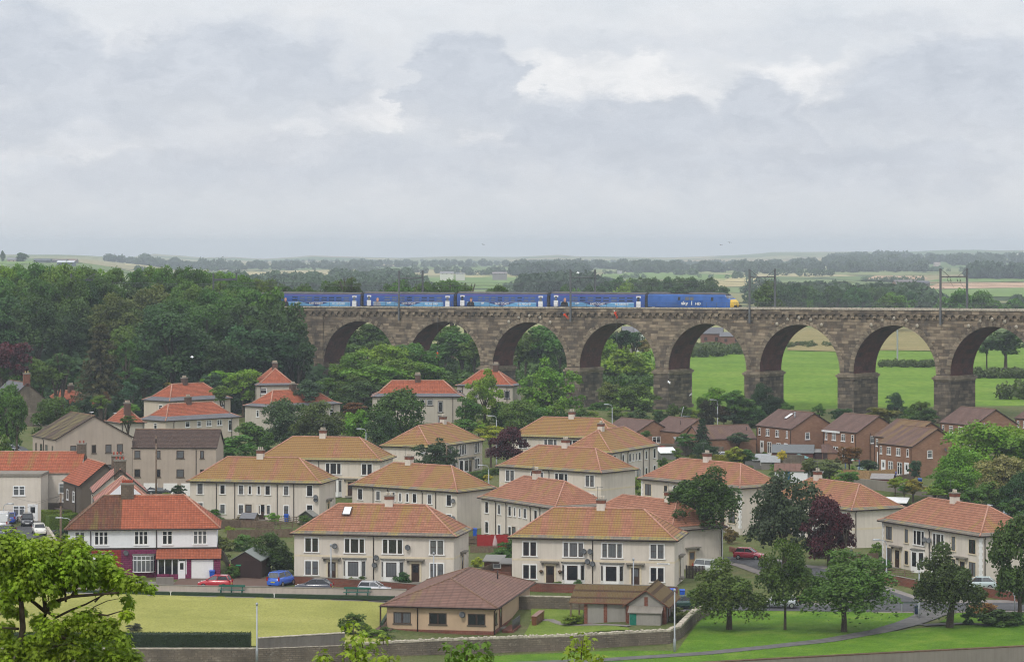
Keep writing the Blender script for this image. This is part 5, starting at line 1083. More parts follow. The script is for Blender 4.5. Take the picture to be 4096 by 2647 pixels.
T('g',1080,310,430,560,'mid','R','rounded dark green tree below the fourth arch',None,540); T('g',880,290,220,562,'olive','r','olive bush left of the rounded tree below the fourth arch',None,500); T('g',800,470,260,556,'mid','b','scrubby bush at the second pier',None,600); T('g',560,560,180,535,'mid','b','green bush behind the chimney',None,640)
for x,y,w,cl in ((640,520,150,'mid'),(720,560,120,'lime'),(1120,530,180,'dark'),(1330,540,150,'dark'),(1640,540,130,'lime'),(1450,480,110,'mid'),(1550,500,120,'mid'),(950,520,160,'bright')): T('g',x,y,w*1.1,545,cl,'b','garden bush behind the brick bungalows','bushes behind the bungalows',y+110)
T('g',1765,455,190,528,'copper','O','very dark reddish conifer-like tree behind the bungalow',None,670); T('g',1830,338,210,550,'bright','r','bright tree right of the third pier',None,520); T('g',1700,420,120,545,'mid','r','green bush at the right foot of the third pier',None,560)
for a in ((2000,365,250,500,'mid'),(2070,430,260,600,'mid'),(1990,560,230,650,'blue'),(2120,600,260,720,'dark'),(1900,500,160,640,'copper'),(2180,520,160,660,'dark')): T('g',a[0],a[1],a[2]*1.1,535,a[4],'r','garden tree in the thicket left of the tall dark conifer','thicket before the fourth pier',a[3])
T('g',2225,300,230,540,'con','O','tall dark conifer in front of the fourth pier',None,640); T('g',1705,612,250,487,'con','c','dark spruce standing beside the bungalow garden',None,930,name='conifer_tree'); T('g',1715,820,200,476,'con','O','dark rounded conifer in front of the spruce',None,990)
for a in ((1990,868,180,990,'lime',462),(2080,890,230,1000,'mid',463),(1560,750,170,860,'mid',488),(2030,740,190,830,'blue',490),(1200,720,90,780,'mid',505),(1780,860,150,990,'con',478),(1350,960,90,1050,'mid',430),(1480,880,90,950,'bright',470)): T('g',a[0],a[1],a[2]*1.1,a[5],a[4],'b','garden bush among the sheds behind the estate','bushes among the garden sheds',a[3])
# right-hand gardens
T('h',60,420,230,540,'con','O','dark conifer partly hiding the right-hand fourth pier',None,560); T('h',170,470,130,538,'mid','b','low green shrub right of that conifer',None,560)
T('h',455,480,130,525,'mid','A','small sapling on the field edge behind the roof window house',None,600); T('h',650,525,220,520,'dark','r','dark bush left of the fifth pier foot',None,640); T('h',1000,515,330,518,(.14,.13,.03),'r','yellowish bronze bushes at the fifth pier foot',None,640); T('h',1150,385,190,530,'blue','O','blue-green feathery willow in front of the bright field',None,610); T('h',1365,465,180,528,'mid','r','green bush right of the willow',None,600); T('h',1420,520,250,522,'dark','r','dark green bush beside the sixth pier',None,640); T('h',1290,520,170,524,'mid','b','scrub between the willow and the sixth pier',None,630)
T('h',730,865,230,440,'rust','r','rusty red-leaved tree in a garden before the brick houses',None,1010); T('h',390,975,230,425,'olive','r','grey-green shrub behind the white garage',None,1110); T('h',550,1000,240,422,(.11,.14,.06),'r','white-flowering shrub beside the timber fence',None,1120); T('h',720,1090,200,415,'mid','r','green bush before the timber fence',None,1190); T('h',120,895,90,455,'yel','b','golden yellow shrub by the grey roofed shed',None,980); T('h',1310,990,120,425,'blue','o','narrow green shrub against the brick gable',None,1130); T('h',1140,1150,140,412,'lime','b','pale clipped shrub by the red shed',None,1230); T('h',1300,1160,220,408,(.19,.19,.03),'b','yellow-flowered shrub before the fence',None,1280); T('h',900,985,200,440,'deep','b','dark hedge bush behind the washing line',None,1060); T('h',1480,1210,140,406,'yel','b','yellow flowers at the foot of the big light tree',None,1280); T('h',1220,1200,120,408,'mid','b','low green shrub right of the red shed',None,1270)
T('h',1960,660,760,418,'bright','R','huge light green tree at the right edge in front of the brick gable',None,1200); T('h',1700,860,420,410,'bright','R','left-hand limb-heavy light green tree below the brick gable',None,1270); T('h',2240,690,420,420,'bright','R','light green tree cut by the right edge',None,1150); T('h',1650,1060,420,405,'bright','R','spreading light green tree with pale undergrowth',None,1290); T('h',2100,950,470,398,'cream','R','cream-blossomed tree before the huge light green tree',None,1300)
T('h',2000,1180,330,395,'mid','R','dark green undergrowth tree below the cream blossom',None,1400); T('h',2250,1100,330,390,'deep','R','dark tree below the cream blossom at the right edge',None,1480); T('h',1820,1240,260,392,'mid','b','green shrub under the spreading tree',None,1390); T('h',2200,1330,300,385,'mid','b','green bush behind the gull on the roof',None,1480); T('h',1500,1240,220,400,'lime','b','yellow green shrub by the shed',None,1300)
T('g',1740,1055,690,344,(.062,.118,.020),'W','tall bright green garden tree before the tall-chimneyed house',None,1570); T('h',150,1105,640,337,(.042,.062,.034),'R','large dark grey-green tree in the middle right',None,1760); T('d',545,62,430,333,'purple','R','dark purple leaved tree beside the large dark tree',None,590)
T('d',700,210,130,331,'purple','r','purple side branch clump by the downpipe',None,400)
# park
GT='park trees on the grass'
def park(c,xb,yb,xc,yt,w,ycb,col,kind,label,asp=1):
    p=GS(c,xb,yb); u,v=S(c,xc,yt); kc=KS.get(c,KC); return tree(u,v,w*kc,p.y,col,kind,label,GT,S(c,xc,ycb)[1],p.z,asp)
def ptrunk(o,pts,rads):
    for ch in list(o.children):
        if ch.name.startswith('trunk'): bpy.data.objects.remove(ch)
    o.rotation_euler=(0,0,0); m=MB()
    for p,r in zip(pts,rads): m.tube(p,r,8)
    m.build('trunk',MT['bark'],o)
FK=lambda s,h:([[(0,0,-.3),(0,0,.05),(.03*s,0,h*.5),(0,.05,h)],[(0,.05,h-.1),(-.9*s,.1,h+.9),(-2.3*s,.2,h+1.7)],[(0,.05,h-.1),(.8*s,-.1,h+.9),(2.4*s,-.3,h+1.8)],[(0,0,h-.1),(.2*s,.3,h+1.4),(.1,.4,h+2.8)],[(0,0,h+.3),(-.4*s,-.7,h+1.3),(-1.2*s,-1.6,h+2.2)]],[[.5,.34,.27,.25],[.2,.14,.05],[.19,.13,.05],[.17,.12,.04],[.12,.09,.03]])
o=park('q',925,1360,920,545,880,1200,'park','W','leftmost park tree, broad and drooping, beside the curved stone wall'); ptrunk(o,*FK(1,2.3))
o=park('q',1580,1365,1570,325,640,1060,(.075,.15,.03),'R','slim-trunked brighter park tree between two drooping ones'); ptrunk(o,[[(0,0,-.2),(0,0,.05),(.02,0,2),(0,0,4.6)],[(0,0,2.6),(-.8,0,3.6),(-1.5,0,4.6)],[(0,0,2.8),(.8,.2,3.8),(1.6,.3,4.9)]],[[.26,.16,.12,.06],[.07,.05,.03],[.07,.05,.03]])
o=park('d',545,1270,680,556,900,1090,'park','W','wide drooping park tree with a forked trunk, left of the path fork'); ptrunk(o,*FK(1.25,2.2))
o=park('r',1430,1075,1490,85,840,880,(.062,.10,.026),'W','park tree with reddish twigs beside the path, right of the litter bin'); ptrunk(o,[[(0,0,-.3),(0,0,.05),(.15,0,1.6),(.5,.05,3.2)],[(.5,.05,3.0),(-1,.2,3.9),(-2.6,.4,4.2)],[(.5,.05,3.0),(1.6,0,4.2),(2.8,0,5.2)],[(.4,0,2.8),(.3,.4,4.6),(.1,.5,6)]],[[.62,.42,.34,.28],[.17,.12,.05],[.18,.12,.05],[.18,.12,.05]])
o=park('r',2335,1030,2330,-260,700,760,(.05,.105,.024),'R','full dark green tree at the right edge of the park'); ptrunk(o,[[(0,0,-.3),(0,0,.05),(.03,0,2),(0,0,6)],[(0,0,2.6),(-1.2,0,4.6),(-2.0,0,6)],[(0,0,2.8),(1.2,.2,4.6),(2,.3,6)]],[[.36,.26,.2,.1],[.12,.09,.04],[.12,.09,.04]])
for c,x,y,w,yb,cl,lb in (('d',1800,1055,120,1200,'con','dark clipped ball shrub by the path'),('d',2030,1070,340,1215,(.05,.10,.028),'wide green shrub beside the orange rose bed'),('d',1930,1010,260,1100,(.20,.13,.05),'orange rose bush on the street corner'),('d',2220,1090,160,1210,'dark','dark shrub at the foot of the right-edge park tree'),('d',1030,600,170,720,(.07,.14,.025),'rounded clipped green bush by the brown door'),('d',810,610,150,700,'mid','green bush in front of the timber fence'),('b',870,1105,240,1290,'mid','rounded grey-green bush beside the clubhouse'),('b',1000,1210,100,1270,'lime','small clipped bush at the corner of the clubhouse'),('b',1150,1225,180,1310,(.08,.13,.04),'variegated clipped shrub by the clubhouse wall'),('b',1060,1250,200,1320,'lime','yellow green shrubs before the clubhouse'),('c',540,1110,200,1205,'lime','fern-like light green shrub beside the pavilion porch'),('c',1500,1050,190,1180,(.12,.13,.03),'yellowing shrub behind the curved stone wall'),
    ('b',110,385,420,740,(.075,.11,.025),'broad garden bush left of the front house'),('b',290,580,160,700,'bright','yellow leaved garden shrub against the front house corner'),('b',1305,735,150,850,(.06,.12,.04),'light green shrub by the bay window'),('b',1440,625,160,830,(.07,.12,.03),'climbing shrub around the doorway'),('b',855,808,60,840,'lime','small round shrub in front of the bay window'),('b',940,800,110,835,'mid','low border shrubs under the bay window'),('b',2200,520,180,640,(.08,.14,.03),'leafy shrub before the red fence'),('b',1980,600,110,690,'lime','yellow green shrub beside the brown shed'),('c',590,800,90,880,'mid','green shrub at the end of the flower border'),('c',420,840,110,880,'mid','flower border plants below the bay window'),('c',1640,880,150,960,'mid','green garden shrub beside the stair wall'),('d',230,450,170,560,(.15,.16,.03),'yellow green garden shrub by the parked cars'),
    ('a',1930,160,230,250,'mid','green shrub beside the garden playhouse'),('a',2060,320,90,380,'lime','small round yellow green bush by the garden fence'),('a',2020,420,150,540,(.12,.15,.04),'loose garden shrub behind the dark garage'),('a',2180,400,200,540,(.10,.17,.04),'light green tall grass-like shrub behind the dark garage'),('a',2090,660,130,790,'mid','dark climbing shrub on the garage corner'),('a',680,125,170,200,(.13,.20,.02),'yellow green bush behind the clipped hedge'),('a',560,345,150,430,'deep','dark garden shrub behind the telegraph pole'),('a',1200,1190,130,1262,(.06,.06,.04),'spiky dead shrub above the dark hedge')):
    p=GS(c,x,yb); T(c,x,y,w*1.08,p.y,cl,'b' if c!='b' or w<300 else 'R',lb,None,yb,cat='shrub',name='shrub',trunk=w>300)
# behind the viaduct, seen over the trackbed and through the arches
for x,y,w in ((-40,390,260),(120,385,260),(250,430,160),(420,425,220),(640,400,260),(740,390,220),(860,362,160),(1280,388,270),(1180,420,170),(1500,400,200),(1660,392,200),(1760,382,220),(1880,420,130),(2160,432,200)): T('j',x,y,w*1.1,rnd.uniform(690,715),'mid','R','green treetop showing above the train just behind the viaduct','treetops just behind the viaduct',base=9)
for c,x,y,w in (('k',1010,408,270),('k',480,437,150),('k',590,465,120),('l',1060,515,220),('l',1140,500,260),('l',1250,560,150),('l',1700,475,320),('l',1600,540,200),('l',1880,485,250),('l',2020,550,260),('l',2230,555,250),('l',380,570,60),('k',2290,400,260)): T(c,x,y,w*1.1,rnd.uniform(1050,1110) if x!=2290 else 900,'bright' if x in (1010,1140) else 'mid','r','green treetop showing above the empty right half of the viaduct','treetops behind the right viaduct',780 if x!=2290 else None,trunk=False)
for a in (('j',900,860,330,1060),('j',1000,770,220,980),('j',1130,800,300,1000),('j',860,960,300,1120),('j',1060,930,180,1080),('j',1850,860,420,1130),('j',1700,800,330,1000),('j',1640,960,260,1150),('j',1960,900,250,1120),('j',2010,800,240,1000),('k',60,930,170,1110),('k',120,850,260,1110),('k',280,800,400,1120),('k',430,900,250,1130),('k',900,890,300,1150),('k',1040,1000,430,1330),('k',900,1100,330,1300),('k',1180,1030,280,1290),('k',980,835,210,960),('k',1090,850,170,980),('k',880,850,150,1000)): T(a[0],a[1],a[2],a[3]*1.1,rnd.uniform(650,690),'con' if a[1] in (980,1090) and a[0]=='k' else ('bright' if a[0]=='k' and a[1]>890 else 'mid'),'r','green tree seen through an arch of the viaduct','trees seen through the arches',a[4])
T('l',2130,830,420,730,'dark','r','dark bush bank seen through the rightmost arch',None,1040); T('l',1960,900,200,735,'mid','r','lighter bush seen through the rightmost arch',None,1030); T('k',1180,915,170,690,'cream','r','pale straw-coloured shrub seen through the fourth arch',None,1020)
# ---------------------------------------------------------------- far woods
LOWP=None
def woods(label,bands,col=(.045,.075,.035),name='woodland',seed=1,n=130):
    rs=np.random.RandomState(seed); Ps=[];Ns=[];Ss=[];Ts=[]
    for u0,u1,Y,dY,h,cnt in bands:
        for _ in range(cnt):
            u=rs.uniform(u0,u1); y=Y+rs.uniform(-.5,.5)*dY; x=(u-CX)/F*y; hh=h*rs.uniform(.65,1.2); r=hh*rs.uniform(.38,.6); z=tz(x,y)
            d=unit(rs.normal(size=(n,3))); q=d*(rs.uniform(.75,1.05,(n,1)))
            q[:,2]*=1.0; P=np.stack([x+q[:,0]*r*1.1,y+q[:,1]*r*1.1,z+hh*.48+q[:,2]*hh*.5],1)
            P[:,0]+=np.sin(q[:,2]*5+u)*r*.12
            Ps.append(P);Ns.append(unit(d+rs.normal(size=(n,3))*.5));Ss.append(np.full(n,r*.30));Ts.append(.3*rs.rand(n)+.35*rs.rand()+.3*(d[:,2]*.5+.5))  # tint also rises with upward facing, painting light onto the tree tops
    me=leafmesh(name,np.concatenate(Ps),np.concatenate(Ns),np.concatenate(Ss),np.concatenate(Ts),rs)
    o=link(name,me,None,None,0,(*col,1)); tag(o,label,'woodland',None,'stuff')
woods('hazy belt of woodland across the far plain at the left',[(430,1500,4700,500,12,150),(560,900,4500,200,18,24),(820,1500,4300,150,9,36)],seed=2)
woods('hazy dark wood bands across the far middle distance',[(1400,2420,5200,700,12,100),(2050,2700,4400,300,13,70),(1340,2010,3900,200,10,30),(2480,2960,3900,250,14,55),(2560,2950,5600,300,13,60),(1000,2500,6900,300,8,120)],seed=3)
woods('scattered tree belts in the fields behind the train at the left',[(900,1500,2250,260,13,95),(1000,1340,1900,150,12,35),(1460,1700,2050,150,12,35),(1340,1640,2600,120,14,26)],(.04,.08,.035),seed=4)
woods('dark conifer and broadleaf wood on the plain behind the middle of the train',[(2050,2340,3300,150,15,46),(2330,2460,2500,100,9,14),(2090,2400,1850,260,15,62),(2400,2640,1600,120,9,22)],(.03,.06,.03),seed=5)
woods('broad hazy blue woodland slopes at the right',[(2960,3700,4300,1500,13,190),(3300,4150,4900,900,15,130),(3320,3640,5900,200,16,40),(3640,4200,5900,250,11,70)],seed=6)
woods('dark undergrowth filling the foot of the left wood',[(-150,1130,568,14,5.5,110),(-150,1230,590,20,7,150),(-150,1260,615,20,8,120)],(.034,.080,.027),'undergrowth',seed=21)
woods('leafy undergrowth below the trees by the left piers',[(1180,1900,566,12,3.0,70),(1260,1700,585,14,4.0,60)],(.05,.105,.022),'undergrowth',seed=22)
woods('scrubby undergrowth beyond the left arches',[(1250,2640,655,40,3.2,150),(1280,2500,690,40,4.0,120)],(.06,.12,.028),'undergrowth',seed=23)
rs_=random.Random(9); woods('hedgerow trees dividing the far fields',[(u_,u_+rs_.uniform(60,420),y_,y_*.012,rs_.uniform(5,9),int(rs_.uniform(6,20))) for y_ in np.geomspace(1450,6800,70) for u_ in [rs_.uniform(500,4000)]],(.05,.095,.04),'hedgerow',31,60)
woods('dark conifer block on the right-hand hillside',[(3880,4200,3000,120,16,70)],(.03,.06,.032),seed=7)
woods('strip of trees along the river bank left of the farm',[(3080,3720,1450,150,12,95),(3000,3400,1900,100,9,40),(3640,3770,1500,60,8,8)],(.042,.08,.036),seed=8)
woods('low hedges and small trees dotted over the right-hand fields',[(3650,3700,1640,30,10,4),(3735,3760,1640,20,8,2),(3830,3900,1560,6,2.5,6),(3930,4000,1560,6,2.5,7),(4040,4075,1560,10,7,3),(3650,3790,1750,10,2.5,14),(3000,3600,2600,30,3,40)],(.04,.08,.036),seed=9)
woods('scrub and long grass on the bank behind the field',[(2780,3010,850,40,2.6,80),(2760,2900,830,50,3.0,40),(3520,3740,745,14,1.8,70),(3890,4150,690,12,2.2,60),(3150,3380,900,30,1.5,50),(4000,4200,610,14,3.2,40)],(.07,.10,.035),seed=10,n=60)
gt='tall dark green trees beyond the viaduct'
for x,y,w,Y in ((830,400,170,1180),(920,385,170,1200),(960,360,190,1210),(1100,372,170,1230),(1210,360,180,1240),(1310,372,150,1250),(1420,360,190,1240),(1560,358,200,1230),(1640,370,170,1220),(1750,365,170,1200),(1800,385,120,1190),(700,430,170,1100),(1900,440,140,1100),(780,440,120,1120),(1480,420,150,1160),(1250,430,160,1150)): T('k',x,y,w*1.1,Y,'dark','r','tall dark tree in the row above the locomotive',gt)
for x,y,w,Y in ((40,395,160,1000),(130,430,150,980),(240,410,150,990),(330,430,130,960),(420,455,150,950),(560,445,170,950),(620,440,120,960),(740,450,160,960),(850,460,140,970),(960,455,150,980),(1060,450,150,1000),(1190,460,120,1020),(1290,490,100,1000),(270,520,110,850),(450,500,150,860),(700,530,120,860)): T('l',x,y,w*1.1,Y*1.27 if Y>900 else Y*1.4,'dark','r','tall dark tree in the long row above the right half of the viaduct',gt)
# hedges
def hedge(pts,w,h,col,label,dens=55,leaf=.09,group=None,top=.12):
    rs=np.random.RandomState(len(label)); o=thing('hedge',label,'hedge',tuple(gz(*pts[0])),0,group); P=[];Nn=[]; core=MB(); O=np.array(gz(*pts[0]))
    for a,b in zip(pts[:-1],pts[1:]):
        a,b=Vector(a),Vector(b); d=(b-a); L_=d.length; d/=L_; nr=Vector((-d.y,d.x)); n=int(L_*(2*h+w)*dens)
        za,zb=tz(*a),tz(*b)
        s=rs.rand(n)*L_; which=rs.rand(n)*(2*h+w); side=np.where(which<h,-1,np.where(which<2*h,1,0)); hz=np.where(side==0,h+rs.normal(size=n)*top*.3,rs.rand(n)*h); off=np.where(side==0,(rs.rand(n)-.5)*w,side*w/2)
        off=off+.07*np.sin(s*3.1)*np.sin(hz*4)
        zt=za+(zb-za)*s/L_+hz; P.append(np.stack([a.x+d.x*s+nr.x*off,a.y+d.y*s+nr.y*off,zt],1)-O); Nn.append(np.stack([nr.x*side,nr.y*side,np.where(side==0,1.,.25)],1)+rs.normal(size=(n,3))*.55)
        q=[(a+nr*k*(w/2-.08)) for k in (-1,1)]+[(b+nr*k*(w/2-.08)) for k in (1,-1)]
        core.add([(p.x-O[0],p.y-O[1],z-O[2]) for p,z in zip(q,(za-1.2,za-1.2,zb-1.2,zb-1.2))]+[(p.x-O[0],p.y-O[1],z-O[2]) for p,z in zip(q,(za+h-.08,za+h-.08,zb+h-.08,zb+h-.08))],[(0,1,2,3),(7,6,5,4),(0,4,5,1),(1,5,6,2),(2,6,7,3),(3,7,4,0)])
    P=np.concatenate(P); me=leafmesh('foliage',P,unit(np.concatenate(Nn)),leaf,.5*rs.rand(len(P))+.25,rs); link('foliage',me,o,None,0,(*col,1))
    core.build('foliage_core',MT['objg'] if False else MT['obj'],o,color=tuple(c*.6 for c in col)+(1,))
    return o
def px(c,*pts): return [tuple(GS(c,x,y)[:2]) for x,y in pts]
hedge([(-60,266.4),(-25.3,266.4)],1.3,1.75,(.026,.052,.018),'long dark clipped hedge along the near edge of the bowling green',150,.05)
hedge(px('a',(370,320),(560,318),(760,310)),1.6,2.1,(.14,.20,.012),'bright yellow green clipped hedge before the dark pebbledashed house',120,.06)
hedge(px('a',(425,360),(600,350),(690,330)),1.5,2.0,(.12,.19,.014),'second bright clipped hedge behind the telegraph pole',120,.06)
hedge([(16.5,497),(28,493)],.8,.9,(.09,.17,.02),'low clipped lawn hedge in front of the bungalow window',60,.08); hedge([(31,477),(45,470)],1.2,1.5,(.22,.22,.02),'golden yellow hedge in front of the low bungalow',70,.09)
hedge(px('e',(385,385),(620,345)),1.2,2.0,(.05,.085,.02),'dark garden hedge behind the pink-trimmed house',40,.1); hedge(px('e',(980,480),(1240,470),(1500,440)),1.4,1.8,(.05,.085,.02),'long dark hedge around the upper lawn',40,.1); hedge(px('g',(1800,830),(1900,820)),1,1.2,(.06,.13,.02),'dark green garden hedge beside the spruce',50,.1)
sheet('lawn',px('e',(800,440),(1000,420),(1500,395),(1500,440),(1240,450),(980,465)),MT['roughg'],.08,3)
# ---------------------------------------------------------------- sycamores close to the camera
LEAF=[(0,-.05)]+[(r*sin(R(a)),r*cos(R(a))+.28) for a,r in ((-150,.34),(-112,.62),(-86,.40),(-55,.82),(-26,.46),(-8,.86),(0,1.0),(8,.86),(26,.46),(55,.82),(86,.40),(112,.62),(150,.34))]
def sycamore(label,Y,clumps,branches,trunkuv,nl=40,lsz=.085,name='sycamore_tree',seed=3,col=(.12,.20,.02)):
    rs=random.Random(seed); base=at(*trunkuv,Y); zg=tz(base.x,Y); o=thing(name,label,'tree',(base.x,Y,zg)); O=Vector((base.x,Y,zg)); tm=MB()
    tm.tube([(0,0,-.4),(0.03,0,(base.z-zg)*.6),tuple(base-O)],[.16,.13,.07],8)
    for pts,r0,r1 in branches:
        q=[at(*S(c,x,y),Y+dy)-O for c,x,y,dy in pts]; n=len(q); tm.tube(q,[r0+(r1-r0)*k/(n-1) for k in range(n)],6)
    V=[];Fs=[];tint=[]; up=Vector((0,0,1))
    for c,x,y,r in clumps:
        ctr=at(*S(c,x,y),Y+rs.uniform(-.5,.5)); rr=r*KC/F*Y
        if branches: pass
        tm.tube([ctr-O+Vector((rs.uniform(-.3,.3)*rr,.1,-rr*1.1)),ctr-O],[.008,.004],4)
        ct=rs.random()
        for _ in range(int(nl*max(.35,(r/100.)**1.6))):
            d=Vector((rs.gauss(0,1),rs.gauss(0,1),rs.gauss(0,.75))).normalized()*rr*rs.uniform(.35,1.08); p=ctr+d-O
            nrm=(up*rs.uniform(.35,1.1)+d.normalized()*.7+Vector((rs.gauss(0,.35),rs.gauss(0,.35),0))).normalized()
            tip=(d.normalized()*.6+Vector((rs.gauss(0,.5),rs.gauss(0,.5),-.55))); tip=(tip-nrm*tip.dot(nrm)).normalized(); sd=tip.cross(nrm); s=lsz*rs.uniform(.6,1.2)
            o_=len(V)
            for k,(a,b) in enumerate(LEAF): V.append(tuple(p+sd*a*s+tip*b*s-nrm*(.22*s*(a*a+b*b*.5))))
            m=len(LEAF); t=.55*rs.random()+.45*ct
            for k in range(1,m-1): Fs.append((o_,o_+k,o_+k+1)); tint.append(t)
    me=bpy.data.meshes.new('crown'); me.from_pydata(V,[],Fs); a=me.attributes.new('tint','FLOAT','FACE'); a.data.foreach_set('value',tint); me.materials.append(MT['leaf']); me.update()
    link('crown',me,o,None,0,(*col,1)); tm.build('trunk',MT['bark'],o); return o
CL=[(60,440,110),(170,470,100),(60,560,130),(200,600,130),(330,490,90),(430,500,100),(560,505,110),(680,505,100),(740,540,70),(420,600,120),(560,620,110),(700,640,120),(860,620,100),(960,610,70),(300,700,130),(120,720,140),(30,820,120),(200,830,110),(330,800,110),(480,760,120),(620,750,110),(760,720,110),(900,720,110),(1010,720,80),(1000,820,100),(880,820,90),(1120,810,90),(1230,840,80),(1340,870,55),(100,930,100),(30,1000,80),(430,880,90),(560,880,60),(1140,970,50),(1160,1015,40),(1140,1110,60),(480,1000,50),(730,1130,90),(830,1110,70),(640,1190,80),(350,1160,80),(450,1220,120),(560,1300,110),(350,1330,120),(700,1330,110),(850,1220,110),(960,1250,110),(1090,1320,80),(1000,1200,70),(60,1230,70),(40,1330,90),(60,1430,100),(200,1400,100),(330,1450,120),(500,1450,120),(650,1450,130),(800,1400,120),(950,1460,130),(1100,1430,100),(1180,1500,100),(60,1530,80),(1050,1530,120),(850,1530,120),(500,1540,120),(250,1540,100),(240,530,90),(130,640,110),(500,680,110),(380,700,110),(650,690,90),(820,680,80),(60,680,100),(260,900,80),(660,830,80),(780,800,80),(1060,770,70),(80,1080,60),(180,1100,60)]
BR=[([('a',160,1560,0),('a',205,1230,0),('a',190,1000,.1),('a',210,850,.2),('a',300,650,.2)],.065,.02),([('a',190,1000,.1),('a',120,860,0),('a',60,700,-.2),('a',50,500,-.2)],.03,.01),
 ([('a',170,1560,0),('a',390,1260,.2),('a',410,1080,.2),('a',385,880,.1),('a',450,700,0),('a',560,540,0)],.06,.015),([('a',410,1090,.2),('a',300,1000,.1),('a',200,920,.1)],.035,.03),([('a',405,1080,.2),('a',520,990,0),('a',640,950,-.1),('a',850,935,-.2),('a',1080,915,-.2),('a',1290,870,-.2)],.042,.010),
 ([('a',640,950,-.1),('a',720,800,-.2),('a',860,680,-.2)],.022,.008),([('a',430,1090,.1),('a',500,1140,.2),('a',640,1070,.1),('a',770,1020,.1),('a',900,950,0)],.03,.012),([('a',880,1110,0),('a',960,1120,0),('a',1090,1080,0),('a',1150,1110,0)],.018,.006),([('a',850,1000,0),('a',900,950,0),('a',1000,900,0),('a',1080,830,0)],.018,.006),([('a',700,1220,0),('a',760,1110,0),('a',850,1040,0),('a',960,990,0),('a',1060,970,0)],.014,.005),
 ([('a',170,1240,0),('a',100,1235,0),('a',20,1230,0)],.025,.012),([('a',160,1110,0),('a',60,1100,0),('a',-30,1110,0)],.022,.012),([('a',390,1260,.2),('a',600,1330,.2),('a',850,1300,.1),('a',1050,1250,0)],.03,.008),([('a',590,1000,0),('a',580,850,0),('a',520,700,0)],.02,.008),([('a',300,1540,0),('a',470,1400,0),('a',700,1360,0)],.03,.01)]
sycamore('leafy sycamore top with bare dark branches filling the lower left corner',45,[('a',x,y,r*1.12) for x,y,r in CL],BR,S('a',160,1560),190,.060,col=(.21,.315,.022))
SB=[('b',830,1200,60),('b',890,1260,70),('b',940,1320,90),('b',860,1380,100),('b',960,1420,100),('b',1060,1380,80),('b',1140,1320,60),('b',830,1480,100),('b',950,1510,110),('b',1100,1500,100),('b',1200,1510,80),('b',620,1490,80),('b',600,1530,90)]
sycamore('leafy shoot poking up in front of the stone wall, left of centre',46,SB,[([('b',900,1600,0),('b',890,1450,0),('b',870,1200,0)],.02,.006),([('b',900,1600,0),('b',700,1530,0),('b',600,1490,0)],.012,.005)],S('b',900,1620),30,.078,'sycamore_sapling',5,(.20,.29,.025))
SBb=[('b',1700,1400,60),('b',1800,1395,70),('b',1880,1380,60),('b',1950,1370,70),('b',2060,1370,50),('b',1750,1460,80),('b',1900,1450,100),('b',2050,1450,90),('b',1800,1530,110),('b',1950,1530,110),('b',2100,1490,60)]
sycamore('dark leafy shoot against the grass at the bottom, under the clubhouse corner',46,SBb,[([('b',1890,1620,0),('b',1890,1480,0),('b',1940,1370,0)],.02,.006)],S('b',1890,1620),24,.085,'sycamore_sapling',6,(.10,.19,.025))
SCc=[('c',560,1330,50),('c',640,1310,60),('c',680,1330,55),('c',560,1420,80),('c',650,1400,80),('c',500,1490,80),('c',620,1500,100),('c',720,1480,80),('c',780,1490,60)]
sycamore('leafy shoot with yellow tip in front of the stone wall, right of centre',46,SCc,[([('c',620,1620,0),('c',620,1480,0),('c',640,1310,0)],.018,.006)],S('c',620,1620),24,.08,'sycamore_sapling',7,(.20,.28,.025))

# ---------------------------------------------------------------- small garden planting between the houses
def inhouse(x,y,mg=1.2):
    for n,(X,Y,ze,an,L,D,ri,hw) in HS.items():
        a=R(an); dx,dy=x-X,y-Y; lx=dx*cos(a)+dy*sin(a); ly=-dx*sin(a)+dy*cos(a)
        if -mg<lx<L+mg and -mg<ly<D+mg: return True
    for pl,w in ((STREET,5.5),(BRANCH,5)):
        for p,q in zip(pl[:-1],pl[1:]):
            d=Vector(q)-Vector(p); t=max(0,min(1,(Vector((x,y))-Vector(p)).dot(d)/d.length_squared))
            if (Vector(p)+d*t-Vector((x,y))).length<w: return True
    return False
rs_=random.Random(77); cnt=0
while cnt<85:
    y=rs_.uniform(322,505); x=rs_.uniform(-.165,.175)*y
    if inhouse(x,y): continue
    cnt+=1; hh=rs_.choice((.7,.9,1.2,1.6,2.2,3.0)); z=tz(x,y); k=F/y
    tree(CX+x*k,HZ+(EYE-z-hh)*k,hh*rs_.uniform(.9,1.6)*k,y,rs_.choice(('mid','bright','lime','dark','olive','mid','bright',(.15,.12,.05),(.10,.16,.06))),'b','small garden shrub in the back gardens between the cream houses','garden shrubs between the houses',None,None,1,'shrub','shrub',trunk=False)
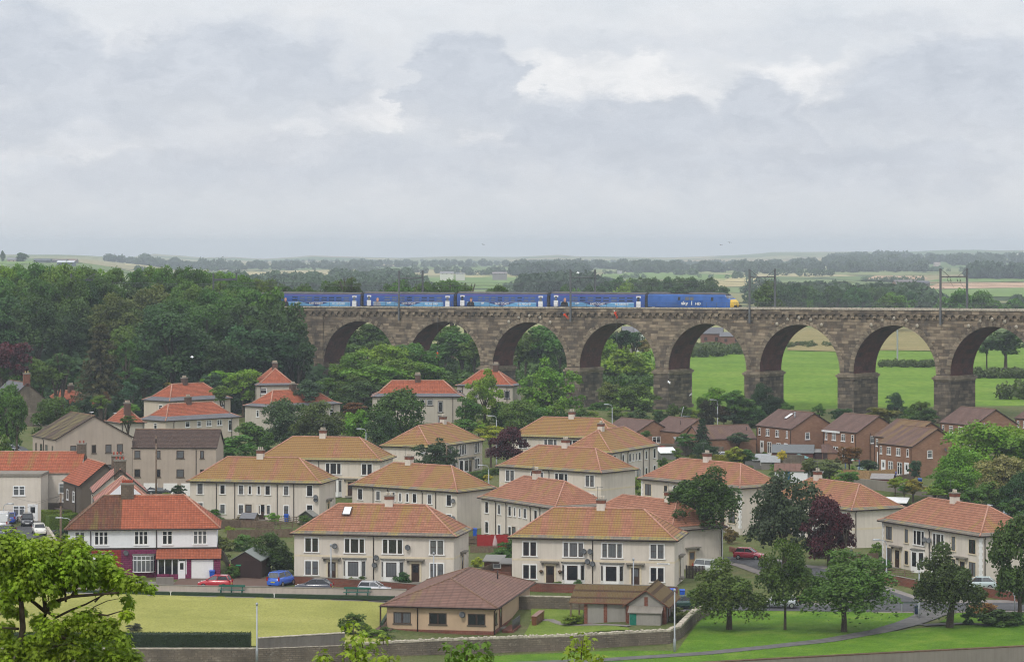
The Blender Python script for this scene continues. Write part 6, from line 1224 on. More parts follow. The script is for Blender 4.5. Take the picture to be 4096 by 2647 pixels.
# ---------------------------------------------------------------- vehicles
def car(label,p,hd,col,kind='hatch',group='parked cars'):
    L,W,Hh={'hatch':(3.75,1.66,1.48),'five':(4.25,1.72,1.44),'mpv':(4.05,1.72,1.66),'van':(5.1,1.95,2.3),'mini':(3.7,1.68,1.40)}[kind]
    o=thing('parked_car' if kind!='van' else 'parked_van',label,'car' if kind!='van' else 'van',(p[0],p[1],p[2]+.06),hd,group); w=W/2; m=MB()
    hb={'hatch':(.98,.80,.64),'five':(.93,.80,.62),'mpv':(1.05,.92,.66),'van':(1.15,1.05,.7),'mini':(.94,.84,.66)}[kind]
    st=[(-.5,.62,.86),(-.485,hb[0]-.06,.95),(-.40,hb[0],1),(.20,hb[0]-.02,1),(.28,hb[1]+.05,.99),(.42,hb[1]-.06,.95),(.485,hb[2],.88),(.5,.45,.80)]
    m.loft([[(x*L,-w*s*.92,.24),(x*L,-w*s,.45),(x*L,-w*s*.99,min(z,.72)),(x*L,-w*s*.90,z),(x*L,w*s*.90,z),(x*L,w*s*.99,min(z,.72)),(x*L,w*s,.45),(x*L,w*s*.92,.24)] for x,z,s in st],0,True,True,True)
    zb=hb[0]-.03; xr,xf={'hatch':(-.46,.24),'five':(-.44,.22),'mpv':(-.47,.30),'van':(-.495,.36),'mini':(-.46,.20)}[kind]; xr2,xf2={'hatch':(-.38,.04),'five':(-.28,.03),'mpv':(-.42,.10),'van':(-.485,.20),'mini':(-.40,.07)}[kind]; wb,wt=w*.88,w*.70
    if kind=='van': wb,wt=w*.97,w*.90
    b=[(xr*L,-wb,zb),(xf*L,-wb,zb),(xf*L,wb,zb),(xr*L,wb,zb)]; t=[(xr2*L,-wt,Hh-.05),(xf2*L,-wt,Hh-.05),(xf2*L,wt,Hh-.05),(xr2*L,wt,Hh-.05)]
    rt=[(xr2*L+.1,-wt*.85,Hh),(xf2*L-.12,-wt*.85,Hh),(xf2*L-.12,wt*.85,Hh),(xr2*L+.1,wt*.85,Hh)]
    m.add(rt,[(0,1,2,3)],0)
    for k in range(4): m.quad(t[k],t[(k+1)%4],rt[(k+1)%4],rt[k],0)
    for k in range(4): m.tube([b[k],t[k]],.05,5,0)
    for k in range(4): m.tube([t[k],t[(k+1)%4]],.04,4,0)
    xm=-.10*L; 
    for s in (-1,1): m.tube([(xm,s*wb,zb),(xm,s*wt,Hh-.05)],.045,4,0)
    if kind=='van':
        for s in (0,3): q=[b[s],( .10*L,b[s][1],zb),(.10*L,t[s][1],Hh-.05),t[s]]; m.quad(*(q if s==0 else q[::-1]),0)
        m.quad(b[3],b[0],t[0],t[3],0)
    for s in (-1,1): m.box(.17*L,.21*L,s*(w+.02),s*(w+.14) if s>0 else s*(w+.02)+.0,zb+.02,zb+.18,0) if False else m.lathe([(.02,0),(.09,.03),(.09,.12),(.02,.15)],6,0,(.19*L,s*(w+.04),zb))
    m.build('body',MT['car'],o,color=(*col,1))
    E=.985
    def gl(nm,q): c=sum((Vector(v) for v in q),Vector())/4; MB().quad(*[c+(Vector(v)-c)*.94 for v in q]).build(nm,MT['glass'],o)
    gl('windscreen',[b[1],b[2],t[2],t[1]])
    if kind!='van': gl('rear_window',[b[3],b[0],t[0],t[3]])
    for s in (0,3):
        xs=[(b[s][0],t[s][0]),(xm,xm),(b[2][0],t[2][0])] if kind!='van' else [(.10*L,.10*L),(b[2][0],t[2][0])]
        for (a0,a1),(c0,c1) in zip(xs[:-1],xs[1:]):
            q=[(a0,b[s][1],zb),(c0,b[s][1],zb),(c1,t[s][1],Hh-.05),(a1,t[s][1],Hh-.05)]; gl('side_window',q if s==0 else q[::-1])
    for x in (-.31,.31):
        for s in (-1,1):
            wh=MB().tube([(x*L,s*(w-.17),.30),(x*L,s*(w+.012),.30)],.30,14,0,False).build('wheel',MT['tyre'],o); MB().tube([(x*L,s*(w-.1),.30),(x*L,s*(w+.022),.30)],.19,10,0,False).build('rim',MT['chrome'],wh)
    for s in (-1,1):
        MB().lathe([(.02,-.03),(.14,0),(.10,.05),(.02,.07)],8,0,(.455*L,s*w*.66,hb[2]+.03)).build('headlight',MT['lampw'],o)
        MB().box(-.5*L-.02,-.475*L,s*w*.86-.08,s*w*.86+.08,.70,.70+(.45 if kind in('mpv','van') else .26)).build('tail_light',MT['lampred'],o)
    MB().box(-.5*L-.03,-.495*L,-.26,.26,.50,.62).build('number_plate',MT['plate_y'],o); MB().box(.495*L,.5*L+.03,-.26,.26,.40,.51).build('number_plate',MT['white'],o)
    return o
sd=lambda x:tz(x,0)
def onroad(u,off=0):   # on the street, at a pixel column
    lo,hi=-80,78
    for _ in range(40):
        x=(lo+hi)/2; y=np.interp(x,[p[0] for p in STREET],[p[1] for p in STREET])+off
        if CX+F*x/y<u: lo=x
        else: hi=x
    return gz(x,y,.06)
car('red hatchback on the street in front of the white garage door',onroad(861,1.5),R(172),(.48,.02,.03),'hatch')
p=GS('b',228,855); car('bright blue small car parked tail-on on the block-paved drive',p,R(66),(.03,.12,.55),'mpv')
car('dark blue-grey hatchback below the front house door',onroad(1256,1.6),R(172),(.05,.055,.075),'five'); car('silver small car below the front house bay windows',onroad(1497,1.8),R(-8),(.55,.56,.58),'hatch')
car('navy car on the street behind the sycamore leaves',onroad(305,1.2),R(172),(.02,.04,.16),'five'); car('silver car on the street behind the slim park tree',onroad(3118,-.5),R(175),(.45,.48,.5),'five')
car('white small car facing the camera beside the clipped hedge',GS('a',352,396),R(-74),(.72,.70,.64),'mini'); car('black people-carrier facing the camera behind the white small car',GS('a',245,318),R(-80),(.02,.02,.025),'mpv'); car('blue car parked tail-on beside the white van',GS('a',95,292),R(95),(.03,.07,.35),'five')
car('white van cut by the left edge of the photo',GS('a',15,345),R(97),(.75,.76,.78),'van'); car('dark car half hidden by sycamore leaves at the left edge',GS('a',45,415),R(-100),(.02,.025,.05),'five')
car('red car on the side road under the large dark tree',GS('q',1150,545),R(-22),(.45,.02,.05),'hatch'); car('pale silver car behind the leftmost park tree',GS('q',700,705),R(-35),(.5,.52,.5),'mpv'); car('silver-green car behind the brick wall at the right edge',GS('d',1885,905,.2),R(170),(.42,.50,.50),'five')
car('dark car parked on the upper left street',GS('e',115,882),R(-70),(.03,.035,.05),'five'); car('white car roof just above the long orange roof',GS('e',145,958),R(20),(.7,.7,.7),'five'); car('dark green car parked behind the pavilion',GS('c',1545,1062),R(10),(.02,.06,.05),'five')
car('white car beside the dark garden hedge',gz(37.6,480),R(10),(.7,.72,.75),'five'); car('white car among the garden sheds',gz(34.5,437),R(20),(.7,.7,.7),'five'); car('dark grey car at the white garages',GS('e',1440,1300),R(0),(.05,.06,.07),'five')
p=gz((2593-2048)/11000*532,532); o=thing('caravan','white touring caravan behind the brick bungalows','caravan',p,R(35)); MB().loft([[(x,-1.1,z0),(x,-1.1,z1),(x,1.1,z1),(x,1.1,z0)] for x,z0,z1 in ((-2.6,.8,1.7),(-2.4,.45,2.45),(2.2,.45,2.55),(2.6,.7,1.8))],0).build('body',MT['white'],o); MB().box(-1.8,-.4,-1.115,-1.1,1.3,1.9).box(.3,1.6,-1.115,-1.1,1.3,1.9).build('window',MT['glass'],o); MB().tube([(.2,-1.1,.33),(.2,1.1,.33)],.33,10).build('wheel',MT['tyre'],o); MB().tube([(2.5,0,.5),(4,0,.5)],.06,5).build('drawbar',MT['steel'],o)
p=at(*S('g',1475,585),538); o=thing('motor_boat','white cabin cruiser laid up behind the bungalow','boat',(p.x,538,tz(p.x,538)),R(172))
MB().loft([[(x,-w,1.5),(x,-w*.75,.7),(x,0,.4),(x,w*.75,.7),(x,w,1.5+s)] if False else [(x,-w,1.6+s),(x,-w*.7,.7),(x,0,.35+s*.5),(x,w*.7,.7),(x,w,1.6+s)] for x,w,s in ((-2.9,1.1,0),(-1,1.25,0),(1.4,1.1,.1),(2.7,.5,.25),(3.2,.05,.35))],0).build('hull',MT['white'],o)
MB().loft([[(x,-w,1.6),(x,-w*.8,1.6+h),(x,w*.8,1.6+h),(x,w,1.6)] for x,w,h in ((-1.5,.95,1.15),(.2,.95,1.1),(1.0,.8,.5),(2.2,.4,.15))],0).build('cabin',MT['white'],o); MB().box(-1.3,.4,-.93,-.85,1.85,2.55).box(.55,1.2,-.8,-.75,1.7,1.95).build('window',MT['glass'],o); MB().tube([(-2.6,-1,1.6),(-2.6,-1,3.1),(-1.2,-1,3.1)],.04,5).tube([(-2.6,1,1.6),(-2.6,1,3.1),(-1.2,1,3.1)],.04,5).tube([(-.8,0,2.7),(-1.4,0,5)],.07,5).build('frame_rail',MT['steel'],o); MB().box(-3.2,-2.9,-.2,.2,.8,1.9).build('outboard_motor',MT['white'],o)
for x in (-1.5,1.2): MB().box(x-.2,x+.2,-.9,.9,-.1,.7).build('cradle',MT['wood'],o)
# ---------------------------------------------------------------- street furniture
def lamp(label,c,xb,yb,xt,yt,Y=None,arm=0,group='lamp posts',thick=.085):
    ub,vb=S(c,xb,yb); ut,vt=S(c,xt,yt)
    if Y is None: p=G(ub,vb)
    else: x=(ub-CX)/F*Y; p=gz(x,Y)
    h=EYE-(vt-HZ)/F*p.y-p.z; o=thing('street_lamp',label,'street lamp',p,0,group); a=arm*KC/F*p.y
    MB().lathe([(thick*1.5,-.3),(thick*1.5,1.3),(thick*.9,1.4),(thick*.75,h-.6 if a else h)],8).build('post',MT['steel'],o)
    if a: MB().tube([(0,0,h-.7),(a*.1,0,h-.25),(a*.4,0,h-.05),(a,0,h)],thick*.6,6).build('arm',MT['steel'],o); s=1 if a>0 else -1; MB().loft([[(a+s*x,y,h+z) for y,z in ((-w,.0),(-w*.7,.1),(w*.7,.1),(w,.0),(w*.6,-.06),(-w*.6,-.06))] for x,w in ((-.1,.05),(.1,.15),(.55,.17),(.8,.08))]).build('lantern',MT['steel'],o)
    else: MB().lathe([(.06,h-.05),(.11,h+.02),(.13,h+.12),(.11,h+.22),(.04,h+.27)],10).build('lantern',MT['steel'],o)
    return o
lamp('pale lamp post standing before the brown door of the front house','b',672,826,660,500,None); lamp('thin pale lamp post above the clubhouse roof','b',1593,790,1591,575,309); lamp('lamp post in front of the house with the street sign','c',1088,832,1088,628,306.5); lamp('tall galvanised lamp post at the bend of the curved stone wall','c',1458,1452,1460,905,None,0,'lamp posts',.085); lamp('tall lamp post at the end of the dark hedge, cut by the lower edge','b',8,1570,12,1030,262.5,0,'lamp posts',.085)
lamp('lamp post with curved arm at the brick wall corner by the junction','d',1062,822,1062,445,None,-62); lamp('blue-grey lamp post at the path fork beside the litter bin','d',1355,1152,1353,632,None,45)
lamp('lamp post with short arm beyond the ochre roofs','f',986,830,985,706,440,-40); lamp('curved lamp post by the garden wall near the purple tree','f',2156,768,2154,590,468,-38); lamp('low curved lamp post at the end of the pinkish ochre roof','f',2086,1195,2084,1032,424,-50); lamp('curved lamp post before the bungalow roofs','g',898,650,897,487,505,-35); lamp('curved lamp post in the thicket right of the copper tree','g',1843,560,1842,445,533,-35); lamp('curved lamp post above the clipped hedge','a',637,330,636,248,334,-80); lamp('double-headed street lamp at the left edge by the cream house','a',32,200,30,122,372,38)
lamp('small lamp post before the uppermost brick gable','h',1940,760,1940,668,470)
o=thing('telegraph_pole','brown wooden telegraph pole behind the sycamore leaves','pole',gz((243-2048)/11000*336,336)); h_=EYE-(1972-HZ)/F*336-o.location.z; MB().lathe([(.17,-.3),(.15,3),(.11,h_)],8).build('post',MT['wood'],o); MB().box(-.16,.16,-.16,.16,h_-1.5,h_-1.1).build('junction_box',MT['fascia'],o); wr=MB()
q=Vector((0,0,h_-.3))
for e in (at(*S('a',100,60),380),at(*S('e',1140,930),400),at(*S('a',380,190),376),at(-60,2040,372)): e=e-o.location; wr.tube([q,(q+e)/2-Vector((0,0,.8)),e],.014,3)
wr.build('cable',MT['fascia'],o)
o=thing('telegraph_pole','brown wooden telegraph pole standing before the end of an ochre roof','pole',gz((1024+1708*KC-2048)/11000*428,428)); h_=EYE-(1400+855*KC-HZ)/F*428-o.location.z; MB().lathe([(.16,-.3),(.11,h_)],8).build('post',MT['wood'],o); MB().box(-.3,.3,-.08,.08,h_-.5,h_-.3).build('crossarm',MT['wood'],o)
o=thing('telegraph_pole','dark thin pole behind the pink terrace chimneys','pole',gz(-51.5,398)); MB().lathe([(.14,-.3),(.10,10.6)],8).build('post',MT['wood'],o); MB().box(-.12,.12,-.12,.12,9.6,10.2).build('crossarm',MT['fascia'],o)
p=GS('d',2212,1085); o=thing('signpost','short grey signpost by the road at the right edge','post',p); MB().lathe([(.06,-.2),(.06,2.2)],8).build('post',MT['steel'],o); MB().box(-.2,.2,-.05,.0,1.7,2.2).build('plate',MT['steel'],o)
p=GS('d',1270,1098); o=thing('street_name_sign','low street name board on two legs by the road junction','sign',p); MB().box(-.95,.95,-.03,.03,1.02,1.24).build('board',MT['obj'],o,color=(.10,.13,.13,1)); 
for x in (-.85,.85): MB().box(x-.04,x+.04,-.02,.02,-.2,1.06).build('leg',MT['steel'],o)
MB().box(-.97,.97,-.032,-.03,1.18,1.24).build('board_edge',MT['fascia'],o)
p=GS('d',1335,1138); o=thing('litter_bin','dark blue litter bin on a post by the path','bin',p); MB().lathe([(.2,.35),(.26,.4),(.28,1.25),(.22,1.32)],10).build('bin_body',MT['objg'],o,color=(.02,.035,.08,1)); MB().tube([(.0,.1,-.1),(.0,.1,.5)],.05,6).build('post',MT['steel'],o)
def wbin(label,p,col,group,rz=0):
    o=thing('wheelie_bin',label,'bin',p,rz,group); c=(*col,1)
    MB().loft([[(-w,-d,z),(w,-d,z),(w,d,z),(-w,d,z)] for w,d,z in ((.23,.24,.05),(.29,.33,.95))]).build('bin_body',MT['objg'],o,color=c); MB().loft([[(-.31,-.38,z0),(.31,-.38,z0),(.31,.36,z0+.08),(-.31,.36,z0+.08)] for z0 in (.96,1.03)]).tube([(-.26,.4,1.0),(.26,.4,1.0)],.03,5).build('lid',MT['objg'],o,color=c)
    MB().tube([(-.28,.26,.1),(-.2,.26,.1)],.1,8).tube([(.2,.26,.1),(.28,.26,.1)],.1,8).build('wheel',MT['tyre'],o)
BB=(.02,.10,.50); gb='wheelie bins'
wbin('blue wheelie bin beside the white garage door',GS('a',1902,800),BB,gb); wbin('black wheelie bin behind the blue one at the garage',GS('a',1948,795)+Vector((0,.3,0)),(.02,.02,.022),gb); wbin('blue wheelie bin nearer the park at the end of the garden wall',GS('c',1526,975),BB,gb); wbin('blue wheelie bin half hidden by the pavilion gable',GS('c',1440,968),BB,gb); wbin('blue wheelie bin at the rear-facing house door',GS('b',272,285),BB,gb); wbin('dark wheelie bin left of the rear-facing house blue bin',GS('b',157,296),(.03,.035,.035),gb); wbin('blue wheelie bin between two house corners by the red fence',GS('b',1962,412),BB,gb); wbin('blue wheelie bin under the nearest brick house patio door',GS('m',2032,1285),BB,gb); wbin('black wheelie bin left of the patio door blue bin',GS('m',1935,1275),(.02,.02,.022),gb); wbin('dark brown wheelie bin by the timber fence end',GS('m',1868,1282),(.05,.03,.025),gb); wbin('blue wheelie bin by the yellow flowers in front of the brick gable',GS('h',1362,1212),BB,gb)
for k,lb in enumerate(('nearest','second','third','farthest')): wbin('brown wheelie bin, %s of four beside the clubhouse lawn'%lb,GS('c',205+k*18,1212-k*14),(.19,.075,.04),'brown bins beside the clubhouse',R(-20))
for k,(x,y,lb) in enumerate(((2080,945,'left'),(910,950,'right'))):
    c='a' if k==0 else 'b'; u,v=S(c,x,y); Yb=302.9 if k else 305.0; X=(u-CX)/F*Yb; o=thing('park_bench','green bench against the cream wall, %s of the two'%lb,'bench',(X,308.6-.154*(X+52.5)-.55,.95),R(-8.8),'green benches'); cg=(.02,.12,.09,1)
    MB().box(-1.5,1.5,-.42,.0,.42,.47).build('seat',MT['obj'],o,color=cg); MB().box(-1.5,1.5,.02,.07,.78,1.0).build('backrest',MT['obj'],o,color=cg)
    for x in (-1.2,0,1.2): MB().box(x-.04,x+.04,-.35,-.27,0,.42).box(x-.04,x+.04,-.02,.06,0,.85).build('leg',MT['obj'],o,color=cg)
# ---------------------------------------------------------------- walls and fences
def TP(c,x,y,z): u,v=S(c,x,y); Y=F*(EYE-z)/(v-HZ); return ((u-CX)/F*Y,Y)
def wall(pts,h,mat,label,name='garden_wall',th=.35,cap=None,capw=.1,caph=.1,top=None,stones=False,cat='wall',down=.6,group=None):
    O=gz(*pts[0]); o=thing(name,label,cat,O,0,group); m=MB(); cm=MB(); rs=random.Random(len(label)); n=len(pts)
    P=[Vector((p[0],p[1])) for p in pts]; dense=[]
    for a,b in zip(P[:-1],P[1:]):
        k=max(1,int((b-a).length/3)); dense+=[a+(b-a)*j/k for j in range(k)]
    dense.append(P[-1]); tops=[]; acc=[0]
    for a,b in zip(P[:-1],P[1:]): acc.append(acc[-1]+(b-a).length)
    def section(i):
        p=dense[i]; d=(dense[min(i+1,len(dense)-1)]-dense[max(i-1,0)]).normalized(); nr=Vector((-d.y,d.x)); g=tz(p.x,p.y); return p,nr,g
    dd=0; secs=[]
    for i in range(len(dense)):
        if i: dd+=(dense[i]-dense[i-1]).length
        p,nr,g=section(i); t=g+h if top is None else float(np.interp(dd,acc,top)); secs.append((p,nr,g,t))
    f=lambda p,z:(p.x-O.x,p.y-O.y,z-O.z)
    m.loft([[f(p-nr*th/2,g-down),f(p-nr*th/2,t),f(p+nr*th/2,t),f(p+nr*th/2,g-down)] for p,nr,g,t in secs],0); m.build('wall_body' if cap else 'wall_face',MT[mat],o)
    if cap:
        if stones:
            for (p,nr,g,t),(p2,_,_,t2) in zip(secs[:-1],secs[1:]):
                L_=(p2-p).length; d=(p2-p)/L_; x=0
                while x<L_:
                    w=rs.uniform(.14,.28); hh=rs.uniform(.14,.30); q=p+d*x; tt=t+(t2-t)*x/L_; a=q-nr*(th/2+.03); b_=q+d*w*.9-nr*(th/2+.03); c_=q+d*w*.9+nr*(th/2+.03); e_=q+nr*(th/2+.03); j=rs.uniform(-.05,.05)
                    cm.add([f(v,tt-.02) for v in (a,b_,c_,e_)]+[f(v+d*j,tt+hh*s) for v,s in ((a,.8),(b_,.9),(c_,.9),(e_,.8))]+[f(q+d*(w*.45+j),tt+hh*1.1)],[(0,1,5,4),(1,2,6,5),(2,3,7,6),(3,0,4,7),(4,5,8),(5,6,8),(6,7,8),(7,4,8)]); x+=w
        else: cm.loft([[f(p-nr*(th/2+capw),t+.003),f(p-nr*(th/2+capw),t+caph),f(p+nr*(th/2+capw),t+caph),f(p+nr*(th/2+capw),t+.003)] for p,nr,g,t in secs],0)
        cm.build('coping',MT[cap],o)
    return o
wall([(-72,310.6),(-52.5,308.6),(-11.6,302.3)],0,'bound','long pale rendered wall between the street and the bowling green','boundary_wall',.3,'conc',.05,.07,top=[1.66,1.66,1.70])
wall([(-60,265),(-24.4,265)],0,'stone','rough stone wall below the dark clipped hedge','stone_wall',.5,'cope',.02,.08,top=[.62,.62],down=2)
wall([(-24.4,264.4),(-16.2,266)],0,'concd','dark grey retaining wall with pale coping at the corner of the bowling green','retaining_wall',.45,'cope',.04,.07,top=[1.72,2.0],down=2.4); wall([(-24.4,264.1),(-16.2,265.7)],0,'stone','rubble stone footing wall below the dark grey retaining wall','stone_wall',.4,'cope',.01,.04,top=[.75,.85],down=2.4)
CW=[TP('b',800,1385,1.05),TP('b',1600,1346,1.05),TP('b',2295,1322,1.1),TP('c',530,1302,1.15),TP('c',1050,1272,1.2),TP('c',1400,1256,1.2),TP('c',1490,1222,1.2),TP('c',1560,1150,1.2),TP('c',1640,1070,1.2),TP('c',1760,1008,1.2)]
wall(CW,0,'stone','long curving rubble stone wall with upright coping stones around the clubhouse garden','stone_wall',.5,'cope',stones=True,top=[1.05,1.05,1.1,1.12,1.15,1.15,1.12,1.1,1.1,1.1],down=1.5)
wall([(p.x,p.y-.25) for p in LW],0,'conc','grey retaining wall below the park grass at the lower right','retaining_wall',.5,'soil',.02,.10,top=[tz(p.x,p.y+.6)+.02 for p in LW],down=3.6)
wall([(-8.5,300.3),(14.5,297.8)],1.35,'stone','grey stone wall behind the pavilion lawn','stone_wall',.4,'cope',.03,.1)
h1=lambda x,y:tuple(hcorner('H1',x,y)[:2]); h2_=lambda x,y:tuple(hcorner('H2',x,y)[:2])
wall([h1(.3,-4.4),h1(19.9,-4.4),h1(20,-.5)],.95,'brickr','dark red brick garden wall in front of the front house','garden_wall',.25,'conc',.03,.06); wall([h2_(-3,-4.6),h2_(7.5,-4.8)],.95,'brickr','dark red brick garden wall with flower border in front of the second house','garden_wall',.25,'conc',.03,.06); wall([h2_(7.5,-4.8),h2_(20.5,-5.0)],.95,'brickr','dark red brick garden wall behind the pavilion roof','garden_wall',.25,'conc',.03,.06)
wall(px('n',(740,985),(1240,1000),(1700,1040)),1.9,'stone','old rubble garden wall behind the estate, left of the spruce','stone_wall',.45); wall(px('m',(235,1060),(640,1075)),1.7,'stone','old rubble garden wall behind the grey sheds','stone_wall',.45); wall(px('h',(770,1235),(1180,1275),(1600,1335)),1.5,'conc','long grey garden wall behind the right-hand roofs','garden_wall',.3); wall(px('h',(1700,1400),(2295,1470)),1.0,'conc','grey garden wall under the huge light green tree','garden_wall',.3); wall(px('d',(1000,815),(1330,880)),.95,'brickr','red brick garden wall at the junction lamp post','garden_wall',.25,'conc',.03,.06); wall(px('d',(1900,945),(2330,1010)),1.0,'brickr','red brick garden wall at the right edge by the road','garden_wall',.25,'conc',.03,.06); wall(px('a',(425,400),(500,520)),1.0,'bound','pale garden wall beside the white small car','garden_wall',.3,'cope',.03,.08); wall(px('q',(930,445),(1010,470)),.6,'brickr','low red brick garden wall beside the red car','garden_wall',.25); wall(px('f',(2060,850),(2200,830)),1.6,'stone','rubble wall beside the purple tree','stone_wall',.4); wall(px('a',(1400,850),(1555,850)),.9,'conc','low grey block wall before the porch of the painted house','garden_wall',.3); wall(px('b',(2010,770),(2290,800)),.8,'brickr','low red brick wall by the brown sheds','garden_wall',.25)
def fence(pts,h,mat,label,gap=.03,bw=.14,col=None,rails=False,group=None):
    O=gz(*pts[0]); o=thing('garden_fence',label,'fence',O,0,group); m=MB(); pm=MB()
    for a,b in zip(pts[:-1],pts[1:]):
        a,b=Vector(a),Vector(b); L_=(b-a).length; d=(b-a)/L_; nr=Vector((-d.y,d.x)); x=0
        F2=lambda s,off,z:tuple((a+d*s+nr*off).to_tuple())+(z,)
        g=lambda s:tz(*(a+d*s))
        if not rails:
            while x<L_:
                z=g(x); w=min(bw,L_-x); v=[Vector(F2(x,-.02,z))-O,Vector(F2(x+w,-.02,z))-O,Vector(F2(x+w,.02,z))-O,Vector(F2(x,.02,z))-O]; hh=h*rnd.uniform(.97,1.03); m.add(v+[q+Vector((0,0,hh)) for q in v],[(0,1,5,4),(1,2,6,5),(2,3,7,6),(3,0,4,7),(4,5,6,7)]); x+=bw+gap
        for zz in ((.3,.75) if not rails else (.35,.65,.95)):
            k=max(1,int(L_/2.5)); m.tube([Vector(F2(L_*j/k,.05,g(L_*j/k)+h*zz))-O for j in range(k+1)],.045,4,0,False)
        x=0
        while x<=L_+.01: z=g(x); p=Vector(F2(x,.06,z))-O; pm.box(p.x-.06,p.x+.06,p.y-.06,p.y+.06,p.z-.3,p.z+h*1.03); x+=2.4
    k=dict(color=col) if col else {}
    m.build('panel',MT[mat],o,**k); pm.build('post',MT[mat],o,**k); return o
fence(px('m',(1215,1290),(1640,1320),(2045,1290)),1.6,'woodn','tall new timber fence in front of the nearest brick house'); fence(px('m',(2090,1370),(2330,1330)),1.4,'wood','weathered timber fence below the brick gable'); fence(px('b',(1985,512),(2262,512)),1.7,'obj','bright red painted fence panels beside the end-on house',0,.3,(.32,.02,.02,1)); fence(px('b',(1925,560),(2170,560)),.9,'wood','low brown picket fence below the red fence'); fence(px('b',(730,415),(840,420)),.9,'fascia','dark picket fence between two houses'); fence(px('d',(690,690),(990,670)),1.5,'wood','weathered timber fence behind the old man'); fence(px('d',(1050,775),(1310,790)),.9,'wood','grey horizontal garden fence below the brown door',rails=True)
fence(px('a',(1920,350),(2150,335)),1.1,'wood','grey timber fence beside the garden playhouse'); fence(px('a',(2040,440),(2295,430)),1.2,'wood','weathered close-boarded fence behind the dark garage'); fence(px('b',(0,425),(330,420)),1.1,'wood','weathered fence behind the broad garden bush'); fence(px('b',(0,345),(380,300)),1.0,'wood','post and rail fence in the back garden, nearer one',rails=True); fence(px('b',(0,370),(420,335)),1.0,'wood','post and rail fence in the back garden, farther down the slope',rails=True); fence(px('a',(1980,620),(2070,780)),1.1,'fascia','dark leaning fence beside the dark garage'); fence(px('q',(420,760),(640,765)),1.5,'fascia','black fence below the brown side door'); fence(px('q',(880,320),(1000,320)),1.0,'fascia','dark palisade fence beside the side road'); fence(px('l',(190,985),(330,960)),1.0,'wood','broken post and rail fence on the dry grass beyond the viaduct',rails=True)
hl=lambda n,x,y: tuple(hcorner(n,x,y)[:2])
fence([hl('H1',20.8,1),hl('H1',21.5,16)],1.2,'wood','weathered fence between the two front houses'); fence([hl('H4',3,-10.5),hl('H4',16,-10)],1.0,'wood','low fence across the back garden of the rear-facing house'); fence([hl('H4',10,-1),hl('H4',10.3,-12)],1.1,'wood','dividing fence in the back garden of the rear-facing house',rails=True); fence([hl('H6',10,-1),hl('H6',10,-13)],1.1,'wood','dividing fence behind the front house roof'); fence([hl('H11',9.8,-1),hl('H11',10,-10)],1.2,'wood','dividing fence beside the red fence'); hedge([hl('H5',-1,-3.5),hl('H5',9,-3.5)],.8,1.0,(.08,.14,.025),'low clipped front hedge before the ochre-roofed house at left',50,.1); hedge([hl('H10',0,-4),hl('H10',9,-4)],.8,1.1,(.07,.13,.025),'low clipped front hedge before the house with a dish on its roof',50,.1); hedge([hl('H12',9,-4.5),hl('H12',20,-4.5)],.9,1.1,(.06,.12,.025),'clipped front hedge beside the side road',50,.1); hedge([hl('H7',3,-4),hl('H7',16,-4)],.8,1.0,(.09,.15,.03),'clipped hedge before the end-on ochre-roofed house',50,.1)
m=MB(); a,b=Vector((-52.3,307.4)),Vector((-12.7,301.2))
def edging(P0,P1,w,h,lab):
    o=thing('ditch_bank',lab,'bank',gz(*P0)); d=(Vector(P1)-Vector(P0)); L_=d.length; d/=L_; nr=Vector((-d.y,d.x)); q=[Vector((0,0)),d*L_,d*L_+nr*w,nr*w]; mb=MB(); mb.add([(p.x,p.y,0-.1) for p in q]+[(p.x,p.y,h) for p in q],[(4,5,6,7),(0,1,5,4),(1,2,6,5),(2,3,7,6),(3,0,4,7)]); mb.build('turf_edge',MT['obj'],o,color=(.018,.042,.018,1)); return o
edging((-52.3,307.2),(-12.9,301.0),.5,.30,'dark green ditch edge along the far side of the bowling green'); edging((-60,269),(-52.3,307.2),.9,.30,'dark green ditch edge along the left side of the bowling green'); edging((-12.9,301.0),(-13.6,284),.3,.22,'dark green ditch edge along the clubhouse side of the bowling green')
for c,x,y,lb in (('a',1521,965,'left'),('b',170,992,'right')): 
    u,v=S(c,x,y); X=(u-CX)/F*304; o=thing('rink_marker','small white rink marker at the far edge of the bowling green, %s one'%lb,'marker',(X,301.0-.157*(X+12.9)-.05,.75),0,'rink markers'); MB().box(-.04,.04,-.02,.02,0,.42).box(-.1,.1,-.02,.02,.36,.44).build('post',MT['white'],o)
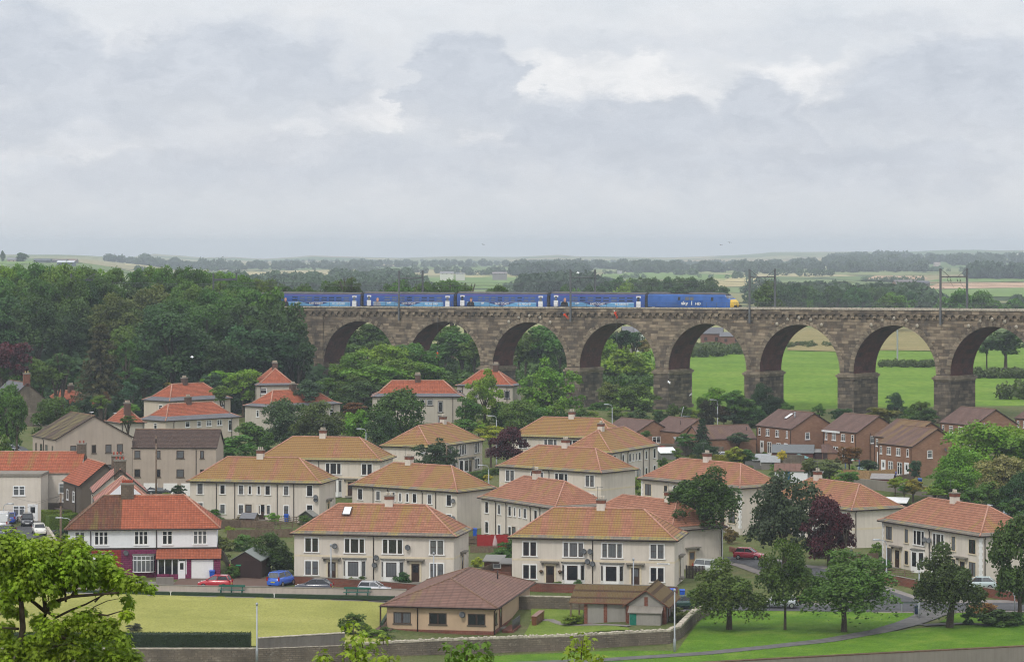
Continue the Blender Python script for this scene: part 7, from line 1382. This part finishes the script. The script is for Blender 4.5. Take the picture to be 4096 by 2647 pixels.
# ---------------------------------------------------------------- sheds and outbuildings
def shed(label,c,x0,x1,yb,ye,yr,dep,wc,rc,rz=0,kind='gable',door=None,winn=0,Y=None,name='garden_shed',cat='shed',mono=False):
    u0,v=S(c,x0,yb); u1,_=S(c,x1,yb); p=G((u0+u1)/2,v) if Y is None else gz(((u0+u1)/2-CX)/F*Y,Y); k=KS.get(c,KC)/F*p.y
    w=(x1-x0)*k; he=max((yb-ye)*k,1.2); hr=(ye-yr)*k+he; o=thing(name,label,cat,p,R(rz)); m=MB()
    m.box(-w/2,w/2,0,dep,-.6,he)
    if kind=='x': # ridge along x
        for x in (-w/2,w/2): t=[(x,0,he),(x,dep,he),(x,dep/2,hr)]; m.tri(*(t if x>0 else t[::-1]))
        r=MB()
        for q in ([(-w/2-.15,-.2,he-.05),(w/2+.15,-.2,he-.05),(w/2+.15,dep/2,hr),(-w/2-.15,dep/2,hr)],[(w/2+.15,dep+.2,he-.05),(-w/2-.15,dep+.2,he-.05),(-w/2-.15,dep/2,hr),(w/2+.15,dep/2,hr)]): r.quad(*q); r.quad(*[(a,b,z-.07) for a,b,z in q[::-1]]); r.quad(*[(q[0][0],q[0][1],q[0][2]-.07),(q[1][0],q[1][1],q[1][2]-.07),q[1],q[0]])
    elif kind=='mono': r=MB().add([(-w/2-.2,-.3,he),(w/2+.2,-.3,he),(w/2+.2,dep+.2,hr),(-w/2-.2,dep+.2,hr)]+[(-w/2-.2,-.3,he+.1),(w/2+.2,-.3,he+.1),(w/2+.2,dep+.2,hr+.1),(-w/2-.2,dep+.2,hr+.1)],[(3,2,1,0),(4,5,6,7),(0,1,5,4),(1,2,6,5),(2,3,7,6),(3,0,4,7)])
    else:
        for y in (0,dep): t=[(-w/2,y,he),(w/2,y,he),(0,y,hr)]; m.tri(*(t if y==0 else t[::-1]))
        r=MB()
        for s in (-1,1):
            q=[(s*(w/2+.2),-.2,he-.07),(s*(w/2+.2),dep+.15,he-.07),(0,dep+.15,hr+.02),(0,-.2,hr+.02)]; q=q if s>0 else q[::-1]; r.quad(*q); r.quad(*[(a,b,z-.07) for a,b,z in q[::-1]])
            r.quad((s*(w/2+.2),-.2,he-.14),(0,-.2,hr-.05),(0,-.2,hr+.02),(s*(w/2+.2),-.2,he-.07))
    WM,WC=(MT['obj'],wc) if isinstance(wc,tuple) else (MT[wc],None); RM,RC=(MT['obj'],rc) if isinstance(rc,tuple) else (MT[rc],(.15,.4,.4,1))
    m.build('wall',WM,o,**({'color':(*wc,1)} if WC else {})); r.build('roof',RM,o,color=(*rc,1) if isinstance(rc,tuple) else RC)
    if door: MB().box(door[0]*w-.42,door[0]*w+.42,-.05,0,-.1,min(1.9,he-.1)).build('door',MT['obj'],o,color=(*door[1],1))
    for j in range(winn): 
        x=(-.25+.5*j)*w if winn>1 else .25*w; wo=MB().box(x-.5,x+.5,-.04,0,he*.45,he*.85).build('window',MT['whitep'],o); MB().quad((x-.42,-.045,he*.5),(x+.42,-.045,he*.5),(x+.42,-.045,he*.8),(x-.42,-.045,he*.8)).build('pane',MT['glass'],wo)
    return o
shed('dark green garden shed with grey felt roof below the rear-facing house','b',385,510,305,238,192,2.6,(.05,.06,.04),(.25,.25,.23),-15,'gable',(0,(.07,.08,.06)))
shed('small wooden playhouse with grey roof in the back garden','a',2155,2280,325,262,222,2.4,'wood',(.16,.16,.17),-10,'x',(.1,(.12,.05,.03))); shed('brown garden shed beside the low brick wall','b',2045,2200,745,640,603,2.2,(.16,.06,.035),(.22,.21,.19),-10,'mono',None,1); shed('smaller brown garden shed right of the first','b',2195,2290,760,660,632,2.0,(.13,.06,.04),(.18,.17,.16),-10,'mono')
o=shed('dark brown timber garage with grey gabled roof beside the brick-paved drive','a',2068,2330,790,625,545,6.5,(.045,.022,.018),(.22,.24,.22),-6,'gable',None,0,None,'garage','garage'); MB().box(-.2,1.9,-.05,0,-.1,2.1).build('door',MT['obj'],o,color=(.035,.018,.016,1)); MB().box(-1.9,-1.6,-.06,-.01,1.3,1.65).build('notice_sign',MT['obj'],o,color=(.5,.05,.05,1)); MB().box(-1.1,-.5,-.06,-.01,1.45,1.6).build('notice_sign',MT['obj'],o,color=(.03,.35,.15,1))
shed('white-roofed greenhouse by the rubble garden wall','n',740,990,1075,1000,935,3,(.2,.2,.19),(.78,.80,.80),12,'mono'); shed('small red-sided shed at the corner of a house','n',715,800,1000,950,915,2,(.22,.02,.02),(.25,.05,.04),0,'mono'); shed('low grey roofed shed left of the spruce','n',1000,1200,900,866,812,3,(.1,.08,.07),(.24,.25,.25),8,'mono'); shed('small dark shed beside the bungalow window','n',830,1000,775,740,703,2.5,(.04,.035,.035),(.17,.18,.17),6,'mono')
shed('grey weathered timber shed with window left of the white garage','n',2170,2380,1215,1085,1010,3,(.17,.16,.15),(.33,.34,.35),-15,'mono',None,1); shed('grey timber shed behind the weathered one','n',2020,2190,1160,1080,1022,3,(.16,.155,.15),(.25,.26,.26),-10,'gable'); shed('grey timber shed with dark doorway below the rubble wall','m',-20,260,1145,1025,935,3,(.19,.175,.155),(.30,.31,.31),-8,'x',(.22,(.03,.03,.03)))
shed('white rendered garage with brown tiled roof and blue door','m',190,690,1345,1160,1065,4.5,'whitew','tclub',-8,'x',(-.12,(.02,.11,.20)),0,None,'garage','garage'); shed('dark red workshop with grey corrugated roof','m',150,780,985,905,797,5,(.11,.03,.025),(.15,.16,.165),-8,'x',None,0,None,'workshop','shed'); shed('brown brick garage with tiled roof behind the rust-red tree','m',920,1560,990,880,768,4.5,'brickb','tbrown',-6,'x',(-.43,(.05,.03,.03)),0,None,'garage','garage'); shed('low brown-roofed outbuilding behind the grey corrugated roof','m',-130,560,850,800,712,4,'brickb','tclub',-8,'x',None,0,None,'outbuilding','shed'); shed('little dark shed behind the teal parasol','m',800,930,985,930,900,2,(.06,.03,.03),(.28,.28,.27),0,'mono')
shed('red garden shed with patchwork felt roof below the timber fence','m',1670,2000,1400,1335,1268,2.6,(.2,.03,.03),(.28,.26,.25),-18,'x'); shed('dark shed with white slatted roof behind the right-hand roofs','d',1000,1235,120,35,5,3,(.05,.05,.05),(.75,.75,.74),-15,'mono',None,1); shed('pale flat roof lean-to behind the tall chimney','m',560,920,1330,1300,1240,2.5,(.5,.5,.48),(.72,.73,.74),-6,'mono'); shed('glasshouse with pale roof beside the small orange pyramid roof','e',1160,1240,660,600,552,4,(.35,.37,.37),(.5,.53,.54),20,'mono',None,0,455,'greenhouse','greenhouse'); shed('flat grey roofed outbuilding at the right edge behind the gull','d',2120,2330,300,235,190,4,(.2,.16,.14),(.42,.48,.52),-12,'mono'); shed('tiny rusty roofed summer house in the wood','i',600,705,1290,1240,1185,3,(.1,.06,.05),(.20,.07,.05),0,'gable',None,0,552); shed('white lean-to roof beside the stone cottage','e',340,455,450,405,378,4,(.5,.5,.48),(.68,.70,.70),0,'mono',None,0,545); shed('tiled outbuilding below the left end of the viaduct','f',300,480,340,275,215,5,'brickb','tclub',-5,'x',None,0,570,'outbuilding','shed'); shed('grey slate roofed shed with roof window near the foot of the third arch','f',1760,2270,330,265,150,9,'pgrey','slate',-18,'x',None,0,575,'barn','building'); shed('timber garden shed behind the curved lamp post','n',-10,140,470,430,370,3,(.1,.08,.07),(.13,.12,.12),0,'x',None,0,525); shed('grey roofed shed between the bungalow bushes','n',110,275,445,410,372,3,(.2,.19,.18),(.26,.27,.27),0,'x',None,0,535)
def conserv(label,c,x0,x1,yb,ye,yr,dep,rz,Y=None):
    u0,v=S(c,x0,yb); u1,_=S(c,x1,yb); p=G((u0+u1)/2,v) if Y is None else gz(((u0+u1)/2-CX)/F*Y,Y); k=KS.get(c,KC)/F*p.y; w=(x1-x0)*k; he=(yb-ye)*k; hr=he+(ye-yr)*k
    o=thing('conservatory',label,'conservatory',p,R(rz)); m=MB().box(-w/2,w/2,0,dep,-.5,.5,0); 
    n=int(w/.7)+1
    for j in range(n+1): x=-w/2+w*j/n; m.box(x-.05,x+.05,-.02,.06,.5,he)
    m.box(-w/2-.05,w/2+.05,-.05,.05,he-.12,he); m.build('frame',MT['upvc'],o); MB().quad((-w/2,.03,.5),(w/2,.03,.5),(w/2,.03,he),(-w/2,.03,he)).quad((w/2-.01,.03,.5),(w/2-.01,dep,.5),(w/2-.01,dep,he),(w/2-.01,.03,he)).build('pane',MT['glass'],o)
    r=MB(); i=min(w*.28,dep*.6); O=[(-w/2-.15,-.15,he),(w/2+.15,-.15,he),(w/2+.15,dep,he),(-w/2-.15,dep,he)]; T_=[(-w/2+i,dep*.55,hr),(w/2-i,dep*.55,hr)]
    r.quad(O[0],O[1],T_[1],T_[0]).tri(O[1],O[2],T_[1]).quad(O[2],O[3],T_[0],T_[1]).tri(O[3],O[0],T_[0]).tube(T_,.06,5)
    for j in range(n+1): f=j/n; r.tube([Vector(O[0]).lerp(Vector(O[1]),f),Vector(T_[0]).lerp(Vector(T_[1]),f)],.035,4)
    r.build('roof',MT['white'],o); return o
conserv('white conservatory with glazed hipped roof before the middle brick house','m',720,1060,890,805,718,3,-8); conserv('second white conservatory half hidden behind the first','m',1060,1320,850,790,730,3,-8); conserv('white lean-to conservatory left of the nearest brick house','m',1515,1790,975,890,815,3,-15); conserv('low white conservatory roof below the roof-window brick house','m',160,470,760,712,678,3,-8); conserv('white conservatory seen through the fourth arch','k',1055,1175,912,875,832,4,0,760)
def parasol(label,c,x,yb,yt,wpx,col,Y=None,folded=False):
    p=GS(c,x,yb) if Y is None else gz((S(c,x,yb)[0]-CX)/F*Y,Y); k=KS.get(c,KC)/F*p.y; h=(yb-yt)*k; r=wpx/2*k; o=thing('garden_parasol',label,'parasol',p); MB().tube([(0,0,-.1),(0,0,h)],.03,6).build('pole',MT['whitep'],o)
    pr=[(r,h*.62),(r*.55,h*.85),(.03,h)] if not folded else [(r*.9,h*.12),(r,h*.3),(r*.7,h*.6),(.04,h)]
    MB().lathe(pr,8 if not folded else 10,0,smooth=False).build('canopy',MT['obj'],o,color=(*col,1))
parasol('open teal parasol in front of the dark red workshop','m',560,1060,905,340,(.13,.28,.28)); parasol('folded pale striped parasol before the red fence','b',2143,520,400,46,(.50,.36,.36),None,True)
p=GS('m',1275,1165); o=thing('clothes_line','blue and green swing frame with washing beside the timber fence','swing frame',p); MB().tube([(0,0,0),(0,0,1.9)],.06,5).tube([(2.3,0,0),(2.3,0,1.9)],.06,5).build('leg',MT['objg'],o,color=(.02,.08,.40,1)); MB().tube([(0,0,1.9),(2.3,0,1.9)],.06,5).build('crossbar',MT['objg'],o,color=(.02,.30,.22,1))
for x0,x1,y0,y1,cl,lb in ((1465,1555,1065,1145,(.42,.55,.55),'pale blue sheet drying beside the swing frame'),(1708,1775,1070,1140,(.75,.72,.78),'white sheet drying by the brick house corner')):
    a=at(*S('m',x0,y0),p.y+.2); b=at(*S('m',x1,y1),p.y+.2); rs=random.Random(x0); me=MB(); n=8
    me.loft([[(a.x+(b.x-a.x)*j/n,a.y+.06*sin(j*2.1+i),a.z+(b.z-a.z)*i/4) for j in range(n+1)] for i in range(5)],0,False,False,True); tag(me.build('drying_sheet',MT['obj'],None,color=(*cl,1)),lb,'laundry')
# ---------------------------------------------------------------- people
def person(label,loc,J,R_,edges,regions,cols,rz=0,name='person',hat=None):
    """one continuous skinned body; regions colour the clothing by joint"""
    me=bpy.data.meshes.new('person'); me.from_pydata(J,edges,[]); tmp=bpy.data.objects.new('person_skin',me); COL.objects.link(tmp)
    sk=tmp.modifiers.new('s','SKIN'); 
    for v,r in zip(me.skin_vertices[0].data,R_): v.radius=(r,r*.85); v.use_root=False
    me.skin_vertices[0].data[0].use_root=True; ss=tmp.modifiers.new('u','SUBSURF'); ss.levels=1; ss.render_levels=1
    dg=bpy.context.evaluated_depsgraph_get(); m2=bpy.data.meshes.new_from_object(tmp.evaluated_get(dg)); bpy.data.objects.remove(tmp)
    m2.materials.clear(); 
    for c in cols: m2.materials.append(c)
    for p in m2.polygons:
        best=min(range(len(J)),key=lambda k:(p.center-Vector(J[k])).length/(R_[k]+.05)); p.material_index=regions[best]; p.use_smooth=True
    o=link('person',m2,None,loc,rz); tag(o,label,'person'); 
    if hat: 
        hp=Vector(J[4])+Vector((0,0,.05)); MB().lathe([(.13,-.02),(.125,.05),(.08,.11),(.02,.13)],10,0,hp).build('helmet' if hat[1] else 'hair',hat[0],o)
    return o
def joints(pose):
    J=[(0,0,0),(0,0,.25),(0,.02,.48),(0,.0,.60),(0,-.02,.76)]; E_=[(0,1),(1,2),(2,3),(3,4)]; Rr=[.16,.16,.18,.065,.115]; rg=[0,0,0,1,1]
    for s,arm,leg in ((-1,pose[0],pose[2]),(1,pose[1],pose[3])):
        b=len(J); J+=[(s*.20,.02,.47),arm[0],arm[1],arm[2]]; E_+=[(2,b),(b,b+1),(b+1,b+2),(b+2,b+3)]; Rr+=[.075,.055,.045,.05]; rg+=[0,0,0,1]
        b=len(J); J+=[(s*.10,0,-.08),leg[0],leg[1],leg[2]]; E_+=[(0,b),(b,b+1),(b+1,b+2),(b+2,b+3)]; Rr+=[.10,.075,.055,.055]; rg+=[0,0,0,2]
    return J,Rr,E_,rg
ORA=plain('orange_overall',(.75,.06,.015),.6,.1); FLESH=plain('skin',(.50,.28,.20),.6,.05); BOOT=plain('dark_boot',(.03,.03,.03),.6); HELB=plain('blue_helmet',(.03,.10,.35),.4); HELW=plain('white_helmet',(.75,.75,.72),.4); GREYC=plain('grey_jacket',(.20,.23,.24),.8); WHH=plain('white_hair',(.7,.68,.64),.8); TRO=plain('dark_trousers',(.06,.06,.07),.8)
HANG=(((-.42,-.12,.42),(-.66,-.2,.40),(-.72,-.22,.40)),((.3,-.2,.3),(.2,-.42,.42),(.18,-.46,.46)),((-.22,-.42,-.18),(-.30,-.46,-.58),(-.34,-.56,-.62)),((.16,-.40,-.20),(.05,-.46,-.62),(.02,-.56,-.66)))
LIE=(((-.3,-.2,.25),(-.2,-.4,.3),(-.18,-.44,.34)),((.3,-.2,.3),(.25,-.4,.5),(.24,-.42,.55)),((-.12,-.1,-.5),(-.12,-.1,-.9),(-.12,-.22,-.95)),((.14,-.15,-.48),(.16,-.1,-.88),(.16,-.22,-.92)))
STAND=(((-.26,.02,.22),(-.24,-.1,0),(-.24,-.14,-.06)),((.26,.02,.22),(.24,-.1,0),(.24,-.14,-.06)),((-.10,0,-.45),(-.11,.02,-.85),(-.11,-.1,-.90)),((.10,0,-.45),(.11,.02,-.85),(.11,-.1,-.90)))
def worker(label,c,x,y,i,pose,ry,helm,ropebot=None):
    u,v=S(c,x,y); q=bpos(isolve(u,-.9),-.9); p=at(u,v,q.y); J,Rr,E_,rg=joints(pose); o=person(label,p,J,Rr,E_,rg,[ORA,FLESH,BOOT],0,hat=(helm,True)); o['group']='rope workers on the viaduct'
    o.rotation_euler=(0,ry,rnd.uniform(-.4,.4)); z=railz(1)+.3
    rp=MB().tube([(p.x,p.y,p.z+.3),(p.x,p.y+.05,z)],.03,4)
    if ropebot: rp.tube([(p.x,p.y-.1,p.z-.2),(p.x+.3,p.y-.2,p.z-8),(p.x+.9,p.y-.2,tz(p.x,p.y))],.03,4)
    tag(rp.build('climbing_rope',MT['dsteel']),'thin rope holding '+label,'rope')
worker('rope worker in orange overalls swinging beneath the second arch','j',1625,1052,0,HANG,.1,HELB); worker('rope worker in orange overalls lying against the wall below the portrait coach','k',482,702,1,LIE,-.75,HELB); worker('rope worker in orange with white helmet under the coach nearest the locomotive','k',930,690,2,LIE,-.35,HELW,True)
p=GS('d',748,640); J,Rr,E_,rg=joints(STAND); rg=[0 if k!=2 else 2 for k in rg] if False else rg; o=person('old man with white hair in grey jacket behind the timber fence',(p.x,p.y,p.z+.95),J,Rr,E_,rg,[GREYC,FLESH,TRO],R(60),hat=(WHH,False))
# ---------------------------------------------------------------- gulls
def gull(label,c,x,y,Y,span,bank=0,perch=False,rz=0,group='gulls',dark=False):
    u,v=S(c,x,y); p=at(u,v,Y); o=thing('gull',label,'gull',p,rz,group); W=MT['white'] if not dark else MT['fascia']; s=span
    b=MB().loft([[(xx*s,r*s*cos(2*pi*k/8),z*s+r*s*sin(2*pi*k/8)) for k in range(8)] for xx,r,z in ((-.28,.01,.0),(-.16,.05,0),(0,.085,0),(.14,.06,.02),(.2,.05,.05),(.27,.04,.06),(.31,.01,.05))],0,True,True,True)
    if perch: b.tube([(0,.03*s,-.08*s),(0,.03*s,-.2*s)],.012,4).tube([(0,-.03*s,-.08*s),(0,-.03*s,-.2*s)],.012,4)
    b.build('body',W,o)
    for sg in (-1,1):
        if perch: MB().loft([[(xx*s,sg*(.085+t)*s,z*s) for t,z in ((0,.05),(.012,0),(0,-.04))] for xx in (-.3,0,.12)],0,False,False).build('wing',MT['steel'],o)
        else:
            r=[(.10,0,.02),(.12,.22,.13),(.02,.5,.05)]; q=[(-.08,0,.02),(-.04,.22,.11),(-.02,.5,.045)]; m=MB()
            for k in range(2): a=[(r[k][0]*s,sg*r[k][1]*s,r[k][2]*s),(r[k+1][0]*s,sg*r[k+1][1]*s,r[k+1][2]*s),(q[k+1][0]*s,sg*q[k+1][1]*s,q[k+1][2]*s),(q[k][0]*s,sg*q[k][1]*s,q[k][2]*s)]; m.quad(*a); m.quad(*[(f,g_,h_-.02*s) for f,g_,h_ in a[::-1]])
            m.build('wing',W,o)
    o.rotation_euler=(bank,0,rz); return o
gull('white gull flying in front of the dark wood','i',1720,1072,500,1.3,.3,False,.2); gull('white gull flying across the third pier','k',1405,1298,520,1.25,.5,False,.4); gull('white gull with raised wings at the right edge of the third pier','k',1602,1408,520,1.3,-.7,False,.6); gull('white gull flying beside the overhead line mast','k',590,318,520,1.2,.3,False,.1); gull('distant gull high over the right-hand hills','l',2235,152,500,.9,.2)
gull('white gull perched on the ridge of the right-hand house','d',1990,135,318,1.1,0,True,2.6); gull('white gull perched on the chimney with the mossy roof','f',1500,922,398,1.1,0,True,.3); gull('white gull perched on the grey gable','e',820,558,412,1.1,0,True,.2); gull('white gull perched on the small orange roof','e',1030,565,480,1.1,0,True,.4)
for x,y,lb in ((2036,64,'j'),(1950,45,'k'),(1872,68,'k')): gull('tiny dark bird in the sky above the '+{2036:'middle coaches',1950:'locomotive, upper one',1872:'locomotive, lower one'}[x],lb,x,y,480,.8,.2,False,1.2,'distant birds',True)
# ---------------------------------------------------------------- farms beyond
def barn(label,c,x0,x1,yb,ye,yr,Y,wc,rc,dep=8,rz=0,kind='x',name='farm_building'): 
    u0,v=S(c,x0,yb); u1,_=S(c,x1,yb); k=KC/F*Y; w=(x1-x0)*k; he=(yb-ye)*k; hr=he+(ye-yr)*k; X=((u0+u1)/2-CX)/F*Y; z=EYE-(v-HZ)/F*Y; o=thing(name,label,'building',(X,Y,z),R(rz)); m=MB().box(-w/2,w/2,0,dep,-12,he)
    for x in (-w/2,w/2): t=[(x,0,he),(x,dep,he),(x,dep/2,hr)]; m.tri(*(t if x>0 else t[::-1]))
    m.build('wall',MT['obj'],o,color=(*wc,1)); r=MB()
    for q in ([(-w/2-.4,-.4,he),(w/2+.4,-.4,he),(w/2+.4,dep/2,hr),(-w/2-.4,dep/2,hr)],[(w/2+.4,dep+.4,he),(-w/2-.4,dep+.4,he),(-w/2-.4,dep/2,hr),(w/2+.4,dep/2,hr)]): r.quad(*q)
    r.build('roof',MT['obj'],o,color=(*rc,1)); 
    n=max(2,int(w/4)); wn=MB()
    for j in range(n): x=-w/2+w*(j+.5)/n; wn.box(x-.5,x+.5,-.05,0,he*.35,he*.7)
    wn.build('window',MT['fascia'],o); return o
barn('long dark barn on the far left skyline','i',300,445,228,205,190,2700,(.10,.12,.13),(.09,.10,.12),16); barn('second dark barn on the far left skyline','i',445,590,228,208,193,2720,(.12,.12,.13),(.14,.12,.12),16); barn('open-fronted barn with pale roof on the far left skyline','i',510,660,252,222,208,2600,(.10,.12,.15),(.6,.62,.65),14); barn('brown roofed barn at the right end of the far farm','i',590,680,230,210,192,2740,(.16,.13,.12),(.22,.15,.13),16); barn('pale far farmhouse on the left skyline','i',62,140,222,200,182,2750,(.42,.36,.28),(.2,.2,.22),9)
for x,y,w in ((25,120,46),(200,138,110),(160,190,120)): T('i',x,y,w,2760,'dark','r','skyline tree by the far left farm','skyline trees at the far farm',222)
barn('red sandstone farm building seen through the fifth arch','k',1690,1880,960,862,808,905,(.19,.085,.07),(.13,.13,.14),10,-6); barn('second sandstone farm building seen through the fifth arch','k',1870,2060,962,885,850,900,(.20,.095,.075),(.15,.15,.16),10,-6); barn('grey house behind the fourth arch conservatory','k',1000,1110,905,850,800,775,(.3,.27,.24),(.16,.16,.17),8); barn('white rendered house behind the fourth arch','k',1110,1180,880,840,800,772,(.7,.7,.7),(.2,.2,.22),7)
barn('stone farmhouse with big slate roof on the right-hand fields','l',1150,1350,452,418,380,1780,(.34,.24,.18),(.20,.18,.18),10,12); barn('long farm shed right of the stone farmhouse','l',1340,1450,436,412,388,1800,(.22,.2,.2),(.14,.14,.16),10); barn('pale gabled far cottage on the plain','j',1650,1770,332,322,305,2900,(.7,.68,.62),(.25,.24,.24),9); barn('long low far buildings behind the conifers','j',2120,2250,334,322,310,2950,(.24,.22,.22),(.27,.22,.22),14); barn('white far cottages on the plain','j',1790,1870,332,325,317,2930,(.62,.60,.55),(.25,.25,.26),9); barn('far pinkish house on the hazy right slope','l',1495,1545,236,229,222,4400,(.5,.42,.38),(.4,.3,.28),14); barn('low far greenhouse roofs above the middle of the train','k',945,985,302,298,295,3600,(.4,.4,.4),(.4,.36,.36),10)
p=gz((3072+1160*KC-2048)/11000*760,760); o=thing('pylon_post','grey steel post in the field seen through the seventh arch','post',p); MB().box(-.2,.2,-.2,.2,-1,10).build('post',MT['steel'],o); MB().box(-.6,.6,-.6,.6,-.5,.4).build('base',MT['conc'],o)
# ---------------------------------------------------------------- haze, sky, sun, camera
hz=MB().box(-4300,4300,-60,9900,-40,72).mesh('haze',[]); 
ZLO=-40
hm=bpy.data.materials.new('haze'); hm.use_nodes=True; nt=hm.node_tree; nt.nodes.remove(nt.nodes['Principled BSDF']); pv=nt.nodes.new('ShaderNodeVolumePrincipled'); pv.inputs['Color'].default_value=(HC[0],HC[1],HC[2],1); pv.inputs['Density'].default_value=HAZE; pv.inputs['Anisotropy'].default_value=.0
nt.links.new(pv.outputs[0],nt.nodes['Material Output'].inputs['Volume']); hz.materials.append(hm); o=link('haze',hz); o['kind']='stuff'; o['label']='thin blue summer haze over the whole valley'
W=bpy.data.worlds.new('World'); SC.world=W; W.use_nodes=True; t=W.node_tree; bg=t.nodes['Background']; bg.inputs['Strength'].default_value=.1
class WN(NT):
    def __init__(s,t): s.t=t
n=WN(t); SUN_EL,SUN_AZ=R(48),R(205)
sky=n.n('TexSky',sky_type='NISHITA',sun_disc=False,sun_elevation=SUN_EL,sun_rotation=SUN_AZ,air_density=1.2,dust_density=2.0)
gen=n.n('TexCoord').outputs['Generated']; sx=n.n('SeparateXYZ',i={'Vector':gen}); X,Y,Z=sx.outputs
# direction on the unit sphere -> azimuth ratio and elevation ratio, in units of a hundred source pixels
az=n.math('MULTIPLY',n.math('DIVIDE',X,n.math('MAXIMUM',Y,.02)),110.0); el=n.math('MULTIPLY',n.math('DIVIDE',Z,n.math('MAXIMUM',Y,.02)),110.0)
pv_=n.n('CombineXYZ',i={'X':az,'Y':n.math('MULTIPLY',el,1.9)}).outputs[0]
w1=n.n('TexNoise',i={'Vector':pv_,'Scale':.16,'Detail':7,'Roughness':.62}); w2=n.n('TexNoise',i={'Vector':pv_,'Scale':.62,'Detail':8,'Roughness':.6}); cen=lambda w,s: n.n('VectorMath',operation='SCALE',i={0:n.n('VectorMath',operation='SUBTRACT',i={0:w.outputs['Color'],1:(.5,.5,.5)}).outputs[0],'Scale':s}).outputs[0]
warp=n.n('VectorMath',operation='ADD',i={0:cen(w1,5.5),1:cen(w2,3.6)}).outputs[0]
pw=n.n('VectorMath',operation='ADD',i={0:pv_,1:warp}).outputs[0]
def blob(u,v,ru,rv,top=.10,fade=.35):
    """one cloud mass: crisp billowing top, base melting away"""
    c=n.n('VectorMath',operation='SUBTRACT',i={0:pw,1:((u-CX)/100.,(HZ-v)/100.*1.9,0)}).outputs[0]; q=n.n('VectorMath',operation='MULTIPLY',i={0:c,1:(100./ru,100./(rv*1.9),0)}).outputs[0]
    d=n.n('VectorMath',operation='LENGTH',i={0:q}).outputs['Value']; y=n.n('SeparateXYZ',i={'Vector':q}).outputs[1]
    e=n.n('MapRange',interpolation_type='SMOOTHSTEP',i={'Value':d,'From Min':1.0-top*2.2,'From Max':1.0+top,'To Min':1,'To Max':0}).outputs[0]
    f=n.n('MapRange',interpolation_type='SMOOTHSTEP',i={'Value':y,'From Min':-1.0,'From Max':fade,'To Min':.0,'To Max':1}).outputs[0]; return n.math('MULTIPLY',e,f)
def acc(lst):
    o=None
    for a in lst:
        b=n.math('MULTIPLY',blob(*a[:4],*a[5:]),a[4]); o=b if o is None else n.math('MAXIMUM',o,b)
    return o
dark=acc([(60,330,470,330,.95,.12),(900,370,700,340,.95,.14),(350,520,620,200,.8,.2),(1850,420,290,290,1,.08),(2430,590,520,230,.95,.10),(3060,530,290,250,.95,.09),(3820,450,600,340,1,.12),(2300,660,700,160,.75,.15),(1250,690,950,170,.7,.2),(3300,700,800,170,.8,.16),(500,730,520,130,.6,.25),(2700,190,900,80,.4,.3),(3500,130,600,90,.45,.3)])
brt=acc([(610,250,330,190,.8,.2,-.2),(1480,470,260,95,1,.16,-.3),(1990,570,190,55,.9,.2,-.3),(2420,330,420,150,.75,.16,-.2),(3250,330,300,130,.8,.2,-.3),(1080,610,330,60,.8,.25,-.3),(1160,545,120,50,.6,.2,-.3),(250,590,420,70,.5,.3,-.3)])
fine=n.n('TexNoise',i={'Vector':pw,'Scale':.5,'Detail':9,'Roughness':.6}).outputs['Fac']; mid=n.n('TexNoise',i={'Vector':pv_,'Scale':.2,'Detail':7,'Roughness':.6}).outputs['Fac']
base=n.ramp(mid,[(.3,(.70,.735,.785)),(.7,(.79,.805,.835))])
c=n.mix(n.math('MULTIPLY',brt,n.ramp(fine,[(.32,G1(.45)),(.58,G1(1))])),base,(.92,.915,.92)); c=n.mix(n.math('MULTIPLY',dark,.96),c,n.ramp(fine,[(.3,(.55,.595,.675)),(.7,(.625,.665,.735))])); c=n.mix(.22,c,n.mix(1.0,c,n.ramp(fine,[(.3,G1(.86)),(.7,G1(1.13))]),'MULTIPLY'))
hzn=n.ramp(n.math('DIVIDE',el,3.0),[(0,G1(1)),(1,G1(0))]); c=n.mix(n.math('MULTIPLY',hzn,.8),c,n.ramp(mid,[(.35,(.68,.71,.745)),(.65,(.73,.75,.77))]))
# overcast sky: brighter overhead, as a cloud deck is
up=n.math('ADD',n.math('MULTIPLY',n.math('MAXIMUM',Z,0),.75),1.0); c=n.n('VectorMath',operation='SCALE',i={0:c,'Scale':n.math('MULTIPLY',up,10.0)}).outputs[0]
fin=n.mix(.06,c,sky.outputs[0]); t.links.new(fin,bg.inputs['Color'])
sl=bpy.data.lights.new('Sun','SUN'); sl.energy=1.45; sl.angle=R(10); sl.color=(1,.955,.88); so=bpy.data.objects.new('Sun',sl); COL.objects.link(so); d=Vector((sin(SUN_AZ)*cos(SUN_EL),cos(SUN_AZ)*cos(SUN_EL),sin(SUN_EL))); so.rotation_euler=d.to_track_quat('Z','Y').to_euler(); so.location=(0,0,300)
cd=bpy.data.cameras.new('Camera'); co=bpy.data.objects.new('Camera',cd); COL.objects.link(co); co.location=(0,0,EYE); co.rotation_euler=(pi/2,0,0); cd.sensor_width=36; cd.lens=F/4096*36; cd.shift_y=-(2647/2-HZ)/4096; cd.clip_start=1; cd.clip_end=30000; SC.camera=co
SC.view_settings.view_transform='Standard'; SC.view_settings.look='None'; SC.view_settings.exposure=EXPO; SC.view_settings.gamma=1
SC.render.engine='CYCLES'; cy=SC.cycles; cy.max_bounces=5; cy.diffuse_bounces=3; cy.glossy_bounces=2; cy.transmission_bounces=2; cy.volume_bounces=0; cy.transparent_max_bounces=4; cy.use_denoising=DENO; cy.filter_width=1.1; cy.caustics_reflective=False; cy.caustics_refractive=False
try: cy.denoiser='OPENIMAGEDENOISE'; cy.denoising_input_passes='RGB_ALBEDO_NORMAL'; cy.denoising_prefilter='FAST'
except Exception: pass
